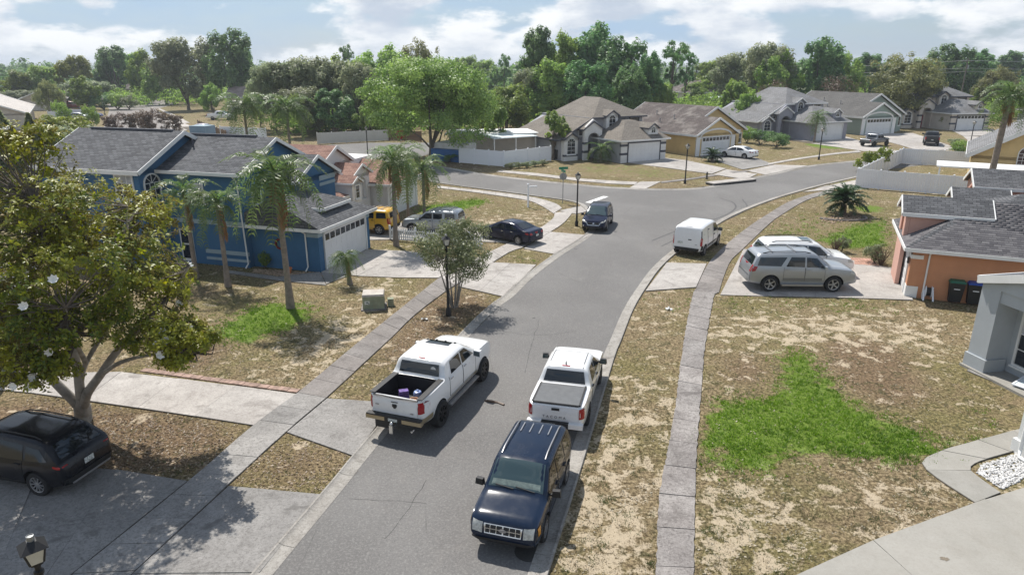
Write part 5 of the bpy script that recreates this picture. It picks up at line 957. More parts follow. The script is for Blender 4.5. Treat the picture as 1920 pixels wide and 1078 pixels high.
        if arch:
            MB().poly([P3(u + h * 0.97 * math.cos(a), za + 0.02 + h * 0.86 * math.sin(a), 0.016) for a in np.linspace(0, PI, 11)]).obj('pane', glass, root)
            fan = MB()
            for a in (PI / 4, PI / 2, 3 * PI / 4): fan.bar(P3(u, za, 0.025), P3(u + h * math.cos(a), za + h * 0.9 * math.sin(a), 0.025), bar, 0.02)
            fan.obj('glazing_bar', frame, root)
        bm_ = MB()
        for i in range(1, gx): uu = u - h + w * i / gx; bm_.bar(P3(uu, z0, 0.022), P3(uu, zt, 0.022), bar, 0.03, up=P3(0, 0, 1) if False else ((1, 0, 0) if axis == 'x' else (0, 1, 0)))
        for j in range(1, gz + (1 if arch else 0)): zz = z0 + (zt - z0) * j / gz; bm_.bar(P3(u - h, zz, 0.026), P3(u + h, zz, 0.026), 0.03, bar)
        if bm_.v: bm_.obj('glazing_bar', frame, root)
        sl = MB(); sl.bar(P3(u - h - 0.12, z0 - fw - 0.02, 0.06), P3(u + h + 0.12, z0 - fw - 0.02, 0.06), 0.14, 0.07); sl.obj('sill', frame, root); return root
    def garage(s, axis, at, sg, u0, u1, h, lights=0, mat='garage_white', frame='trim_white', rows=4, cols=8):
        def P3(u, z, d): return (at + sg * d, u, z) if axis == 'x' else (u, at + sg * d, z)
        dz = h / rows; root = None; vec = tuple(x - y for x, y in zip(P3(0, 0, 0.035), P3(0, 0, 0.0)))
        dr = MB().slab([P3(u0, 0.02, 0.005), P3(u1, 0.02, 0.005), P3(u1, h, 0.005), P3(u0, h, 0.005)], tuple(x - y for x, y in zip(P3(0, 0, 0.03), P3(0, 0, 0.005)))).obj('garage_door', mat, s.root)
        for r in range(rows):
            for c in range(cols):
                a0, a1 = u0 + (u1 - u0) * (c + 0.10) / cols, u0 + (u1 - u0) * (c + 0.90) / cols; b0, b1 = 0.02 + dz * (r + 0.16), 0.02 + dz * (r + 0.86)
                lit = lights and r == rows - 1
                MB().slab([P3(a0, b0, 0.031), P3(a1, b0, 0.031), P3(a1, b1, 0.031), P3(a0, b1, 0.031)], tuple(x - y for x, y in zip(P3(0, 0, 0.043), P3(0, 0, 0.031)))).obj('pane' if lit else 'panel', 'house_glass' if lit else mat, dr)
        f = MB()
        for a, b in (((u0 - .06, 0), (u0 - .06, h + .1)), ((u1 + .06, 0), (u1 + .06, h + .1)), ((u0 - .1, h + .06), (u1 + .1, h + .06))): f.bar(P3(*a, 0.04), P3(*b, 0.04), 0.12, 0.12, up=(0, 0, 1) if a[1] == b[1] else ((1, 0, 0) if axis == 'x' else (0, 1, 0)))
        f.obj('door_frame', frame, dr); return dr
    def archwall(s, axis, at, sg, u0, u1, z1, apex, ou, ow, oz0, ozs, th=0.3, mat=None, deep=None):
        """wall with a gable top (apex None: flat) and an arched opening; ou centre, ow width, ozs spring line"""
        h = ow / 2; um = (u0 + u1) / 2; arc = [(ou + h * math.cos(a), ozs + h * 0.75 * math.sin(a)) for a in np.linspace(0, PI, 13)]; zc = ozs + h * 0.75
        d = -sg * th; D = (d, 0, 0) if axis == 'x' else (0, d, 0); mb = MB()
        def P3(u, z): return (at, u, z) if axis == 'x' else (u, at, z)
        mb.slab([P3(u0, 0), P3(ou - h, 0), P3(ou - h, ozs), P3(u0, ozs)], D); mb.slab([P3(ou + h, 0), P3(u1, 0), P3(u1, ozs), P3(ou + h, ozs)], D)
        if oz0 > 0: mb.slab([P3(ou - h, 0), P3(ou + h, 0), P3(ou + h, oz0), P3(ou - h, oz0)], D)
        R_ = [(ou + h, ozs)] + arc[1:7]; mb.slab([P3(u1, ozs)] + [P3(u1, z1)] + [P3(ou, z1 if apex is None or z1 > zc else max(z1, zc + .02))] + [P3(*p) for p in R_[::-1]], D)
        L_ = arc[6:]; mb.slab([P3(ou, max(z1, zc + .02))] + [P3(u0, z1)] + [P3(u0, ozs)] + [P3(*p) for p in L_[::-1]], D)
        if apex: mb.slab([P3(u0, z1 + .001), P3(u1, z1 + .001), P3(um, apex)], D)
        o = mb.obj('arched_wall', mat or s.wallm, s.root); return o

def band(h, name, x0, x1, y0, y1, z0, z1, mat): h.box(name, x0, x1, y0, y1, z0, z1, mat)

def house_a(label, O, ang, roof, wall, trim, ftrim, scale=1.0, bands=None, door='door_dark', gl=0, fm='trim_white', accent=None):
    h = House(label, O, ang, roof, wall, trim, scale); A = accent or wall
    h.wall([(0, 0), (7.3, 0), (7.3, 5.8), (0, 5.8)], 0, 2.72); h.wall([(-0.8, 5.7), (8.0, 5.7), (8.0, 17), (-0.8, 17)], 0, 5.16)
    h.gwall('y', 5.7, [(-5.2, 0), (-0.82, 0), (-0.82, 4.88), (-5.2, 2.70)], 11.3)
    h.roof([[(-5.7, 5.2, 2.65), (-0.6, 5.2, 5.2), (3.9, 9.7, 7.45), (3.9, 13.5, 7.45), (-5.7, 17.4, 2.65)], [(-0.6, 5.2, 5.2), (8.4, 5.2, 5.2), (3.9, 9.7, 7.45)], [(8.4, 5.2, 5.2), (8.4, 17.4, 5.2), (3.9, 13.5, 7.45), (3.9, 9.7, 7.45)], [(8.4, 17.4, 5.2), (-5.7, 17.4, 2.65), (3.9, 13.5, 7.45)]],
           fascia=[((-5.7, 5.17, 2.65), (-0.6, 5.17, 5.2)), ((-0.6, 5.17, 5.2), (8.4, 5.17, 5.2)), ((-5.73, 5.2, 2.65), (-5.73, 17.4, 2.65)), ((8.43, 5.2, 5.2), (8.43, 17.4, 5.2))], fm=ftrim)
    h.roof([[(-0.4, -0.4, 2.78), (7.7, -0.4, 2.78), (5.1, 3.6, 4.78), (3.4, 3.6, 4.78)], [(-0.4, 5.69, 2.78), (-0.4, -0.4, 2.78), (3.4, 3.6, 4.78), (3.4, 5.69, 4.78)], [(7.7, -0.4, 2.78), (7.7, 5.69, 2.78), (5.1, 5.69, 4.78), (5.1, 3.6, 4.78)], [(3.4, 3.6, 4.78), (5.1, 3.6, 4.78), (5.1, 5.69, 4.78), (3.4, 5.69, 4.78)]],
           fascia=[((-0.4, -0.43, 2.78), (7.7, -0.43, 2.78)), ((-0.43, -0.4, 2.78), (-0.43, 5.69, 2.78)), ((7.73, -0.4, 2.78), (7.73, 5.69, 2.78))], fm=fm)
    h.garage('y', 0, -1, 1.15, 6.25, 2.35, gl, frame=ftrim)
    # louvred dormer on the garage roof
    h.box('dormer_wall', 4.7, 6.3, 0.5, 3.4, 2.95, 4.15, A); h.gable(4.7, 6.3, 0.5, 4.2, 4.05, 0.62, 'y', A, 0.16, fm=ftrim, fh=0.14); h.window('y', 0.5, -1, 5.5, 3.42, 4.12, 0.62, (2, 1), True, fw=0.07)
    # bay gable, entry portal, upper window gable
    h.box('bay_wall', -5.05, -3.0, 4.95, 5.75, 0, 2.85, A); h.gable(-5.05, -3.0, 4.95, 6.6, 2.75, 0.62, 'y', A, 0.22, fm=ftrim, fh=0.16); h.window('y', 4.95, -1, -4.02, 0.85, 2.75, 1.2, (2, 3), True)
    h.archwall('y', 4.3, -1, -2.5, 0.3, 4.0, 5.1, -1.0, 1.75, 0, 2.75, 0.35, A); h.box('portal_side', 0.1, 0.3, 4.301, 5.7, 0, 3.9, A); h.gable(-2.5, 0.3, 4.42, 6.9, 3.9, 0.62, 'y', A, 0.22, fm=ftrim, fh=0.16); h.box('front_door', -1.5, -0.5, 5.62, 5.69, 0, 2.15, door); h.window('y', 5.69, -1, -2.1, 3.0, 3.9, 0.5, (1, 1))
    h.box('bay_wall', 1.45, 3.3, 5.0, 5.75, 3.2, 5.45, A); h.gable(1.45, 3.3, 5.0, 7.2, 5.4, 0.62, 'y', A, 0.2, fm=ftrim, fh=0.16); h.window('y', 5.0, -1, 2.38, 3.9, 5.4, 1.0, (2, 2), True); h.window('y', 5.69, -1, 6.6, 3.95, 4.95, 1.5, (2, 1), frame=ftrim)
    if bands:
        for z in (0.95, 2.0):
            for x0, x1 in ((-0.012, 1.0), (6.4, 7.312)): h.box('trim_band', x0, x1, -0.03, 0.25, z, z + 0.28, bands)
            h.box('trim_band', -2.53, -1.86, 4.25, 4.7, z, z + 0.28, bands)
        h.box('trim_band', -5.08, -2.97, 4.91, 5.3, 0.55, 0.8, bands); h.box('trim_band', 1.2, 3.6, 4.97, 5.6, 3.0, 3.22, bands)
        h.box('pilaster', 0.0, 1.0, -0.02, 0.1, 0, 2.6, A); h.box('pilaster', 6.4, 7.3, -0.02, 0.1, 0, 2.6, A)
    return h
def house_b(label, O, ang, roof, wall, trim, scale=1.0, gl=1):
    h = House(label, O, ang, roof, wall, trim, scale)
    h.wall([(0, 0), (7.4, 0), (7.4, 6), (0, 6)], 0, 2.75); h.wall([(0.001, 2.6), (12.1, 2.6), (12.1, 15.5), (0.001, 15.5)], 0, 2.7)
    s_ = 0.5; ze = 2.7; xr = 6.05; zr = ze + s_ * (xr + 0.4); zg = ze + s_ * 4.1
    h.roof([[(-0.4, 2.2, ze), (xr, 2.2, zr), (xr, 15.9, zr), (-0.4, 15.9, ze)], [(xr, 2.2, zr), (12.5, 2.2, ze), (12.5, 15.9, ze), (xr, 15.9, zr)]],
           fascia=[((xr, 2.17, zr), (12.5, 2.17, ze)), ((3.7, 2.17, zg), (xr, 2.17, zr)), ((12.53, 2.2, ze), (12.53, 15.9, ze)), ((-0.43, -0.4, ze), (-0.43, 15.9, ze)), ((-0.4, 15.93, ze), (xr, 15.93, zr)), ((xr, 15.93, zr), (12.5, 15.93, ze))], fh=0.26)
    h.roof([[(-0.4, -0.4, ze), (3.7, -0.4, zg), (3.7, 2.19, zg), (-0.4, 2.19, ze)], [(3.7, -0.4, zg), (7.8, -0.4, ze), (7.8, 5.6, ze), (3.7, 5.6, zg)]], fascia=[((-0.4, -0.43, ze), (3.7, -0.43, zg)), ((3.7, -0.43, zg), (7.8, -0.43, ze)), ((7.83, -0.4, ze), (7.83, 2.1, ze))], fh=0.26)
    h.gwall('y', 0.0, [(0, 2.5), (7.4, 2.5), (7.4, 2.72), (3.7, 4.56), (0, 2.72)], 0.15); h.gwall('y', 2.61, [(0.1, 2.5), (12.1, 2.5), (12.1, 2.72), (xr, 5.72), (0.1, 2.72)], 0.12); h.gwall('y', 15.3, [(0.1, 2.5), (12.1, 2.5), (12.1, 2.72), (xr, 5.72), (0.1, 2.72)], 0.12)
    h.garage('y', 0.0, -1, 1.1, 6.2, 2.3, gl)
    tr = MB(); pts = [(0.75, 2.15)] + [(3.65 + 2.95 * math.cos(a), 2.35 + 0.95 * math.sin(a)) for a in np.linspace(PI, 0, 15)] + [(6.55, 2.15)]     # arched surround above the garage door
    for a, b in zip(pts[:-1], pts[1:]): tr.bar((a[0], -0.04, a[1]), (b[0], -0.04, b[1]), 0.10, 0.22)
    tr.obj('arch_trim', trim, h.root); h.box('pilaster', 0.0, 0.7, -0.05, 0.1, 0, 2.4, trim); h.box('pilaster', 6.6, 7.35, -0.05, 0.1, 0, 2.4, trim)
    h.archwall('y', 1.7, -1, 7.8, 10.2, 2.6, None, 9.0, 1.5, 0, 1.7, 0.3); h.box('portal_roof', 7.7, 10.4, 1.6, 2.6, 2.6, 2.75, trim); h.window('y', 2.6, -1, 11.2, 0.9, 2.2, 1.1, (2, 2))
    for x, y, z in ((1.6, 8.2, 3.75), (2.6, 6.6, 4.25), (3.2, 10.5, 4.6)): MB().lathe([(0.06, -0.1), (0.06, 0.45), (0.1, 0.46), (0.1, 0.52)], 8, (x, y, z)).obj('roof_vent', 'vent_metal', h.root)
    return h

# --- the blue house, left
h = House('blue two storey house with grey shingle roof behind the palms', (-11.29, 38.64), -16.9, 'shingle_grey', 'stucco_blue', 'trim_white'); HB = h
h.wall([(-5.2, 0), (0, 0), (0, 6.1), (-5.2, 6.1)], 0, 2.62); h.wall([(-12.2, -0.45), (-4.6, -0.45), (-4.6, 6.6), (-12.2, 6.6)], 0, 5.68); h.wall([(-17.6, -2.1), (-10.2, -2.1), (-10.2, 5.2), (-17.6, 5.2)], 0, 5.84)
zr = h.gable(-17.6, -10.2, -2.1, 5.2, 5.84, 0.48, 'x', ov=0.4, fh=0.24); h.gable(-11.3, -4.6, -0.45, 6.3, 5.72, 0.46, 'x', ov=0.36, fh=0.2)
h.box('ridge_vent', -17.0, -10.6, 1.43, 1.67, zr - 0.02, zr + 0.07, 'trim_dark'); h.box('ridge_vent', -10.6, -5.6, 2.82, 3.02, 7.41, 7.52, 'trim_dark')
MB().lathe([(0.05, 0), (0.05, 0.55)], 8, (-9.3, 1.6, 6.75)).obj('vent_pipe', 'trim_dark', h.root); MB().box(-11.2, -10.0, 3.6, 4.6, 6.6, 7.9).obj('chimney', 'band_blue', h.root)
h.window('y', -2.1, -1, -11.3, 4.2, 5.5, 1.2, (3, 3), curtain=0.5); h.window('x', -10.2, 1, -1.2, 3.85, 5.5, 1.1, (3, 3), True); h.window('y', -0.45, -1, -7.75, 3.8, 4.9, 0.95, (3, 3), curtain=0.5); h.window('y', -2.1, -1, -15.2, 4.2, 5.5, 1.2, (3, 3), curtain=0.5)
d_ = h.box('back_door', -9.4, -8.45, -0.50, -0.455, 0.12, 2.15, 'trim_white'); h.box('door_glass', -9.28, -8.57, -0.53, -0.505, 0.3, 1.15, 'house_glass', d_); h.box('door_glass', -9.28, -8.57, -0.53, -0.505, 1.25, 2.05, 'house_glass', d_)
h.box('trim_band', -7.6, -4.55, -0.52, -0.40, 0.35, 0.5, 'band_blue'); h.box('trim_band', -7.6, -4.55, -0.52, -0.40, 0.75, 0.98, 'band_blue'); h.box('trim_band', -10.3, -4.56, -0.50, -0.42, 2.55, 2.8, 'band_blue')
# garage wing roof, louvred dormer, front gable bay
h.hip(-5.6, 0, 0, 6.1, 2.68, 0.5, 0.42, hips=(0.02, 1)); h.garage('x', 0, 1, 0.62, 5.48, 2.2, 1)
h.box('trim_band', -0.9, 0.03, -0.03, 0.5, 2.1, 2.32, 'band_blue'); h.box('trim_band', -0.02, 0.03, 5.6, 6.13, 2.1, 2.32, 'band_blue'); h.box('corner_post', -0.25, 0.02, -0.02, 0.4, 0.0, 2.1, 'stucco_blue')
h.box('dormer_wall', -3.6, -0.9, 1.9, 4.4, 2.9, 3.55); h.hip(-3.9, -0.9, 1.9, 4.4, 3.5, 0.42, 0.4, axis='x', hips=(0.1, 1)); h.window('x', -0.9, 1, 3.15, 3.05, 3.42, 0.6, (1, 1), frame='band_blue', fw=0.06)
h.wall([(-6.5, 2.6), (-3.0, 2.6), (-3.0, 7.2), (-6.5, 7.2)], 2.6, 4.9); h.gable(-6.5, -3.0, 2.6, 7.2, 4.85, 0.52, 'x', ov=0.32, fh=0.2); h.window('x', -3.0, 1, 3.5, 3.7, 4.95, 0.8, (2, 2), True); h.box('trim_band', -3.35, -2.96, 5.3, 7.23, 4.1, 4.3, 'band_blue'); h.box('trim_band', -3.35, -2.96, 5.3, 7.23, 4.45, 4.75, 'band_blue')
h.box('awning', -4.6, -4.0, 0.2, 1.6, 3.35, 3.45, 'band_blue'); h.window('x', -4.6, 1, 0.9, 3.7, 4.6, 0.7, (2, 2))
def spout(h, pts, mat='trim_white', r=0.045): MB().tube(pts, r, 6).obj('downspout', mat, h.root, 40)
spout(h, [(-4.9, -0.75, 5.6), (-4.75, -0.52, 5.2), (-4.62, -0.52, 0.3), (-4.62, -0.8, 0.08)]); spout(h, [(-1.0, -0.35, 2.55), (-0.8, -0.07, 2.3), (-0.8, -0.07, 0.3), (-0.8, -0.35, 0.08)])
plain('wreath', (0.16, 0.02, 0.02), 0.8, 0.4, 9); MB().tube([(-2.6 + 0.28 * math.cos(a), -0.06, 1.55 + 0.28 * math.sin(a)) for a in np.linspace(0, 2 * PI, 17)], 0.07, 6).obj('wall_wreath', 'wreath', h.root, 50)
# --- white house with rust shingles behind the blue one
h = House('white gabled house with rust shingle roofs behind the blue house', (-11.18, 51.92), -17, 'shingle_rust', 'stucco_white', 'trim_white')
h.wall([(-13, -2.6), (-3.05, -2.6), (-3.05, 7), (-13, 7)], 0, 4.3); h.archwall('x', -3.0, 1, -1.5, 3.0, 4.4, None, 0.75, 2.4, 2.2, 3.5, 0.4); h.gable(-13, -3.0, -1.5, 3.0, 4.4, 0.52, 'x', ov=0.3, fh=0.22)
h.gable(-6, -1.9, -2.9, -0.6, 3.75, 0.5, 'x', ov=0.25, fh=0.18); h.box('wall', -5.9, -1.95, -2.85, -0.65, 0, 3.6); h.archwall('x', -0.9, 1, -0.4, 2.3, 3.6, None, 1.0, 1.5, 1.6, 2.8, 0.3); h.gable(-4, -0.9, -0.4, 2.3, 3.65, 0.5, 'x', ov=0.22, fh=0.18); h.box('wall', -3.0, -1.21, -0.4, 2.3, 0, 3.55)
h.wall([(-2.5, -2.0), (0, -2.0), (0, -0.62), (-2.5, -0.62)], 0, 3.4); h.gable(-2.5, 0, -2.0, -0.62, 3.4, 0.55, 'x', ov=0.12, fh=0.14); h.window('x', 0.0, 1, -1.3, 2.2, 3.1, 0.5, (1, 2)); h.hip(-6, -0.6, -4.6, -2.2, 2.5, 0.45, 0.3); h.wall([(-6, -4.6), (-0.6, -4.6), (-0.6, -2.2), (-6, -2.2)], 0, 2.5); h.wall([(-4, 2.4), (0.6, 2.4), (0.6, 8), (-4, 8)], 0, 2.65, 'stucco_white'); h.hip(-4, 0.6, 2.4, 8, 2.68, 0.48, 0.35, axis='x', hips=(0.1, 0.8)); h.garage('x', 0.6, 1, 2.9, 7.5, 2.2)
# --- across the street
house_a('grey house with tan roof and dark trim bands behind the corner lawn', (13.44, 85.36), 30, 'shingle_tan', 'stucco_grey', 'trim_white', 'trim_dark', 1.0, 'trim_dark', accent='stucco_white')
house_b('yellow house with dark brown roof and white garage door', (24.35, 91.79), 33, 'shingle_brown', 'stucco_yellow', 'trim_white', 1.04)
house_a('lavender grey house with pale roof left of the green house', (47.66, 110.99), 24, 'shingle_light', 'stucco_lav', 'trim_white', 'trim_white', 1.06, None)
house_b('pale green house with dark roof and arched garage surround', (60.18, 120.46), 24, 'shingle_dark', 'stucco_green', 'trim_white', 1.14)
house_a('cream house with red front door and dark trim at the far right', (81.06, 129.46), 10, 'shingle_light', 'stucco_cream', 'trim_white', 'trim_dark', 1.12, 'trim_dark', 'door_red', 1)
h = House('brown roofed house with white patio cover seen behind the yellow house', (48.46, 188.10), 22, 'shingle_brown', 'stucco_cream', 'trim_white')
h.wall([(-2, 0), (14, 0), (14, 12), (-2, 12)], 0, 4.6); h.hip(-2, 14, 0, 12, 4.6, 0.45); h.roof([[(2, -4, 3.3), (15, -4, 3.3), (15, -0.01, 3.8), (2, -0.01, 3.8)]], 'patio_roof', 0.12)
for x in (2.2, 6.5, 10.5, 14.7): h.box('patio_post', x - 0.1, x + 0.1, -3.9, -3.7, 0, 3.2, 'trim_white')
h.box('patio_shade_panel', 2.3, 14.6, -0.06, -0.01, 0.2, 2.9, 'shadow_void')  # near-black panel on the wall, painted in for the shade under the cover
h = House('beige house with brown roof at the right frame edge beyond the palm', (101, 128), 10, 'shingle_brown', 'stucco_grey', 'trim_white'); h.wall([(0, 0), (14, 0), (14, 10), (0, 10)], 0, 3.4); h.hip(0, 14, 0, 10, 3.4, 0.45); h.window('y', 0, -1, 4, 1.0, 2.4, 1.6, (2, 2))
# --- long low building and patio cover behind the white fence
h = House('long low building with white flat roof and blue lower wall behind the oak', (-6.51, 85.60), -30, 'trim_white', 'stucco_cream', 'trim_white')
h.wall([(-4.6, 0.3), (-0.1, 0.3), (-0.1, 1.0), (-4.6, 1.0)], 0, 1.5, 'blue_tarp'); h.wall([(-4.6, 1.01), (-0.1, 1.01), (-0.1, 4.0), (-4.6, 4.0)], 0, 2.2, 'stucco_white'); h.wall([(-4.5, 4.2), (6.2, 12), (4.6, 15), (-6.0, 7.0)], 0, 2.9); h.roof([[(-5.0, 3.9, 3.0), (6.6, 12.1, 3.05), (4.7, 15.4, 3.3), (-6.5, 7.2, 3.25)]], 'trim_white', 0.15)
h = House('white framed patio cover with flat pale blue roof behind the fence', (2.74, 88.59), 30, 'patio_roof', 'trim_white', 'trim_white', name='patio_cover'); h.root['category'] = 'patio cover'
h.roof([[(-4.6, 2.2, 2.75), (2.0, 2.2, 2.75), (2.0, 7.2, 3.0), (-4.6, 7.2, 3.0)]], 'patio_roof', 0.12)
for x, y in ((-4.4, 2.4), (-1.2, 2.4), (1.8, 2.4), (-4.4, 7.0), (1.8, 7.0)): h.box('post', x - 0.07, x + 0.07, y - 0.07, y + 0.07, 0, 2.66 if y < 5 else 2.85, 'trim_white')
# --- yellow house and patio cover beyond the right fence
h = House('yellow house with arched window beyond the right white fence', (45.3, 67.9), -33, 'shingle_light', 'stucco_yellow', 'trim_white')
h.wall([(0, 0), (12, 0), (12, 14), (0, 14)], 0, 3.2); h.gable(0, 12, 0, 14, 3.2, 0.6, 'y', ov=0.5, fh=0.4); h.window('y', 0, -1, 4.4, 2.6, 4.2, 1.4, (4, 3), True)
h = House('white flat patio cover on posts beside the right yellow house', (42.6, 67.5), -30, 'trim_white', 'trim_white', 'trim_white', name='patio_cover'); h.root['category'] = 'patio cover'
h.roof([[(-0.8, -2.6, 2.5), (7.2, -2.6, 2.5), (7.2, -0.6, 2.75), (-0.8, -0.6, 2.75)]], 'trim_white', 0.12)
for x in (-0.5, 3.2, 6.9): h.box('post', x - 0.07, x + 0.07, -2.5, -2.36, 0, 2.4, 'trim_white')
# --- the orange house, right
h = House('orange house with grey shingle roof and white garage door at right', (20.84, 34.25), -23.5, 'shingle_grey', 'stucco_orange', 'trim_white'); HO = h
h.wall([(0, 0), (11, 0), (11, 6.6), (0, 6.6)], 0, 2.66); ORP = h.hip(0, 11, 0, 6.6, 2.72, 0.55, 0.42, hips=(1, 0.05))
h.garage('x', 0, -1, 0.75, 5.7, 2.25); h.box('pilaster', -0.06, 0.5, -0.05, 0.62, 0, 0.62, 'trim_white'); h.box('pilaster', -0.04, 0.42, -0.035, 0.56, 0.625, 2.1, 'stucco_orange'); h.box('trim_band', -0.07, 0.5, -0.06, 0.62, 2.1, 2.3, 'trim_white'); h.box('pilaster', -0.06, 0.3, 5.95, 6.64, 0, 2.6, 'stucco_pink')
spout(h, [(0.75, -0.40, 2.6), (0.75, -0.07, 2.35), (0.75, -0.07, 0.25), (0.75, -0.3, 0.06)]); MB().box(-0.16, -0.08, 0.25, 0.45, 1.75, 2.05).obj('wall_lamp', 'black_trim', h.root)
# louvred gable over the garage
h.archwall('x', -0.35, -1, 2.15, 4.45, 4.15, None, 3.3, 1.0, 2.75, 3.5, 0.2, 'stucco_pink'); h.box('louver', -0.25, -0.16, 2.8, 3.8, 2.75, 3.9, 'stucco_orange'); h.box('dormer_wall', -0.14, 3.6, 2.15, 4.45, 2.8, 4.1, 'stucco_pink'); DZ = h.gable(-0.34, 3.4, 2.15, 4.45, 4.1, 0.55, 'x', 'stucco_pink', 0.22, fh=0.2)
# wings behind
h.wall([(3.2, 6.6), (12, 6.6), (12, 13), (3.2, 13)], 0, 2.7, 'stucco_pink'); h.hip(3.2, 12, 6.6, 13, 2.72, 0.45, 0.3); h.wall([(3.4, 11.5), (6, 11.5), (6, 13.6), (3.4, 13.6)], 0, 3.5, 'stucco_pink'); h.gable(3.4, 6.2, 11.5, 13.6, 3.4, 0.55, 'x', 'stucco_pink', 0.2)
h.archwall('x', 4.9, -1, 14.0, 17.4, 4.0, None, 15.8, 1.3, 1.2, 3.3, 0.3, 'stucco_pink'); h.wall([(5.2, 14.0), (9.5, 14.0), (9.5, 17.4), (5.2, 17.4)], 0, 3.9, 'stucco_pink'); h.box('louver', 5.0, 5.15, 15.1, 16.5, 1.2, 3.9, 'stucco_orange'); h.gable(4.92, 9.5, 14.0, 17.4, 4.0, 0.5, 'x', 'stucco_pink', 0.25)
h.wall([(9.2, 9), (20, 9), (20, 20), (9.2, 20)], 0, 3.5, 'stucco_pink'); h.gable(9.2, 20, 9, 20, 3.5, 0.42, 'x', 'stucco_pink', 0.4, fh=0.24)
# single shingles on the orange house roof
def lay_tabs(h, planes, nmax=300):
    tab = MB(); w_, l_ = 0.325, 0.19; tab.add([(-w_ / 2, 0, 0.004), (w_ / 2, 0, 0.004), (w_ / 2, l_, 0.002), (-w_ / 2, l_, 0.002), (-w_ / 2, 0, 0.022), (w_ / 2, 0, 0.022), (w_ / 2, l_, 0.006), (-w_ / 2, l_, 0.006)], [(0, 3, 2, 1), (4, 5, 6, 7), (0, 1, 5, 4), (1, 2, 6, 5), (2, 3, 7, 6), (3, 0, 4, 7)]); me = tab.mesh('shingle', 'shingle_tab'); S = []; V0 = np.array(tab.v); F0 = np.array(tab.f)
    for pl in planes:
        P_ = [Vector(p) for p in pl]; n = (P_[1] - P_[0]).cross(P_[2] - P_[1]).normalized(); n = n if n.z > 0 else -n; u = Vector((0, 0, 1)).cross(n).normalized(); v = n.cross(u); o = P_[0]
        uv = np.array([((p - o).dot(u), (p - o).dot(v)) for p in P_]); k = 0; vv = uv[:, 1].min() + 0.005
        while vv < uv[:, 1].max() - 0.1:
            xs = np.arange(uv[:, 0].min() - 0.17 * (k % 2), uv[:, 0].max(), 0.335)
            for x in xs:
                ok = True
                for cx, cy in ((x - .16, vv), (x + .16, vv), (x + .16, vv + .17), (x - .16, vv + .17)):
                    ins = False
                    for i in range(len(uv)):
                        (ax, ay), (bx, by) = uv[i], uv[(i + 1) % len(uv)]
                        if (ay > cy) != (by > cy) and cx < (bx - ax) * (cy - ay) / (by - ay) + ax: ins = not ins
                    ok &= ins
                if ok: S.append((o + u * (x + random.uniform(-.01, .01)) + v * vv, u, v, n))
            vv += 0.165; k += 1
    mw = Matrix.LocRotScale(h.root.location, h.root.rotation_euler, None); S.sort(key=lambda t: (mw @ t[0]).length); par = mkobj('shingle_field', None, h.root); VV = []; FF = []; c = 0
    for i, (p, u, v, n) in enumerate(S):
        m = Matrix((u, v, n)).transposed().to_4x4(); m.translation = p
        if i < nmax: ob = mkobj('shingle', me, par); ob.matrix_basis = m
        else:
            A = np.array(m); VV.append(V0 @ A[:3, :3].T + A[:3, 3]); FF.append(F0 + 8 * c); c += 1
    if VV: tag(mkobj('shingles', npmesh('shingles', np.concatenate(VV), np.concatenate(FF), 'shingle_tab'), par), kind='stuff')
lay_tabs(h, ORP)
# --- near grey house cut by the right frame edge
h = House('light grey stucco house with white gridded window cut by the right edge', (18.57, 25.19), -79.2, 'shingle_light', 'stucco_near', 'trim_white')
h.wall([(-0.35, 0.0), (0.5, 0.0), (0.5, 1.0), (-0.35, 1.0)], 0, 3.75); h.box('pilaster_base', -0.42, 0.57, -0.07, 0.9, 0, 0.62, 'stucco_near'); h.wall([(-0.35, 1.001), (9, 1.001), (9, 9), (-0.35, 9)], 0, 3.7); h.gwall('y', 0.05, [(0.501, 3.0), (5.0, 3.0), (5.0, 3.78), (0.501, 3.78)], 0.8); h.wall([(4.4, 0.0), (5.2, 0.0), (5.2, 1.0), (4.4, 1.0)], 0, 3.75)
h.window('y', 1.0, -1, 1.95, 0.55, 3.05, 2.2, (4, 4), glass='house_glass', curtain=0.45); h.gable(-0.3, 5.4, -0.02, 8, 3.78, 0.3, 'y', ov=0.14, fh=0.3); h.box('footing', -0.45, 5.4, -0.18, 1.0, 0, 0.1, 'drive_new')
mb = MB(); mb.box(-0.28, 0.28, -0.28, 0.28, 0, 0.45); mb.box(-0.20, 0.20, -0.20, 0.20, 0.451, 3.2); o = mb.obj('porch_column', 'trim_white', None); o.location = (*(16.22, 18.90), 0); o.rotation_euler = (0, 0, R(12)); tag(o, 'white square porch column at the right edge by the white stones', 'column')
mb = MB(); q = (16.22, 18.90); mb.tube([(q[0] - 0.34, q[1] - 0.2, 1.5), (q[0] - 0.34, q[1] - 0.2, 0.25), (q[0] - 0.45, q[1] - 0.35, 0.10), (q[0] - 0.30, q[1] - 1.15, 0.08)], 0.055, 8); o = mb.obj('drain_pipe', 'trim_white', None, 40); tag(o, 'white drain pipe with elbow at the foot of the porch column', 'pipe')
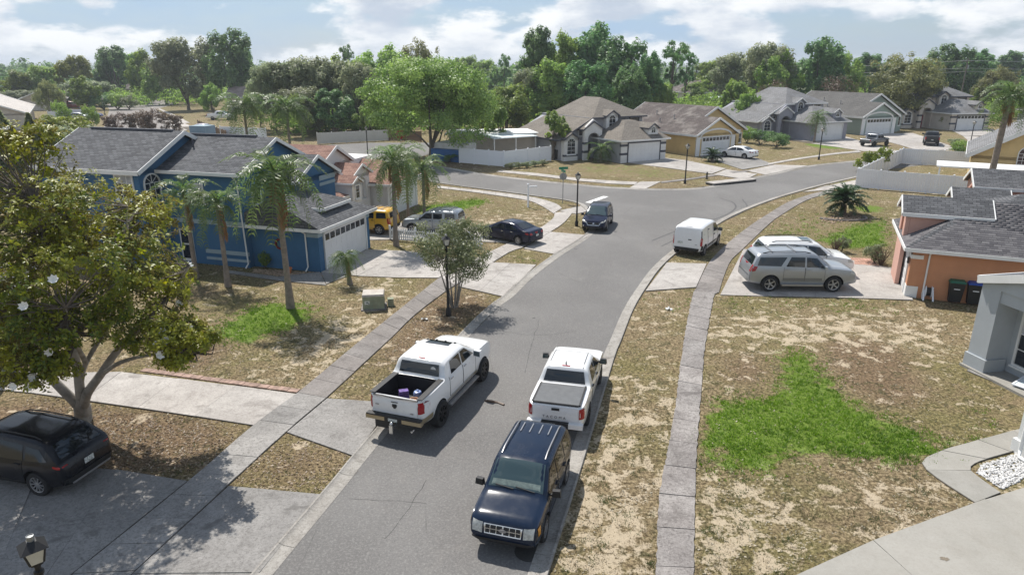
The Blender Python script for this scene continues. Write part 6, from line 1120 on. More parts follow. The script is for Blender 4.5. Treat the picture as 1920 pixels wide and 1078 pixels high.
# --- far houses, left
h = House('long white roofed house at the left frame edge in the far street', (-93, 131), 122, 'shingle_white', 'stucco_cream', 'trim_white'); h.wall([(0, -2), (34, -2), (34, 8), (0, 8)], 0, 2.9); h.gable(0, 34, -2, 8, 2.9, 0.38, 'x', ov=0.5, fh=0.25)
h = House('white roofed house just behind the long one at the left edge', (-101, 146), 122, 'shingle_white', 'stucco_white', 'trim_white'); h.wall([(0, 2), (30, 2), (30, 11), (0, 11)], 0, 3.2); h.gable(0, 30, 2, 11, 3.2, 0.42, 'x', ov=0.5, fh=0.3)
h = House('small tan roofed house half hidden by trees in the far street', (-120, 190), 120, 'shingle_tan', 'stucco_cream', 'trim_white'); h.wall([(0, 0), (16, 0), (16, 10), (0, 10)], 0, 3.0); h.gable(0, 16, 0, 10, 3.0, 0.42, 'x', ov=0.5)
h = House('pale blue house with brown hip roof at the end of the far street', (-136, 246), 5, 'shingle_brown', 'stucco_lav', 'trim_white'); h.wall([(0, 0), (18, 0), (18, 10), (0, 10)], 0, 3.6); h.hip(0, 18, 0, 10, 3.6, 0.55, 0.6); h.garage('y', 0, -1, 2, 8, 2.6); h.window('y', 0, -1, 12, 1, 2.6, 2.2, (2, 2))
h = House('tan house with rusty metal roof beside the far white pickup', (-71, 176), 2, 'metal_roof', 'stucco_cream', 'trim_white'); h.wall([(0, 0), (17, 0), (17, 9), (0, 9)], 0, 3.9); h.gable(0, 17, 0, 9, 3.9, 0.5, 'x', ov=0.5); h.window('y', 0, -1, 1.6, 1, 2.8, 1.2, (2, 2)); h.box('front_door', 4.6, 5.8, -0.06, -0.01, 0, 2.6, 'trim_white'); h.garage('y', 0, -1, 7.5, 12.5, 2.8)
h = House('grey walled house with brown roof tucked among trees behind the oak', (-44, 186), 0, 'shingle_brown', 'stucco_lav', 'trim_white'); h.wall([(0, 0), (14, 0), (14, 9), (0, 9)], 0, 3.4); h.hip(0, 14, 0, 9, 3.4, 0.45)
# white garage of the unseen house at the left edge
h = House('white garage front at the left edge beyond the magnolia', (-20.4, 24.6), 20, 'shingle_grey', 'stucco_white', 'trim_white'); h.wall([(-6, 0), (0, 0), (0, 6), (-6, 6)], 0, 2.7); h.hip(-6, 0, 0, 6, 2.72, 0.5, 0.4); h.garage('x', 0, 1, 0.6, 5.4, 2.2)

# ------------------------------------------------------------ vegetation
leafmat('leaf_oak', (0.096, 0.173, 0.044), (0.320, 0.420, 0.108), 0.46); leafmat('leaf_dark', (0.066, 0.144, 0.059), (0.206, 0.318, 0.119), 0.44); leafmat('leaf_grey', (0.125, 0.163, 0.086), (0.310, 0.334, 0.198), 0.44); leafmat('leaf_bright', (0.083, 0.144, 0.017), (0.234, 0.289, 0.041), 0.42)
leafmat('leaf_olive', (0.125, 0.142, 0.058), (0.259, 0.259, 0.108), 0.40); leafmat('leaf_myrtle', (0.104, 0.135, 0.055), (0.312, 0.333, 0.177), 0.25); leafmat('leaf_palm', (0.052, 0.103, 0.031), (0.190, 0.241, 0.086), 0.4, 0.4); leafmat('leaf_palmdry', (0.28, 0.15, 0.06), (0.40, 0.24, 0.11), 0.2); leafmat('leaf_sago', (0.017, 0.045, 0.011), (0.049, 0.091, 0.022), 0.2, 0.35)
leafmat('leaf_magnolia', (0.054, 0.102, 0.017), (0.396, 0.384, 0.042), 0.36, 0.40, back=(0.140, 0.125, 0.040)); leafmat('leaf_bigoak', (0.103, 0.175, 0.043), (0.338, 0.434, 0.131), 0.34); leafmat('leaf_brown', (0.10, 0.065, 0.04), (0.19, 0.13, 0.09), 0.2); leafmat('leaf_yellow', (0.121, 0.154, 0.017), (0.264, 0.275, 0.039), 0.38)
leafmat('blade_green', (0.060, 0.138, 0.012), (0.180, 0.312, 0.034), 0.35); leafmat('blade_dry', (0.055, 0.040, 0.018), (0.330, 0.254, 0.139), 0.25); leafmat('blade_weed', (0.030, 0.060, 0.014), (0.085, 0.125, 0.035), 0.3); leafmat('litter', (0.085, 0.050, 0.028), (0.30, 0.22, 0.14), 0.1); leafmat('litter_pale', (0.24, 0.20, 0.145), (0.42, 0.36, 0.27), 0.1)
plain('bark', (0.125, 0.105, 0.085), 0.95, 0.3, 3, 0.6, 18); plain('bark_pale', (0.31, 0.285, 0.25), 0.9, 0.35, 2.2, 0.5, 16, grime=(0.12, 0.11, 0.07)); plain('bark_palm', (0.24, 0.20, 0.165), 0.95, 0.25, 4, 0.6, 30); plain('twig_brown', (0.17, 0.115, 0.085), 0.95, 0.3, 3); plain('twig_grey', (0.26, 0.24, 0.21), 0.95, 0.3, 3); plain('petal', (0.80, 0.79, 0.74), 0.6, 0.05)
def unit(v): return v / np.maximum(np.linalg.norm(v, axis=-1, keepdims=True), 1e-9)
def leaf_quads(P_, N_, size, aspect=0.6, rng=RNG):
    """one small pointed leaf face per point, facing N_"""
    n = len(P_); ref = unit(rng.normal(size=(n, 3))); t = unit(np.cross(N_, ref)); b = np.cross(N_, t); s = (size * rng.uniform(0.65, 1.3, n))[:, None]
    V = np.stack([P_ - t * s * 0.5, P_ - b * s * aspect * 0.5 + N_ * s * 0.08, P_ + t * s * 0.5, P_ + b * s * aspect * 0.5 + N_ * s * 0.08], 1).reshape(-1, 3); F = np.arange(n * 4).reshape(n, 4); return V, F
def crown_pts(center, radii, nlobe, nsub, n, rng, flat=0.0, lobe_r=0.42, sub_r=0.36, hollow=0.5, low=-0.62):
    """points and outward normals on a cloud of lobes carrying smaller lobes"""
    c = np.array(center); r = np.array(radii); d = unit(rng.normal(size=(nlobe, 3))); d[:, 2] = np.where(d[:, 2] < low, -d[:, 2], d[:, 2]); L = d * rng.uniform(hollow, 0.78, (nlobe, 1)); lr = rng.uniform(0.75, 1.2, nlobe) * lobe_r
    sd = unit(rng.normal(size=(nlobe, nsub, 3))); S = L[:, None] + sd * (lr[:, None, None] * rng.uniform(0.6, 0.95, (nlobe, nsub, 1))); S = S.reshape(-1, 3); sr = np.repeat(lr, nsub) * rng.uniform(0.7, 1.3, nlobe * nsub) * sub_r / 0.36 * 0.42
    k = rng.choice(len(S), n, p=sr ** 2 / (sr ** 2).sum()); q = unit(rng.normal(size=(n, 3))); rad = sr[k][:, None] * rng.uniform(0.45, 1.08, (n, 1)); P_ = (S[k] + q * rad) * r + c
    N_ = unit(q + unit(P_ - c) * 0.5 + np.array([0, 0, 0.35]) + rng.normal(size=(n, 3)) * 0.55); return P_, N_
def limbs(mb, base, tips, r0, rng, wob=0.10, seg=4, n=6):
    for t in tips:
        b = Vector(base[0]); e = Vector(t[:3]); pts = []; L = (e - b).length
        for i in range(seg + 1):
            f = i / seg; p = b.lerp(e, f); p.z += (math.sin(f * PI) * 0.06 * L); pts.append(p + Vector(rng.normal(size=3)) * (wob * L * 0.25 if 0 < i < seg else 0))
        mb.tube(pts, [r0 * (1 - 0.82 * i / seg) for i in range(seg + 1)], n)
TREE = {}
def tree_variant(key, h=10.0, w=4.0, kind='round', leaf='leaf_oak', n=9000, size=0.42, seed=1, trunk_h=0.28, bark='bark', lobes=12, subs=9):
    """unit tree: height h, crown half width w; cached trunk and crown meshes"""
    rng = np.random.default_rng(seed); th = h * trunk_h; cz = th + (h - th) * 0.52; rz = (h - th) * 0.52
    if kind == 'round': P_, N_ = crown_pts((0, 0, cz), (w, w, rz), lobes, subs, n, rng)
    elif kind == 'tall': P_, N_ = crown_pts((0, 0, cz), (w, w, rz), lobes, subs, n, rng, lobe_r=0.36)
    elif kind == 'dome':
        P_, N_ = crown_pts((0, 0, cz), (w, w, rz), lobes, subs, n, rng, lobe_r=0.34, hollow=0.6); P_[:, 2] = np.where(P_[:, 2] < th * 0.6, th * 0.6 + rng.uniform(0, 1, len(P_)), P_[:, 2])
    elif kind == 'pine':
        P_, N_ = crown_pts((0, 0, h * 0.84), (w, w, h * 0.16), lobes, subs, n // 2, rng, lobe_r=0.36); P2, N2 = crown_pts((0, 0, h * 0.58), (w * 0.8, w * 0.8, h * 0.2), 7, 4, n // 3, rng, lobe_r=0.25); P_ = np.concatenate([P_, P2]); N_ = np.concatenate([N_, N2])
    elif kind == 'cone':
        z = rng.uniform(0, 1, n) ** 0.8; a = rng.uniform(0, 2 * PI, n); rr = w * (1 - z) ** 0.8 * (0.75 + 0.3 * np.sin(a * 5 + z * 20)) * rng.uniform(0.5, 1.0, n); P_ = np.stack([rr * np.cos(a), rr * np.sin(a), h * (0.04 + 0.96 * z)], 1); N_ = unit(np.stack([np.cos(a), np.sin(a), 0.5 + 0 * a], 1) + rng.normal(size=(n, 3)) * 0.5)
    else:                                                      # shrub down to the ground
        P_, N_ = crown_pts((0, 0, h * 0.52), (w, w, h * 0.5), lobes, subs, n, rng, lobe_r=0.42); P_[:, 2] = np.abs(P_[:, 2])
    V, F = leaf_quads(P_, N_, size, 0.62, rng); cm = npmesh('crown', V, F, leaf); mb = MB(); tr = max(0.10, h * 0.022)
    if kind != 'shrub':
        top = (0, 0, h * (0.8 if kind in ('pine', 'cone') else 0.62)); mb.tube([(0, 0, -0.1), (0.03, 0.02, th * 0.5), (0.05, -0.04, th), top], [tr * 1.35, tr, tr * 0.85, tr * 0.25], 8)
        if kind != 'cone': limbs(mb, [(0.05, -0.04, th * 0.9)], P_[rng.choice(len(P_), 9)] * np.array([0.8, 0.8, 0.95]), tr * 0.5, rng)
    else: limbs(mb, [(0, 0, 0.0)], P_[rng.choice(len(P_), 7)] * 0.85, 0.04, rng, n=5)
    TREE[key] = (cm, mb.mesh('trunk', bark, 50), h, w); return TREE[key]
def plant_tree(key, name, label, cat, X, Y, h, w, rz=None, group=None, z=0.0):
    cm, tm, h0, w0 = TREE[key]; t = thing(name, label, cat, (X, Y, z), random.uniform(0, 6.28) if rz is None else rz, group, (w / w0, w / w0, h / h0)); mkobj('trunk', tm, t); mkobj('crown', cm, t); return t
tree_variant('oak1', 10, 4.2, 'round', 'leaf_oak', 11000, 0.42, 1, 0.10); tree_variant('oak2', 10, 4.2, 'round', 'leaf_grey', 12000, 0.40, 2, 0.06); tree_variant('dark1', 12, 4.0, 'tall', 'leaf_dark', 13000, 0.44, 3, 0.05, lobes=20); tree_variant('dark2', 12, 4.2, 'tall', 'leaf_dark', 13000, 0.44, 4, 0.05, lobes=18)
tree_variant('mid1', 12, 4.2, 'tall', 'leaf_oak', 13000, 0.44, 5, 0.05, lobes=18); tree_variant('bright', 9, 4.0, 'round', 'leaf_bright', 11000, 0.42, 6, 0.08); tree_variant('olive', 10, 5.2, 'dome', 'leaf_olive', 16000, 0.32, 7, 0.08, lobes=24); tree_variant('pine', 14, 3.4, 'pine', 'leaf_dark', 6000, 0.34, 8, 0.5, lobes=9); tree_variant('yellow', 8, 4.0, 'round', 'leaf_yellow', 10000, 0.38, 9, 0.08)
tree_variant('bare', 8, 3.6, 'round', 'leaf_brown', 1600, 0.22, 10, 0.2, 'twig_grey'); tree_variant('shrub', 2, 1.2, 'shrub', 'leaf_oak', 3000, 0.13, 11); tree_variant('shrub_bright', 2, 1.2, 'shrub', 'leaf_bright', 3600, 0.14, 12); tree_variant('shrub_dark', 2, 1.2, 'shrub', 'leaf_dark', 3000, 0.13, 13); tree_variant('cone', 6, 1.4, 'cone', 'leaf_grey', 6000, 0.22, 14, 0.05)
tree_variant('bigoak', 12, 8.2, 'dome', 'leaf_bigoak', 70000, 0.30, 15, 0.13, lobes=44, subs=11); tree_variant('small1', 5, 1.4, 'tall', 'leaf_oak', 5000, 0.20, 16, 0.25, lobes=10); tree_variant('shrub_grey', 2, 1.2, 'shrub', 'leaf_grey', 3000, 0.13, 17); tree_variant('shrub_yellow', 2, 1.2, 'shrub', 'leaf_yellow', 3000, 0.14, 18)
plant_tree('bigoak', 'oak_tree', 'large spreading oak with bright green crown beside the side street', 'tree', *(-10.43, 88.59), 12.2, 8.4, 0.6)
TREES = [  # x, y, height, half width and kind of every tree that stands out behind the houses, left to right
 ((-147.2, 210.0, 8.8, 5.5), 'bright'), ((-140.9, 215.0, 11.5, 5.6), 'mid1'), ((-138.7, 225.0, 13.1, 6.7), 'yellow'), ((-113.6, 190.0, 7.7, 4.3), 'bright'), ((-130.8, 235.0, 16.7, 7.0), 'dark2'), ((-138.3, 260.0, 16.0, 6.8), 'mid1'), ((-116.2, 225.0, 14.3, 5.0), 'bright'), ((-105.1, 215.0, 13.3, 5.6), 'oak1'), ((-87.2, 190.0, 18.1, 7.8), 'oak2'), ((-72.5, 185.0, 19.5, 6.3), 'dark1'), ((-75.0, 200.0, 15.7, 4.5), 'dark2'),
 ((-71.4, 168.0, 7.5, 2.9), 'oak1'), ((-104.7, 160.0, 8.1, 3.0), 'olive'), ((-138.2, 200.0, 4.7, 4.5), 'oak2'), ((-121.9, 205.0, 7.1, 6.9), 'oak2'), ((-110.0, 190.0, 4.2, 3.6), 'shrub_dark'), ((-106.3, 190.0, 4.2, 3.6), 'shrub'), ((-103.2, 190.0, 3.9, 2.9), 'shrub_grey'), ((-88.5, 138.0, 4.8, 1.8), 'shrub'), ((-78.1, 130.0, 4.5, 1.5), 'shrub'),
 ((-43.2, 128.0, 11.9, 3.9), 'oak2'), ((-39.7, 130.0, 12.5, 5.4), 'oak2'), ((-34.1, 128.0, 12.8, 5.3), 'oak2'), ((-32.0, 135.0, 13.3, 5.6), 'oak1'), ((-26.5, 122.0, 11.8, 3.7), 'oak2'), ((-29.9, 150.0, 14.1, 5.6), 'oak1'), ((-24.9, 150.0, 15.5, 5.6), 'oak1'), ((-20.0, 155.0, 16.1, 5.2), 'olive'), ((-43.4, 190.0, 16.8, 2.1), 'pine'), ((-13.5, 140.0, 12.6, 5.3), 'mid1'), ((-47.4, 132.0, 8.9, 2.5), 'oak2'), ((-35.4, 118.0, 8.0, 4.0), 'oak2'), ((-30.1, 118.0, 7.5, 4.0), 'dark2'), ((-23.6, 116.0, 5.9, 2.6), 'oak1'),
 ((-17.7, 260.0, 14.7, 5.8), 'mid1'), ((-9.8, 240.0, 13.2, 6.3), 'mid1'), ((-2.2, 200.0, 14.6, 1.8), 'pine'), ((-0.9, 118.0, 8.6, 4.2), 'mid1'), ((-4.6, 112.0, 8.2, 2.6), 'bright'), ((5.2, 142.0, 17.9, 4.8), 'dark2'), ((10.9, 146.0, 17.9, 4.9), 'mid1'), ((17.1, 148.0, 18.8, 6.1), 'dark1'), ((21.6, 140.0, 16.1, 5.8), 'dark1'), ((25.5, 135.0, 13.3, 3.6), 'dark2'), ((7.1, 128.0, 12.7, 4.8), 'mid1'), ((13.0, 125.0, 11.8, 4.7), 'dark1'), ((20.3, 124.0, 10.9, 4.2), 'dark1'), ((2.9, 130.0, 10.8, 2.9), 'oak2'),
 ((33.7, 150.0, 16.5, 3.6), 'pine'), ((40.2, 165.0, 15.0, 2.5), 'pine'), ((28.3, 135.0, 8.9, 2.6), 'oak1'), ((54.8, 200.0, 12.9, 6.7), 'mid1'), ((56.5, 180.0, 14.3, 6.1), 'oak2'), ((54.8, 155.0, 15.9, 5.8), 'oak2'), ((56.5, 150.0, 14.3, 5.1), 'oak1'), ((66.6, 155.0, 16.5, 5.8), 'dark1'), ((74.2, 160.0, 14.2, 4.2), 'mid1'), ((100.6, 200.0, 14.0, 7.5), 'dark2'), ((76.2, 140.0, 13.1, 7.9), 'olive'), ((66.0, 145.0, 9.5, 4.9), 'bare'), ((47.4, 128.0, 9.0, 3.4), 'bare'),
 ((113.2, 185.0, 15.9, 6.2), 'dark1'), ((122.1, 190.0, 14.7, 6.4), 'dark2'), ((109.5, 160.0, 10.9, 4.8), 'olive'), ((117.0, 200.0, 13.2, 6.0), 'mid1'), ((168.5, 240.0, 15.2, 8.1), 'dark2'), ((41.2, 122.0, 7.4, 2.3), 'oak1'), ((44.5, 140.0, 8.8, 3.2), 'mid1'), ((51.1, 190.0, 7.7, 5.0), 'oak1'), ((98.0, 165.0, 2.3, 2.5), 'yellow'), ((106.9, 160.0, 6.3, 3.0), 'bright'), ((144.3, 190.0, 15.8, 8.5), 'dark1'), ((119.8, 230.0, 10.2, 8.6), 'oak2')]
KIND = {'oak1': 'mid green oak', 'oak2': 'grey green oak', 'dark1': 'tall dark green tree', 'dark2': 'dense dark green tree', 'mid1': 'tall leafy green tree', 'bright': 'bright green tree', 'olive': 'olive green domed tree', 'pine': 'slender pine', 'yellow': 'yellow green tree', 'bare': 'nearly bare grey tree', 'shrub': 'rounded green shrub', 'shrub_dark': 'dark green shrub', 'shrub_grey': 'grey green shrub', 'shrub_bright': 'bright green shrub'}
ORD = ['first', 'second', 'third', 'fourth', 'fifth', 'sixth', 'seventh', 'eighth', 'ninth', 'tenth', 'eleventh', 'twelfth', 'thirteenth']
cnt = {}
byk = {}
for (q, k) in TREES: byk.setdefault(k, []).append(q)
for k in byk: byk[k].sort(key=lambda q: q[0] / q[1])
for (q, k) in TREES:
    i = byk[k].index(q); n = len(byk[k])
    where = 'behind the far left street' if q[0] / q[1] < -0.36 else ('behind the blue house' if q[0] / q[1] < -0.16 else ('behind the grey house' if q[0] / q[1] < 0.22 else 'behind the houses on the right'))
    lab = KIND[k] + (', %s such from the left, ' % ORD[i] if n > 1 else ' ') + where
    X_, Y_, H_, W_ = q; H_ = max(H_, 1.2)
    plant_tree(k, 'shrub' if 'shrub' in k else ('pine_tree' if k == 'pine' else 'tree'), lab, 'shrub' if 'shrub' in k else 'tree', X_, Y_, H_, W_, None, 'trees beyond the houses')
# woods out to the horizon
def woods():
    rng = np.random.default_rng(5); V = []; F = []; c = 0
    for Y0, Y1, n, m in ((215, 330, 150, 330), (330, 560, 230, 170), (560, 1000, 300, 90), (1000, 2400, 420, 50)):
        for i in range(n):
            Y_ = rng.uniform(Y0, Y1); X_ = rng.uniform(-0.95, 0.95) * Y_; h_ = rng.uniform(7, 11.5) if Y_ < 330 else (rng.uniform(6.5, 11) if Y_ < 560 else rng.uniform(8, 14))
            if Y_ < 300 and -0.66 < X_ / Y_ < -0.36: continue
            h_ *= rng.choice([1, 1, 1.15, 1.3]); w_ = h_ * rng.uniform(0.45, 0.75); P_, N_ = crown_pts((X_, Y_, h_ * 0.52), (w_, w_, h_ * 0.48), 7, 5, m, rng); P_[:, 2] = np.abs(P_[:, 2]); v, f = leaf_quads(P_, N_, h_ * (0.11 if Y_ < 330 else 0.16), 0.7, rng); V.append(v); F.append(f + c); c += len(v)
    return npmesh('distant_woods', np.concatenate(V), np.concatenate(F), 'leaf_dark')
tag(mkobj('distant_woods', woods()), 'dark green woods running out to the horizon', 'woods', kind='stuff')

def undergrowth():
    rng = np.random.default_rng(8); V = []; F = []; c = 0
    for x0, x1, y0, y1, n, hh in ((-62, -24, 118, 175, 130, 3.5), (-24, 40, 120, 190, 150, 4.0), (30, 125, 140, 215, 170, 4.5), (-150, -60, 200, 260, 110, 4.5), (-30, 60, 190, 240, 120, 5)):
        for i in range(n):
            X_, Y_ = rng.uniform(x0, x1), rng.uniform(y0, y1)
            if X_ / Y_ < -0.33 and Y_ < 200: continue
            h_ = hh * rng.uniform(0.6, 1.3); w_ = h_ * rng.uniform(0.7, 1.1); P_, N_ = crown_pts((X_, Y_, h_ * 0.45), (w_, w_, h_ * 0.55), 8, 5, 260, rng); P_[:, 2] = np.abs(P_[:, 2]); v, f = leaf_quads(P_, N_, 0.5, 0.7, rng); V.append(v); F.append(f + c); c += len(v)
    return npmesh('undergrowth', np.concatenate(V), np.concatenate(F), 'leaf_oak')
tag(mkobj('undergrowth', undergrowth()), 'dense green undergrowth beneath the trees behind the houses', 'undergrowth', kind='stuff')
# hedges and shrubs one can tell apart
def shrub(k, p, h_, w_, label, group=None): plant_tree(k, 'shrub', label, 'shrub', p[0], p[1], h_, w_, None, group)
shrub('shrub_bright', (41.44, 78.49), 2.7, 2.0, 'bright green shrub at the corner of the right white fence'); shrub('shrub_grey', (22.42, 40.57), 1.25, 0.75, 'greyish dry shrub beside the orange house garage'); shrub('shrub_grey', (21.61, 43.35), 1.0, 0.55, 'small dry shrub left of the red paver path')
shrub('shrub_dark', (38.97, 102.18), 2.2, 1.9, 'dark rounded shrub on the lavender house lawn'); shrub('shrub_dark', (37.81, 105.68), 2.2, 1.9, 'dark shrub left of the rounded one on the lavender house lawn'); shrub('shrub', (36.75, 108.66), 2.4, 1.7, 'green shrub beside the lavender house bay'); shrub('shrub', (82.51, 138.62), 1.8, 3.2, 'low clipped hedge left of the red front door'); shrub('shrub_yellow', (81.68, 131.63), 2.6, 1.5, 'yellow green shrub beside the far right garage'); shrub('shrub_grey', (65.73, 102.18), 1.3, 1.5, 'round clipped shrub beside the far right driveway'); shrub('shrub', (59.99, 92.34), 2.0, 1.6, 'leafy green shrub by the road before the yellow house')
shrub('shrub', (-14.87, 39.53), 1.0, 0.45, 'small green shrub at the blue house wall'); shrub('shrub_yellow', (-72.27, 113.43), 4.0, 4.2, 'large yellow green shrub behind the blue house roof'); shrub('shrub_dark', (-7.68, 86.08), 1.0, 1.0, 'low dark shrub at the oak foot by the white fence')
for i, (px, py, hh) in enumerate(((960, 316, .7), (975, 316, .8), (990, 315, .7), (1005, 314, .8), (1018, 312, .7))):
    o = ((-0.0, 0),)[0]
LOWS = [(-0.13, 80.59), (0.82, 81.02), (1.77, 81.46), (2.75, 82.34), (3.75, 83.25)]
for i, p in enumerate(LOWS): shrub('shrub_grey', p, 0.75, 0.8, 'low grey shrub, %s from the left along the corner fence' % ORD[i], 'low shrubs along the corner fence')
plant_tree('small1', 'tree', 'small glossy tree in front of the grey house bay', 'tree', *(5.28, 88.59), 6.0, 2.1); plant_tree('small1', 'tree', 'small glossy tree behind the white fence left of the patio cover', 'tree', *(-1.60, 94.04), 6.3, 2.0, 2.2)
plant_tree('cone', 'conifer', 'grey green conifer at the left edge above the magnolia', 'tree', -40.2, 55, 8.2, 3.0); plant_tree('cone', 'conifer', 'second grey green conifer, right of the first at the left edge', 'tree', -37.9, 55, 8.0, 2.2); plant_tree('oak2', 'tree', 'grey green tree between the conifers and the blue house', 'tree', -38.6, 60, 6.6, 3.0); tree_variant('shrub_brown', 3, 1.6, 'shrub', 'leaf_brown', 3500, 0.16, 19)
for i, x in enumerate((-68.6, -65.4, -62.3, -59.3)): plant_tree('shrub_brown', 'shrub', 'brown dry bush behind the blue house ridge, %s from the left' % ORD[i], 'shrub', x, 121 + (i % 2), 3.6 + 0.3 * (i % 3), 2.3, None, 'brown bushes behind the blue house')

# palms
def frond_mesh(name, L=2.3, droop=1.0, nl=30, leaf=0.55, mat='leaf_palm', width=0.035, seed=0, vee=0.5):
    rng = np.random.default_rng(seed); t = np.linspace(0, 1, 9); ax = np.stack([L * (t - 0.18 * droop * t ** 3), 0 * t, L * (0.42 * t - 0.95 * droop * t ** 2.3)], 1); V = []; F = []
    for i in range(9):
        r = 0.035 * (1 - 0.85 * t[i]); V += [ax[i] + (0, r, 0), ax[i] + (0, 0, r), ax[i] + (0, -r, 0)]
    for i in range(8):
        for k in range(3): F.append((i * 3 + k, i * 3 + (k + 1) % 3, (i + 1) * 3 + (k + 1) % 3, (i + 1) * 3 + k))
    for j in range(nl):
        u = 0.12 + 0.88 * (j + 0.5) / nl; p = np.array([np.interp(u, t, ax[:, k]) for k in range(3)]); d = np.array([np.interp(min(1, u + .05), t, ax[:, k]) - np.interp(max(0, u - .05), t, ax[:, k]) for k in range(3)]); d /= np.linalg.norm(d); ll = leaf * (0.55 + 0.8 * math.sin(PI * min(1, u * 0.9 + 0.08))) * rng.uniform(0.8, 1.15)
        for sg in (1, -1):
            side = np.array([0, sg, 0]); out = side * 0.85 + d * rng.uniform(0.35, 0.7) + np.array([0, 0, rng.uniform(-0.1, vee)]); out /= np.linalg.norm(out); mid = p + out * ll * 0.5; tip = mid + out * ll * 0.42 + np.array([0, 0, -ll * rng.uniform(0.28, 0.55) * droop]); w_ = width * rng.uniform(0.8, 1.2); wv = d * w_; b = len(V)
            V += [p - wv * 0.5, p + wv * 0.5, mid + wv, mid - wv, tip]; F += [(b, b + 1, b + 2, b + 3), (b + 3, b + 2, b + 4, b + 4)]
    me = bpy.data.meshes.new(name); me.from_pydata([tuple(v) for v in V], [], [f if f[2] != f[3] else f[:3] for f in F]); me.materials.append(M(mat)); return me
FR = [frond_mesh('frond', 2.2, 0.75, 26, 0.46, width=0.032, seed=1), frond_mesh('frond', 2.2, 1.15, 26, 0.46, width=0.032, seed=2), frond_mesh('frond', 2.1, 1.6, 26, 0.46, width=0.032, seed=3)]; FRD = None
def hang_mesh():
    rng = np.random.default_rng(4); V = []; F = []
    for j in range(150):
        u = rng.uniform(0.0, 1.0); p = np.array([0.16 + 0.10 * math.sin(u * 2.4) + rng.normal() * 0.05, rng.normal() * 0.07, 0.15 - 1.75 * u]); d = np.array([rng.normal() * 0.16, rng.normal() * 0.16, -1.0]); d /= np.linalg.norm(d); s = np.cross(d, rng.normal(size=3)); s /= np.linalg.norm(s); l = rng.uniform(0.3, 0.55); b = len(V); V += [p - s * 0.02, p + s * 0.02, p + d * l * 0.6 + s * 0.025, p + d * l]; F.append((b, b + 1, b + 2, b + 3))
    me = bpy.data.meshes.new('dry_frond'); me.from_pydata([tuple(v) for v in V], [], F); me.materials.append(M('leaf_palmdry')); return me
FRD = hang_mesh(); FRS = frond_mesh('frond', 1.0, 0.55, 26, 0.17, 'leaf_sago', 0.02, seed=5, vee=0.3); FRF = frond_mesh('frond', 1.3, 1.1, 20, 0.42, 'leaf_palm', 0.03, seed=6)
def palm(label, p, h, r, n=22, dry=0, lean=(0, 0), fr=None, scale=1.0, trunk='bark_palm', top=None, name='palm_tree'):
    t = thing(name, label, 'palm', (p[0], p[1], 0), random.uniform(0, 6.28)); rng = random.Random(int(p[0] * 100)); mb = MB(); pts = []; rad = []; k = 14
    for i in range(k + 1): f = i / k; pts.append((lean[0] * f * f, lean[1] * f * f, -0.05 + (h + 0.05) * f)); rad.append(r * (1.35 - 0.45 * min(1, f * 4) + 0.05 * (i % 2)) * (1 - 0.2 * f))
    mb.tube(pts, rad, 10); mb.obj('trunk', trunk, t, 50); c = Vector((lean[0], lean[1], h))
    if fr is None: cs = MB(); cs.tube([c - Vector((0, 0, 0.1)), c + Vector((0, 0, 0.35)), c + Vector((0, 0, 0.75))], [r * 0.85, r * 0.95, r * 0.25], 8); cs.obj('crownshaft', 'leaf_palm', t, 50)
    for i in range(n):
        lvl = i / n; el = 62 - 88 * lvl + rng.uniform(-10, 10); o = mkobj('frond', (fr or FR)[min(len(fr or FR) - 1, int(lvl * 3))], t); o.location = c + Vector((0, 0, 0.35 * (1 - lvl) * scale)); o.rotation_euler = (rng.uniform(-.3, .3), -R(el) * 0.62, i * 2.39996 + rng.uniform(-.2, .2)); o.scale = (scale * rng.uniform(0.85, 1.12),) * 3
    for i in range(dry): o = mkobj('dry_frond', FRD, t); o.location = c; o.rotation_euler = (0, rng.uniform(-.1, .05), rng.uniform(-.9, .5) - t.rotation_euler.z - (PI if i == 3 else 0)); o.scale = (scale,) * 2 + (scale * (1.1 - 0.18 * i),)
    return t
palm('tall palm with drooping dry fronds nearest the blue house garage', (-11.17, 32.42), 6.4, 0.17, 23, 4, (0.0, 0.1), scale=1.12); palm('mid height palm in front of the blue house wall', (-15.73, 35.99), 4.4, 0.15, 16, 1, scale=0.88); palm('palm half hidden behind the magnolia at the blue house door', (-18.2, 37.6), 4.7, 0.14, 15, 1, scale=0.88)
palm('palm rising at the left end of the picket fence', (-7.85, 44.88), 5.4, 0.16, 20, 4, (0, 0.1), scale=1.05); palm('palm standing in the lawn behind the silver SUV', (-6.53, 50.10), 4.2, 0.14, 17, 3, scale=1.0); palm('thin palm between the other two on the corner lawn', (-8.20, 53.07), 4.8, 0.11, 13, 3, scale=0.9)
palm('bushy bright palm left of two behind the blue house ridge', (-33.5, 88), 6.3, 0.2, 26, 0, scale=1.7); palm('bushy bright palm right of two behind the blue house ridge', (-28.2, 88), 6.0, 0.2, 26, 0, scale=1.7); palm('tall palm rising over the orange house roof at right', (42.4, 60.5), 8.9, 0.30, 26, 5, (0.2, 0), scale=1.15)
palm('small curved palm before the lavender house garage', (47.28, 108.66), 3.6, 0.16, 18, 0, (0.6, 0.2), scale=1.0); palm('low bushy palm before the grey house garage', (11.14, 86.57), 1.3, 0.2, 20, 0, scale=0.95); palm('small shaggy palm on the lawn beside the utility box', (-9.07, 36.37), 1.5, 0.14, 18, 3, (0.2, 0), FR[1:], 0.5)
palm('large dark sago palm on the orange house lawn', (27.12, 55.09), 0.8, 0.3, 44, 0, fr=[FRS], scale=2.0, name='sago_palm'); palm('small sago palm beside the yellow house driveway', (25.31, 87.07), 0.4, 0.25, 34, 0, fr=[FRS], scale=1.5, name='sago_palm')

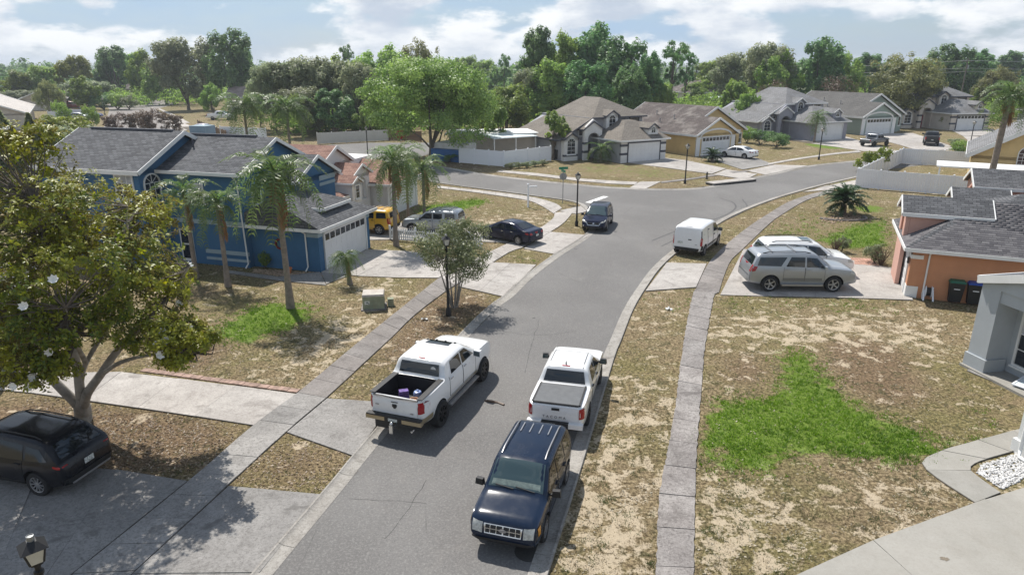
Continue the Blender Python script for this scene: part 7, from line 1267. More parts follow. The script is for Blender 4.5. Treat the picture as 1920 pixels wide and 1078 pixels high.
# the magnolia in the left foreground
def magnolia():
    rng = np.random.default_rng(21); B = np.array([*(-14.80, 20.94), 0.0]); t = thing('magnolia_tree', 'large magnolia with white flowers and pale forked trunk in the left foreground', 'tree', tuple(B)); C0 = np.array([1.44, -1.38, 5.7]); RR = np.array([4.0, 3.5, 3.3])
    main = [[(0, 0, -0.1), (0.02, 0, 0.5), (-0.55, 0.15, 1.25), (-1.3, 0.4, 2.1), (-2.2, 0.7, 3.4), (-3.0, 1.0, 5.0)], [(0.05, 0.03, 0.3), (0.06, 0.1, 1.1), (0.0, 0.3, 2.1), (-0.3, 0.7, 3.4), (-0.6, 1.0, 5.0), (-0.9, 1.3, 7.3)], [(0.1, 0, 0.4), (0.30, 0.05, 1.1), (0.75, 0.2, 1.8), (1.4, 0.5, 2.8), (2.5, 0.9, 4.0), (3.4, 1.2, 5.4)], [(0.06, 0.1, 1.2), (0.25, 0.4, 2.2), (0.9, 1.0, 3.6), (1.2, 1.6, 5.2), (1.3, 2.0, 7.0)], [(0.75, 0.2, 1.8), (1.7, -0.1, 2.5), (2.9, -0.3, 2.9), (4.2, -0.4, 3.0)], [(0.0, 0.3, 2.1), (-1.0, 1.5, 3.5), (-1.6, 2.6, 5.2)], [(0.25, 0.4, 2.2), (0.9, -0.8, 3.6), (1.3, -1.5, 5.0)], [(-1.3, 0.4, 2.1), (-2.2, -0.5, 3.2), (-3.0, -1.2, 4.3)]]
    mb = MB(); nodes = []
    for i, m in enumerate(main):
        m = [(a + 0.36 * max(0, z - 0.5), b - 0.52 * max(0, z - 0.5), z + 0.12 * max(0, z - 0.5)) for a, b, z in m]; pts = catmull(m, 0.25); r0 = 0.19 if i == 0 else (0.17 if i < 3 else 0.09); rad = [r0 * (1 - 0.8 * k / len(pts)) + (0.10 if i < 2 and k < 2 else 0) for k in range(len(pts))]; mb.tube(pts, rad, 9); nodes += [(p, r) for p, r in zip(pts, rad) if p[2] > 1.9]
    mb.obj('trunk', 'bark_pale', t, 50); NP = np.array([n[0] for n in nodes])
    P_, N_ = crown_pts(C0, RR, 30, 10, 4500, rng, lobe_r=0.30, hollow=0.5, low=-0.7); top = np.array([0.3, -1.5, 8.55]); P2, N2 = crown_pts(top, (2.5, 2.1, 1.7), 8, 6, 620, rng, lobe_r=0.42); P3, N3 = crown_pts((5.2, -2.5, 3.9), (1.35, 1.2, 0.8), 7, 6, 700, rng, lobe_r=0.5); P4, N4 = crown_pts((-0.6, -2.5, 4.0), (2.2, 1.8, 1.35), 9, 7, 1000, rng, lobe_r=0.45, low=-1)
    P5, N5 = crown_pts((2.0, -3.4, 4.5), (2.5, 1.4, 1.3), 9, 7, 850, rng, lobe_r=0.42, low=-1); P_ = np.concatenate([P_, P2, P3, P4, P5]); N_ = np.concatenate([N_, N2, N3, N4, N5]); ok = P_[:, 2] > 2.3 + 0.6 * (np.abs(P_[:, 0] - 0.8) < 0.8); P_, N_ = P_[ok], N_[ok]; tw = MB()
    for k in range(0, len(P_), 12):
        p = P_[k]; j = np.argmin(np.linalg.norm(NP - p, axis=1) + 0.35 * np.maximum(0, NP[:, 2] - p[2])); q = NP[j]; m_ = (p + q) / 2 + rng.normal(size=3) * 0.12 + np.array([0, 0, -0.1]); tw.tube([q, m_, p], [0.026, 0.015, 0.006], 4, cap=False)
    tag(tw.obj('twigs', 'bark', t, 50), kind='stuff'); V = []; F = []; c = 0; LV = []; nl = 9
    for k in range(nl):
        a = 2 * PI * k / nl; LV.append(a)
    n = len(P_); ax = unit(N_ + np.array([0, 0, 0.5])); ref = unit(np.cross(ax, rng.normal(size=(n, 3)))); bi = np.cross(ax, ref)
    for k in range(nl):
        a = 2 * PI * k / nl + rng.uniform(-.3, .3, n); d = unit(ref * np.cos(a)[:, None] + bi * np.sin(a)[:, None] + ax * rng.uniform(0.0, 0.75, (n, 1)) + rng.normal(size=(n, 3)) * 0.15); l = rng.uniform(0.10, 0.175, n)[:, None]; w_ = l * 0.23; s = unit(np.cross(d, ax)); nn = np.cross(s, d)
        base = P_ + d * 0.02 + ax * rng.uniform(-0.08, 0.05, (n, 1)); mid = base + d * l * 0.55; V.append(np.stack([base, mid + s * w_ + nn * w_ * 0.35, base + d * l - nn * l * 0.10, mid - s * w_ + nn * w_ * 0.35, mid], 1).reshape(-1, 3)); f = np.array([(0, 1, 4), (1, 2, 4), (2, 3, 4), (3, 0, 4)]); F.append((f[None] + (np.arange(n) * 5)[:, None, None]).reshape(-1, 3) + c); c += n * 5
    mkobj('crown', npmesh('crown', np.concatenate(V), np.concatenate(F), 'leaf_magnolia'), t)
    fl = MB()
    for k in range(7):
        a = 2 * PI * k / 7; fl.add([(0, 0, 0), (0.10 * math.cos(a - .5), 0.10 * math.sin(a - .5), 0.04), (0.13 * math.cos(a), 0.13 * math.sin(a), 0.10), (0.10 * math.cos(a + .5), 0.10 * math.sin(a + .5), 0.04)], [(0, 1, 2, 3)])
    me = fl.mesh('flower', 'petal', recalc=False); out = P_[np.linalg.norm((P_ - C0) / RR, axis=1) > 0.72]
    for p in out[rng.choice(len(out), 46)]:
        d = unit((p - C0)[None])[0]; o = mkobj('flower', me, t); o.location = p + d * 0.12; o.rotation_euler = (Vector(d) + Vector((0, -0.3, 0.8))).to_track_quat('Z', 'Y').to_euler()
magnolia()
# crape myrtle beside the lamp post
def myrtle():
    rng = np.random.default_rng(33); t = thing('myrtle_tree', 'small many stemmed tree with sparse grey green leaves beside the lamp post', 'tree', (*(-2.92, 32.58), 0)); P_, N_ = crown_pts((0, 0, 2.75), (2.35, 2.1, 1.85), 26, 9, 12500, rng, lobe_r=0.34, hollow=0.5); mb = MB()
    for k in range(9):
        a = 2 * PI * k / 9 + rng.uniform(-.2, .2); e = np.array([math.cos(a) * rng.uniform(.5, 1.2), math.sin(a) * rng.uniform(.5, 1.1), rng.uniform(2.6, 3.5)]); b = np.array([math.cos(a) * 0.13, math.sin(a) * 0.13, -0.05]); m_ = b * 0.55 + e * 0.45 + np.array([0, 0, 0.1]) + rng.normal(size=3) * 0.06; mb.tube(catmull([b, m_, e], 0.25), [0.05 * (1 - 0.085 * i) if i < 10 else 0.008 for i in range(len(catmull([b, m_, e], 0.25)))], 6)
        for _ in range(7): q = P_[rng.integers(len(P_))]; s = m_ * 0.4 + e * 0.6; mb.tube([s, (s + q) / 2 + rng.normal(size=3) * 0.1, q], [0.018, 0.012, 0.005], 4, cap=False)
    mb.obj('trunk', 'twig_grey', t, 50); V, F = leaf_quads(P_, N_, 0.105, 0.6, rng); mkobj('crown', npmesh('crown', V, F, 'leaf_myrtle'), t)
myrtle()
# dry twigs of the two shrubs at the orange house
def twigs(p, h_, w_, label, n=70, mat='twig_brown'):
    rng = np.random.default_rng(int(p[0] * 10)); mb = MB()
    for k in range(n): a = rng.uniform(0, 2 * PI); r_ = w_ * math.sqrt(rng.uniform(0.02, 1)); e = (r_ * math.cos(a), r_ * math.sin(a), h_ * rng.uniform(0.55, 1.05) * (1 - 0.3 * (r_ / w_) ** 2)); mb.tube([(e[0] * 0.1, e[1] * 0.1, 0), (e[0] * 0.5 + rng.normal() * .04, e[1] * 0.5 + rng.normal() * .04, e[2] * 0.6), e], [0.014, 0.010, 0.005], 4, cap=False)
    o = mb.obj('bare_shrub', mat); o.location = (*p, 0); tag(o, label, 'shrub')
twigs((22.63, 40.22), 1.5, 0.85, 'bare brown twiggy shrub by the orange house garage'); twigs((21.11, 43.08), 1.2, 0.6, 'small bare twiggy shrub left of the paver path')

# ------------------------------------------------------------ grass, weeds and litter on the open ground
def scatter(name, n, x0, x1, y0, y1, prob, mat, h0, h1, blades, spread, seed, label, flat=False, tilt=0.6):
    rng = np.random.default_rng(seed); u = rng.uniform(0, 1, n); Yv = y0 * (y1 / y0) ** u; k = (Yv / y1); Xv = rng.uniform(x0, x1, n) * np.minimum(1, 0.80 * Yv / max(abs(x0), abs(x1)) * 1.0); ok = (samp(HMASK, Xv, Yv) < 0.5) | ((samp(HERODE, Xv, Yv) < 0.5) & (clump(Xv, Yv, 3.1, 0.7) > 0.55) & (not flat)); ok &= (rng.uniform(0, 1, n) < prob(Xv, Yv)); Xv, Yv = Xv[ok], Yv[ok]; m = len(Xv); V = []; F = []; c = 0
    grow = np.maximum(1, Yv / 26.0)
    for b in range(blades):
        a = rng.uniform(0, 2 * PI, m); px = Xv + rng.normal(size=m) * spread * grow; py = Yv + rng.normal(size=m) * spread * grow; hh = rng.uniform(h0, h1, m) * np.sqrt(grow); ww = hh * (0.16 if not flat else 0.45); dx, dy = np.cos(a), np.sin(a); ox, oy = rng.normal(size=m) * tilt * hh, rng.normal(size=m) * tilt * hh
        if flat: z0, z1 = 0.012 + 0 * hh, rng.uniform(0.012, 0.05, m); ox, oy = -dy * hh, dx * hh
        else: z0, z1 = -0.01 + 0 * hh, hh
        A = np.stack([px - dx * ww, py - dy * ww, z0], 1); B = np.stack([px + dx * ww, py + dy * ww, z0], 1); T = np.stack([px + ox, py + oy, z1], 1)
        if flat: T2 = np.stack([px + ox + dx * ww, py + oy + dy * ww, z1 * 0.8], 1); V.append(np.stack([A, B, T2, T], 1).reshape(-1, 3)); F.append(np.arange(m * 4).reshape(m, 4) + c); c += 4 * m
        else: V.append(np.stack([A, B, T], 1).reshape(-1, 3)); F.append(np.arange(m * 3).reshape(m, 3) + c); c += 3 * m
    tag(mkobj(name, npmesh(name, np.concatenate(V), np.concatenate(F), mat)), label, 'grass' if not flat else 'leaves', kind='stuff')
def clump(x, y, s, ph): return 0.5 + 0.5 * np.sin(x * s + 1.7 * np.sin(y * s * 0.8 + ph)) * np.sin(y * s * 1.1 + 1.3 * np.sin(x * s * 0.7 + ph * 2))
gp = lambda x, y: np.clip(samp(CG, x, y) * 1.6 - 0.35 + (clump(x, y, 2.3, 2.2) - 0.5) * 0.9 + (clump(x, y, 7.9, 1.2) - 0.5) * 0.8, 0, 1) * (samp(CG, x, y) > 0.08)
scatter('green_grass', 150000, -30, 30, 13, 62, gp, 'blade_green', 0.05, 0.11, 4, 0.035, 41, 'lush green grass patches on the lawns')
dp = lambda x, y: np.clip((1 - samp(CS, x, y) * 0.85) * (0.25 + 0.75 * clump(x, y, 1.9, 0.3)) * (1 - samp(CG, x, y) * 1.2) * (1 - 0.5 * samp(CB, x, y)), 0, 1)
scatter('dry_grass', 190000, -34, 34, 12, 75, dp, 'blade_dry', 0.025, 0.06, 3, 0.04, 42, 'dry tan grass over the lawns and verges', tilt=1.0)
wp = lambda x, y: np.clip((clump(x, y, 3.6, 1.9) * 0.6 + clump(x, y, 8.3, 0.4) * 0.4 - 0.60) * 4.5, 0, 1) * (0.40 + 0.60 * samp(CS, x, y)) + 0.10 * samp(CG, x, y)
scatter('weeds', 170000, -32, 32, 12, 55, wp, 'blade_weed', 0.03, 0.08, 3, 0.045, 43, 'dark green weeds in the bare ground', tilt=0.9)
lp = lambda x, y: np.clip(samp(CB, x, y) * 0.8, 0, 1) * ((x < -1.0) * 1.0)
scatter('leaf_litter', 52000, -24, 4, 13, 45, lp, 'litter', 0.035, 0.07, 1, 0.03, 44, 'brown fallen leaves under the magnolia and on the left lawn', True)
lp2 = lambda x, y: np.clip(0.12 + 0.55 * samp(CS, x, y) + 0.25 * samp(CB, x, y), 0, 1) * (clump(x, y, 0.9, 4.0) > 0.35)
scatter('dead_thatch', 60000, -34, 34, 12, 60, lp2, 'litter_pale', 0.025, 0.055, 1, 0.03, 45, 'pale dead thatch scattered over the lawns', True)

# ------------------------------------------------------------ fences, lamps, signs and small things
plain('vinyl', (0.80, 0.82, 0.85), 0.5, 0.03, 0.7, grime=(0.66, 0.67, 0.67)); plain('vinyl_old', (0.62, 0.60, 0.56), 0.7, 0.08, 0.8, grime=(0.42, 0.40, 0.36)); plain('wood_fence', (0.20, 0.13, 0.08), 0.9, 0.3, 2); plain('lamp_black', (0.008, 0.008, 0.009), 0.55); plain('lamp_glass', (0.55, 0.53, 0.46), 0.35, 0.1, 6); plain('sign_green', (0.01, 0.20, 0.10), 0.5); plain('steel', (0.30, 0.31, 0.31), 0.5, 0.1, Metallic=0.6); plain('stop_red', (0.40, 0.02, 0.03), 0.5)
plain('box_green', (0.25, 0.28, 0.19), 0.7, 0.2, 3, grime=(0.30, 0.17, 0.08)); plain('box_top', (0.46, 0.42, 0.37), 0.7, 0.2, 3, grime=(0.33, 0.17, 0.09)); plain('bin_black', (0.016, 0.017, 0.018), 0.55); plain('bin_green', (0.01, 0.11, 0.06), 0.5); plain('bin_blue', (0.012, 0.05, 0.28), 0.5); plain('terracotta', (0.55, 0.18, 0.06), 0.7); plain('pole_wood', (0.17, 0.145, 0.12), 0.95); plain('iron', (0.05, 0.048, 0.045), 0.7, 0.2, 20); plain('stone_white', (0.60, 0.59, 0.57), 0.9, 0.3, 8); plain('stone_tan', (0.42, 0.31, 0.22), 0.9, 0.4, 8); plain('paper', (0.75, 0.75, 0.73), 0.9)
def vinyl_fence(label, pts, h=1.85, mat='vinyl', step=2.0, boards=9, name='fence', group=None):
    """privacy fence: posts with caps, rails, and every board of every bay a part"""
    P_ = [np.array(p, float) for p in pts]; t = thing(name, label, 'fence', (*P_[0], 0), 0, group); o0 = P_[0]
    for a, b in zip(P_[:-1], P_[1:]):
        L = np.linalg.norm(b - a); n = max(1, int(round(L / step))); d = (b - a) / L; ang = math.atan2(d[1], d[0])
        for i in range(n + 1):
            p = a + d * L * i / n - o0; mb = MB(); mb.rbox((0, 0, h / 2 + 0.03), (0.13, 0.13, h + 0.06)); mb.add([(-.085, -.085, h + .06), (.085, -.085, h + .06), (.085, .085, h + .06), (-.085, .085, h + .06), (0, 0, h + .15)], [(0, 1, 4), (1, 2, 4), (2, 3, 4), (3, 0, 4), (3, 2, 1, 0)]); mb.obj('post', mat, t, loc=(p[0], p[1], 0), rz=ang)
            if i == n: break
            s = L / n - 0.13; mb = MB(); mb.box(0.066, 0.064 + s, -0.03, 0.03, 0.06, 0.2); mb.box(0.066, 0.064 + s, -0.03, 0.03, h - 0.14, h); r = mb.obj('panel', mat, t, loc=(p[0], p[1], 0), rz=ang); w = s / boards; bd = boardmesh(w, h, mat)
            for k in range(boards): mkobj('board', bd, r, (0.066 + w * (k + .5), 0, 0))
    return t
BD = {}
def boardmesh(w, h, mat):
    k = (round(w, 3), h, mat)
    if k not in BD: BD[k] = MB().box(-w / 2 + 0.006, w / 2 - 0.006, -0.018, 0.018, 0.2, h - 0.14).mesh('board', mat)
    return BD[k]
vinyl_fence('white vinyl fence around the patio cover at the street corner', [(-6.51, 85.60), (-0.96, 82.12), (4.89, 87.57)]); vinyl_fence('white vinyl fence on the orange house lawn at right', [(34.26, 67.82), (41.07, 63.46), (47.0, 59.5)]); vinyl_fence('white vinyl fence enclosing the right yard towards the road', [(34.52, 68.13), (48.2, 85.2), (55.5, 80.4), (57, 74)])
vinyl_fence('old off white fence behind the cross street and its trees', [(-29.80, 106.41), (-19.92, 111.79)], 1.7, 'vinyl_old', 2.4, 5); vinyl_fence('white fence beyond the blue house roof, left of the tree mass', [(-48.84, 116.84), (-40.05, 113.43)], 1.8, 'vinyl', 2.4, 5); vinyl_fence('white fence between the cars in the far left street', [(-102.37, 155.00), (-98.61, 166.41)], 1.8, 'vinyl', 3.0, 4); vinyl_fence('brown wooden fence right of the old off white fence', [(-19.75, 111.79), (-14.39, 110.20)], 1.6, 'wood_fence', 2.4, 8)
vinyl_fence('dark wooden fence by the far white pickup', [(-60.63, 135.04), (-46.58, 113.43)], 1.4, 'wood_fence', 2.4, 6); vinyl_fence('brown fence behind the grey house roof at left', [(-2.0, 110), (8, 112)], 1.8, 'wood_fence', 2.4, 6)
# picket fence
t = thing('picket_fence', 'low white picket fence beside the corner driveway', 'fence', (*(-8.56, 46.50), 0)); pa, pb = np.array((-8.56, 46.50)), np.array((-1.96, 44.17)); L = np.linalg.norm(pb - pa); d = (pb - pa) / L; t.rotation_euler = (0, 0, math.atan2(d[1], d[0]))
pk = MB().add([(-.045, -.012, .06), (.045, -.012, .06), (.045, .012, .06), (-.045, .012, .06), (-.045, -.012, .82), (.045, -.012, .82), (.045, .012, .82), (-.045, .012, .82), (0, -.012, .95), (0, .012, .95)], [(0, 1, 5, 8, 4), (2, 3, 7, 9, 6), (1, 2, 6, 5), (3, 0, 4, 7), (5, 6, 9, 8), (7, 4, 8, 9), (3, 2, 1, 0)]).mesh('picket', 'vinyl')
for i in range(int(L / 0.165)): mkobj('picket', pk, t, (0.12 + i * 0.165, -0.03, 0))
for z in (0.28, 0.68): MB().box(0, L, -0.015, 0.03, z, z + 0.08).obj('rail', 'vinyl', t)
for i in range(int(L / 2) + 1): MB().rbox((i * 2.0, 0.07, 0.52), (0.1, 0.1, 1.04)).obj('post', 'vinyl', t)
# lamp posts
def lamp_parts():
    post = MB(); post.lathe([(0.13, 0), (0.13, 0.35), (0.075, 0.42), (0.065, 1.0), (0.055, 3.3), (0.08, 3.32), (0.08, 3.38), (0.05, 3.4), (0.05, 3.5), (0.11, 3.52), (0.11, 3.56)], 10); glass = MB(); b, t_ = 0.10, 0.155; z0, z1 = 3.57, 3.86
    glass.add([(-b, -b, z0), (b, -b, z0), (b, b, z0), (-b, b, z0), (-t_, -t_, z1), (t_, -t_, z1), (t_, t_, z1), (-t_, t_, z1)], [(0, 1, 5, 4), (1, 2, 6, 5), (2, 3, 7, 6), (3, 0, 4, 7)]); fr = MB()
    for sx, sy in ((1, 1), (1, -1), (-1, 1), (-1, -1)): fr.bar((sx * b, sy * b, z0), (sx * t_, sy * t_, z1), 0.025)
    cap = MB(); k = 0.205; cap.add([(-k, -k, z1), (k, -k, z1), (k, k, z1), (-k, k, z1), (-.07, -.07, 3.99), (.07, -.07, 3.99), (.07, .07, 3.99), (-.07, .07, 3.99)], [(0, 1, 5, 4), (1, 2, 6, 5), (2, 3, 7, 6), (3, 0, 4, 7), (3, 2, 1, 0), (4, 5, 6, 7)]); cell = MB(); cell.lathe([(0.055, 3.99), (0.06, 4.09), (0.045, 4.095), (0.045, 4.08), (0.005, 4.08)], 12)
    return [('post', post.mesh('post', 'lamp_black', 40)), ('lamp_glass', glass.mesh('lamp_glass', 'lamp_glass')), ('lamp_frame', fr.mesh('lamp_frame', 'lamp_black')), ('lamp_cap', cap.mesh('lamp_cap', 'lamp_black')), ('photocell', cell.mesh('photocell', 'steel', 40))]
LP = lamp_parts()
for p, rz, lab in (((-3.11, 31.34), 0.3, 'black lamp post on the verge in front of the small many stemmed tree'), ((4.91, 50.82), 0.2, 'black lamp post beside the dark blue SUV at the junction'), ((17.78, 70.05), 0.5, 'black lamp post beside the ramp across the junction'), ((39.46, 88.59), 0.4, 'black lamp post on the verge before the lavender house'), ((65.78, 99.54), 0.4, 'black lamp post by the driveway at the far right'), ((-18.84, 90.16), 0.3, 'black lamp post by the cross street behind the palms'), ((-8.2, 9.72), 0.75, 'black lantern on its post at the bottom left corner'), ((-98.48, 169.98), 0.3, 'black lamp post in the far left street')):
    t = thing('lamp_post', lab, 'lamp post', (*p, 0), rz, 'street lamps')
    for n_, me in LP: mkobj(n_, me, t)
# street name sign, sign post, stop sign
def tmesh(name, txt, size, mat, parent, loc, rot): return text_obj(name, txt, size, mat, parent, loc, rot, 0.002)
t = thing('street_sign', 'green street name signs on a grey pole at the junction', 'sign', (*(4.49, 59.84), 0)); MB().lathe([(0.035, 0), (0.035, 3.0)], 8).obj('pole', 'steel', t, 40); MB().rbox((0, 0, 3.08), (0.85, 0.03, 0.22), 0.35).obj('sign_blade', 'sign_green', t); MB().rbox((0, 0, 2.84), (0.85, 0.03, 0.22), 0.35 + PI / 2).obj('sign_blade', 'sign_green', t)
s_ = MB(); s_.lathe([(0.005, -0.01), (0.34, -0.01), (0.34, 0.01), (0.005, 0.01)], 8, (0, 0.05, 2.35), 'y'); s_.obj('stop_sign_back', 'steel', t)
t = thing('sign_post', 'white wooden yard sign post with a short arm on the corner lawn', 'post', (*(1.38, 57.94), 0), R(20)); MB().rbox((0, 0, 1.0), (0.13, 0.13, 2.0)).obj('post', 'vinyl', t); MB().rbox((0.36, 0, 1.78), (0.85, 0.09, 0.09)).obj('arm', 'vinyl', t); MB().rbox((0, 0, 2.03), (0.18, 0.18, 0.06), 0, 0, 0.5).obj('cap', 'vinyl', t)
t = thing('stop_sign', 'red octagonal stop sign by the cross street behind the oak', 'sign', (*(-15.32, 95.81), 0), 0.2); MB().lathe([(0.04, 0), (0.04, 2.6)], 6).obj('pole', 'steel', t); s_ = MB(); s_.lathe([(0.005, -0.02), (0.62, -0.02), (0.62, 0.02), (0.005, 0.02)], 8, (0, -0.06, 2.5), 'y'); o = s_.obj('plate', 'stop_red', t); tmesh('lettering', 'STOP', 0.36, 'vinyl', t, (0, -0.085, 2.5), (R(90), 0, 0))
# utility pole line, right
def pole(p, h, label):
    t = thing('utility_pole', label, 'utility pole', (*p, 0)); MB().tube([(0, 0, 0), (0, 0, h)], [0.2, 0.13], 8).obj('pole', 'pole_wood', t, 40); MB().rbox((0, 0, h - 0.7), (2.4, 0.12, 0.14), -0.6).obj('crossarm', 'pole_wood', t)
    for k in (-1, 0, 1): MB().lathe([(0.05, 0), (0.07, 0.1), (0.03, 0.2)], 6, (k * math.cos(-.6), k * math.sin(-.6), h - 0.62)).obj('insulator', 'steel', t)
    MB().lathe([(0.22, 0), (0.22, 0.8), (0.1, 0.85)], 8, (0.32, 0, h - 2.4)).obj('transformer', 'steel', t, 40)
PL = [(54, 210, 11.5), (109, 172, 13.0), (151, 152, 14.5)]
for (x, y, hh), lab in zip(PL, ('wooden utility pole leftmost on the right behind the green house', 'wooden utility pole behind the far right house roof', 'wooden utility pole at the right frame edge')): pole((x, y), hh, lab)
for i, (z, off) in enumerate(((-0.5, -1.0), (-0.5, 0.0), (-0.5, 1.0), (-2.2, 0.0), (-3.0, 0.0))):
    mb = MB(); Q = [(-60, 262, 11)] + PL + [(190, 132, 15)]
    for a, b in zip(Q[:-1], Q[1:]): mb.tube([(a[0] + (b[0] - a[0]) * k / 10 + off * 0.8, a[1] + (b[1] - a[1]) * k / 10 + off * 0.5, (a[2] + z) * (1 - k / 10) + (b[2] + z) * k / 10 - 0.9 * math.sin(PI * k / 10)) for k in range(11)], 0.035, 4, cap=False)
    tag(mb.obj('power_line', 'steel'), ('power line along the right pole tops, %s from the top' % ORD[i]), 'wire', 'power lines')
# utility box, bins, garden things
t = thing('utility_box', 'rust stained green utility box on the left lawn', 'utility box', (*(-6.94, 32.26), 0), R(8)); MB().rbox((0, 0.3, 0.36), (1.05, 0.85, 0.72)).obj('cabinet', 'box_green', t); MB().rbox((0, 0.3, 0.77), (1.1, 0.92, 0.10), 0, 0, 0.94).obj('lid', 'box_top', t); MB().rbox((0, 0.3, 0.03), (1.25, 1.05, 0.06)).obj('pad', 'walk_old', t); MB().rbox((-0.3, -0.13, 0.4), (0.25, 0.01, 0.18)).obj('label_plate', 'plate', t)
o = MB().rbox((0, 0, 0.2), (0.3, 0.3, 0.4), 0.2).obj('pedestal', 'box_green'); o.location = (*(-6.18, 32.82), 0); tag(o, 'small green cable pedestal beside the utility box', 'utility box')
def bin_(p, rz, lid, label, sc=1.0):
    t = thing('wheelie_bin', label, 'bin', (*p, 0), rz, 'wheelie bins', sc); b = MB(); b.add([(-.24, -.26, .08), (.24, -.26, .08), (.24, .26, .08), (-.24, .26, .08), (-.31, -.36, 1.0), (.31, -.36, 1.0), (.31, .36, 1.0), (-.31, .36, 1.0)], [(3, 2, 1, 0), (4, 5, 6, 7), (0, 1, 5, 4), (1, 2, 6, 5), (2, 3, 7, 6), (3, 0, 4, 7)]); b.obj('body', 'bin_black', t)
    l = MB(); l.add([(-.34, -.40, 1.0), (.34, -.40, 1.0), (.34, .40, 1.0), (-.34, .40, 1.0), (-.28, -.34, 1.09), (.28, -.34, 1.09), (.28, .34, 1.12), (-.28, .34, 1.12)], [(3, 2, 1, 0), (4, 5, 6, 7), (0, 1, 5, 4), (1, 2, 6, 5), (2, 3, 7, 6), (3, 0, 4, 7)]); l.obj('lid', lid, t); MB().bar((-.25, .42, .98), (.25, .42, .98), 0.04).obj('handle', 'bin_black', t)
    MB().rbox((0, -0.325, 0.72), (0.24, 0.01, 0.07)).obj('label_strip', 'vinyl', t)
    for sx in (-1, 1): MB().lathe([(0.12, -0.03), (0.12, 0.03)], 12, (sx * 0.27, 0.24, 0.12), 'x').obj('wheel', 'tyre', t)
bin_((22.83, 33.39), R(-22), 'bin_green', 'black wheelie bin with green lid at the orange wall', 1.12); bin_((23.58, 33.06), R(-22), 'bin_blue', 'black wheelie bin with blue lid beside the green lidded one', 1.12); bin_((5.90, 88.59), R(30), 'bin_black', 'black wheelie bin beside the grey house bay', 1.2); bin_((-85.91, 129.46), 0, 'bin_blue', 'dark blue bin left of two in the far street', 1.3); bin_((-84.72, 129.46), 0, 'bin_blue', 'dark blue bin right of two in the far street', 1.3)
t = thing('hose_cart', 'white and black plastic hose cart at the orange wall', 'hose cart', (*(21.70, 33.73), 0), R(-24)); MB().lathe([(0.26, -0.16), (0.30, -0.15), (0.30, -0.12), (0.12, -0.11), (0.12, 0.11), (0.30, 0.12), (0.30, 0.15), (0.26, 0.16)], 18, (0, 0.1, 0.42), 'x').obj('reel', 'vinyl', t, 40); MB().lathe([(0.22, -0.10), (0.22, 0.10)], 16, (0, 0.1, 0.42), 'x').obj('hose', 'bin_black', t, 40)
for sx in (-1, 1): MB().bar((sx * 0.22, -0.32, 0.02), (sx * 0.2, 0.12, 0.5), 0.07).bar((sx * 0.22, 0.40, 0.02), (sx * 0.2, 0.12, 0.5), 0.07).obj('leg', 'vinyl', t)
MB().bar((-0.2, 0.2, 0.82), (0.2, 0.2, 0.82), 0.05).bar((-0.2, 0.12, 0.5), (-0.2, 0.2, 0.82), 0.05).bar((0.2, 0.12, 0.5), (0.2, 0.2, 0.82), 0.05).obj('handle', 'vinyl', t)
o = MB().lathe([(0.13, 0), (0.20, 0.22), (0.22, 0.3), (0.24, 0.3), (0.24, 0.35), (0.19, 0.35), (0.18, 0.28), (0.005, 0.27)], 14).obj('flower_pot', 'terracotta', None, 40, (*(-13.14, 38.42), 0)); tag(o, 'round orange flower pot at the foot of the blue garage wall', 'pot')
# street ironwork
o = MB().lathe([(0.005, 0.0125), (0.38, 0.0125), (0.38, 0.018), (0.005, 0.018)], 24).obj('manhole_cover', 'iron', None, None, (*(0.44, 14.32), 0)); tag(o, 'round iron cover in the road before the black compact SUV', 'manhole cover')
t = thing('storm_inlet', 'long storm drain inlet with concrete top at the road bend', 'storm drain', (*(23.04, 70.05), 0), math.atan2(3.2, 6)); MB().box(-3.0, 3.0, 0.1, 1.3, 0.16, 0.26).obj('concrete_top', 'drive', t); MB().box(-3.0, 3.0, 0.14, 1.2, 0.0, 0.155).obj('throat', 'shadow_void', t)
o = MB().lathe([(0.14, 0), (0.14, 0.1), (0.09, 0.12), (0.09, 0.55), (0.12, 0.56), (0.12, 0.62), (0.05, 0.75), (0.01, 0.78)], 10).obj('hydrant', 'iron', None, 40, (*(20.86, 73.14), 0)); tag(o, 'small dark hydrant on the verge before the grey house driveway', 'hydrant')
for p, s, lab in (((-4.21, 30.75), 0.30, 'crumpled white paper on the verge near the lamp post'), ((7.86, 32.18), 0.32, 'crumpled white paper on the right verge'), ((0.97, 16.86), 0.16, 'white paper scrap in the gutter beside the black compact SUV')):
    rng = np.random.default_rng(int(p[1] * 10)); V = [(s * (i / 4 - .5) + rng.normal() * s * .06, s * .6 * (j / 3 - .5) + rng.normal() * s * .06, 0.03 + abs(rng.normal()) * s * 0.18) for j in range(4) for i in range(5)]; mb = MB(); mb.add(V, [(j * 5 + i, j * 5 + i + 1, (j + 1) * 5 + i + 1, (j + 1) * 5 + i) for j in range(3) for i in range(4)]); o = mb.obj('paper', 'paper', None, None, (*p, 0)); tag(o, lab, 'litter')
mb = MB(); mb.tube([(0, 0, 0.03), (0.25, -0.1, 0.05), (0.5, -0.16, 0.03), (0.72, -0.34, 0.03)], [0.02, 0.05, 0.035, 0.05], 5); o = mb.obj('palm_debris', 'leaf_brown', None, None, (*(-1.01, 22.43), 0)); tag(o, 'dark fallen palm frond piece on the road beside the open bed pickup', 'debris')
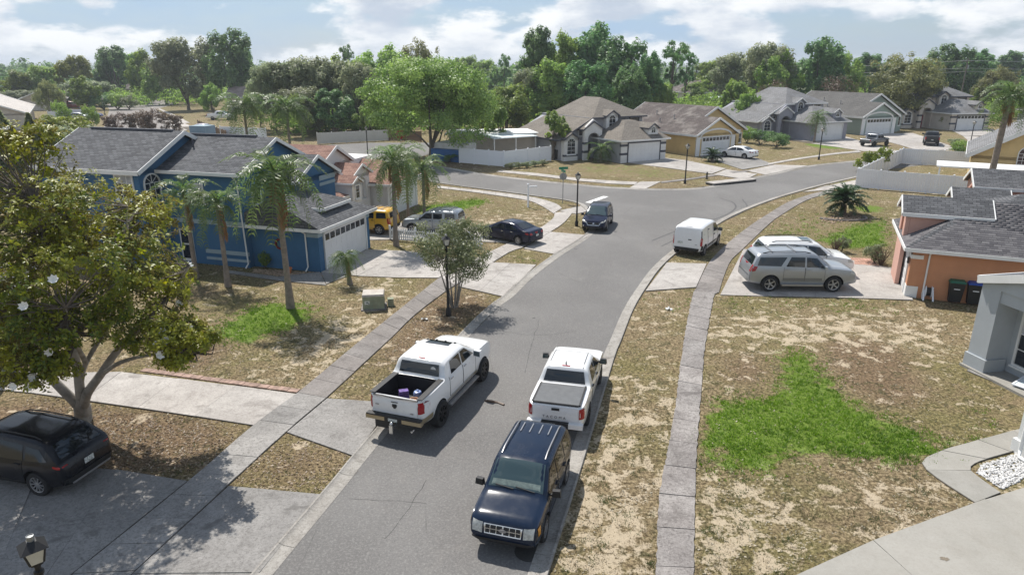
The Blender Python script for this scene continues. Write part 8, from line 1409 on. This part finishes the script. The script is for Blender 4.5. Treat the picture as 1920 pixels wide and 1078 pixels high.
# beds of stones
def stones(name, poly, n, mats, s0, s1, label, seed):
    rng = np.random.default_rng(seed); p = np.array(poly); x0, x1, y0, y1 = p[:, 0].min(), p[:, 0].max(), p[:, 1].min(), p[:, 1].max(); V = []; F = []; c = 0; base = np.array([(1, 0, 0), (-1, 0, 0), (0, 1, 0), (0, -1, 0), (0, 0, .7), (0, 0, -.7)]); tri = np.array([(0, 2, 4), (2, 1, 4), (1, 3, 4), (3, 0, 4), (2, 0, 5), (1, 2, 5), (3, 1, 5), (0, 3, 5)])
    while c < n:
        q = (rng.uniform(x0, x1), rng.uniform(y0, y1)); ins = False
        for k in range(len(p)):
            (ax, ay), (bx, by) = p[k], p[(k + 1) % len(p)]
            if (ay > q[1]) != (by > q[1]) and q[0] < (bx - ax) * (q[1] - ay) / (by - ay) + ax: ins = not ins
        if not ins: continue
        s = rng.uniform(s0, s1); a = rng.uniform(0, 6.28); Rz = np.array([[math.cos(a), -math.sin(a), 0], [math.sin(a), math.cos(a), 0], [0, 0, 1]]); V.append((base * s * rng.uniform(0.6, 1.2, (6, 3))) @ Rz.T + np.array([q[0], q[1], s * 0.35])); F.append(tri + 6 * c); c += 1
    tag(mkobj(name, npmesh(name, np.concatenate(V), np.concatenate(F), mats)), label, 'stones', kind='stuff')
stones('white_stones', [(14.42, 18.24), (15.97, 18.90), (16.64, 19.15), (15.60, 17.72), (14.20, 16.96), (13.99, 17.78)], 1500, 'stone_white', 0.025, 0.06, 'white decorative stones in the bed beside the curved walk', 3)
stones('tan_stones', [(-15.50, 39.30), (-11.32, 38.53), (-10.73, 37.68), (-13.63, 37.89), (-15.32, 38.64)], 900, 'stone_tan', 0.03, 0.07, 'tan stones along the foot of the blue house', 4); stones('tan_stones', [(25.06, 53.86), (28.52, 55.09), (27.71, 53.07), (24.67, 51.55), (24.17, 52.30)], 300, 'stone_tan', 0.05, 0.1, 'tan stones round the sago palm', 5)
mb = MB(); mb.tube([(2.0 * math.cos(a) * 0.95, 1.2 * math.sin(a), 0.06) for a in np.linspace(-2.9, 0.25, 16)], 0.09, 6); o = mb.obj('bed_edging', 'walk_old', None, 40, (*(26.38, 53.66), 0)); tag(o, 'low stone edging round the sago palm bed', 'edging')
t = thing('clear_panel', 'clear panel in a white frame leaning over the step at the right edge', 'panel', (*(18.97, 23.47), 0), R(-60)); 
for a, b in (((0, 0, .18), (1.5, 0, .18)), ((1.5, 0, .18), (1.5, .9, .3)), ((1.5, .9, .3), (0, .9, .3)), ((0, .9, .3), (0, 0, .18))): MB().bar(a, b, 0.06, 0.04).obj('frame_bar', 'vinyl', t)
MB().slab([(0.02, 0.02, .18), (1.48, 0.02, .18), (1.48, .88, .3), (0.02, .88, .3)], (0, 0, -0.01)).obj('pane', 'patio_roof', t)
for x, y in ((0.05, 0.05), (1.45, 0.05), (0.05, 0.85), (1.45, 0.85)): MB().rbox((x, y, 0.09 if y < .5 else .14), (0.05, 0.05, 0.17 if y < .5 else .28)).obj('leg', 'vinyl', t)

# ------------------------------------------------------------ the air: thin even haze round the whole place
def haze():
    t = NT('haze_air'); t.t.nodes.remove(t.tc); v = t.n('ShaderNodeVolumePrincipled', {'Color': (0.80, 0.87, 0.95), 'Density': 0.00032, 'Anisotropy': 0.25})
    t.t.links.new(v.outputs[0], t.out.inputs['Volume']); reg(t, 'haze_air')
    o = MB().box(-2600, 2600, -60, 2700, -1.0, 34).obj('haze', 'haze_air'); tag(o, 'thin pale haze in the air over the whole street', 'haze', kind='stuff')
haze()
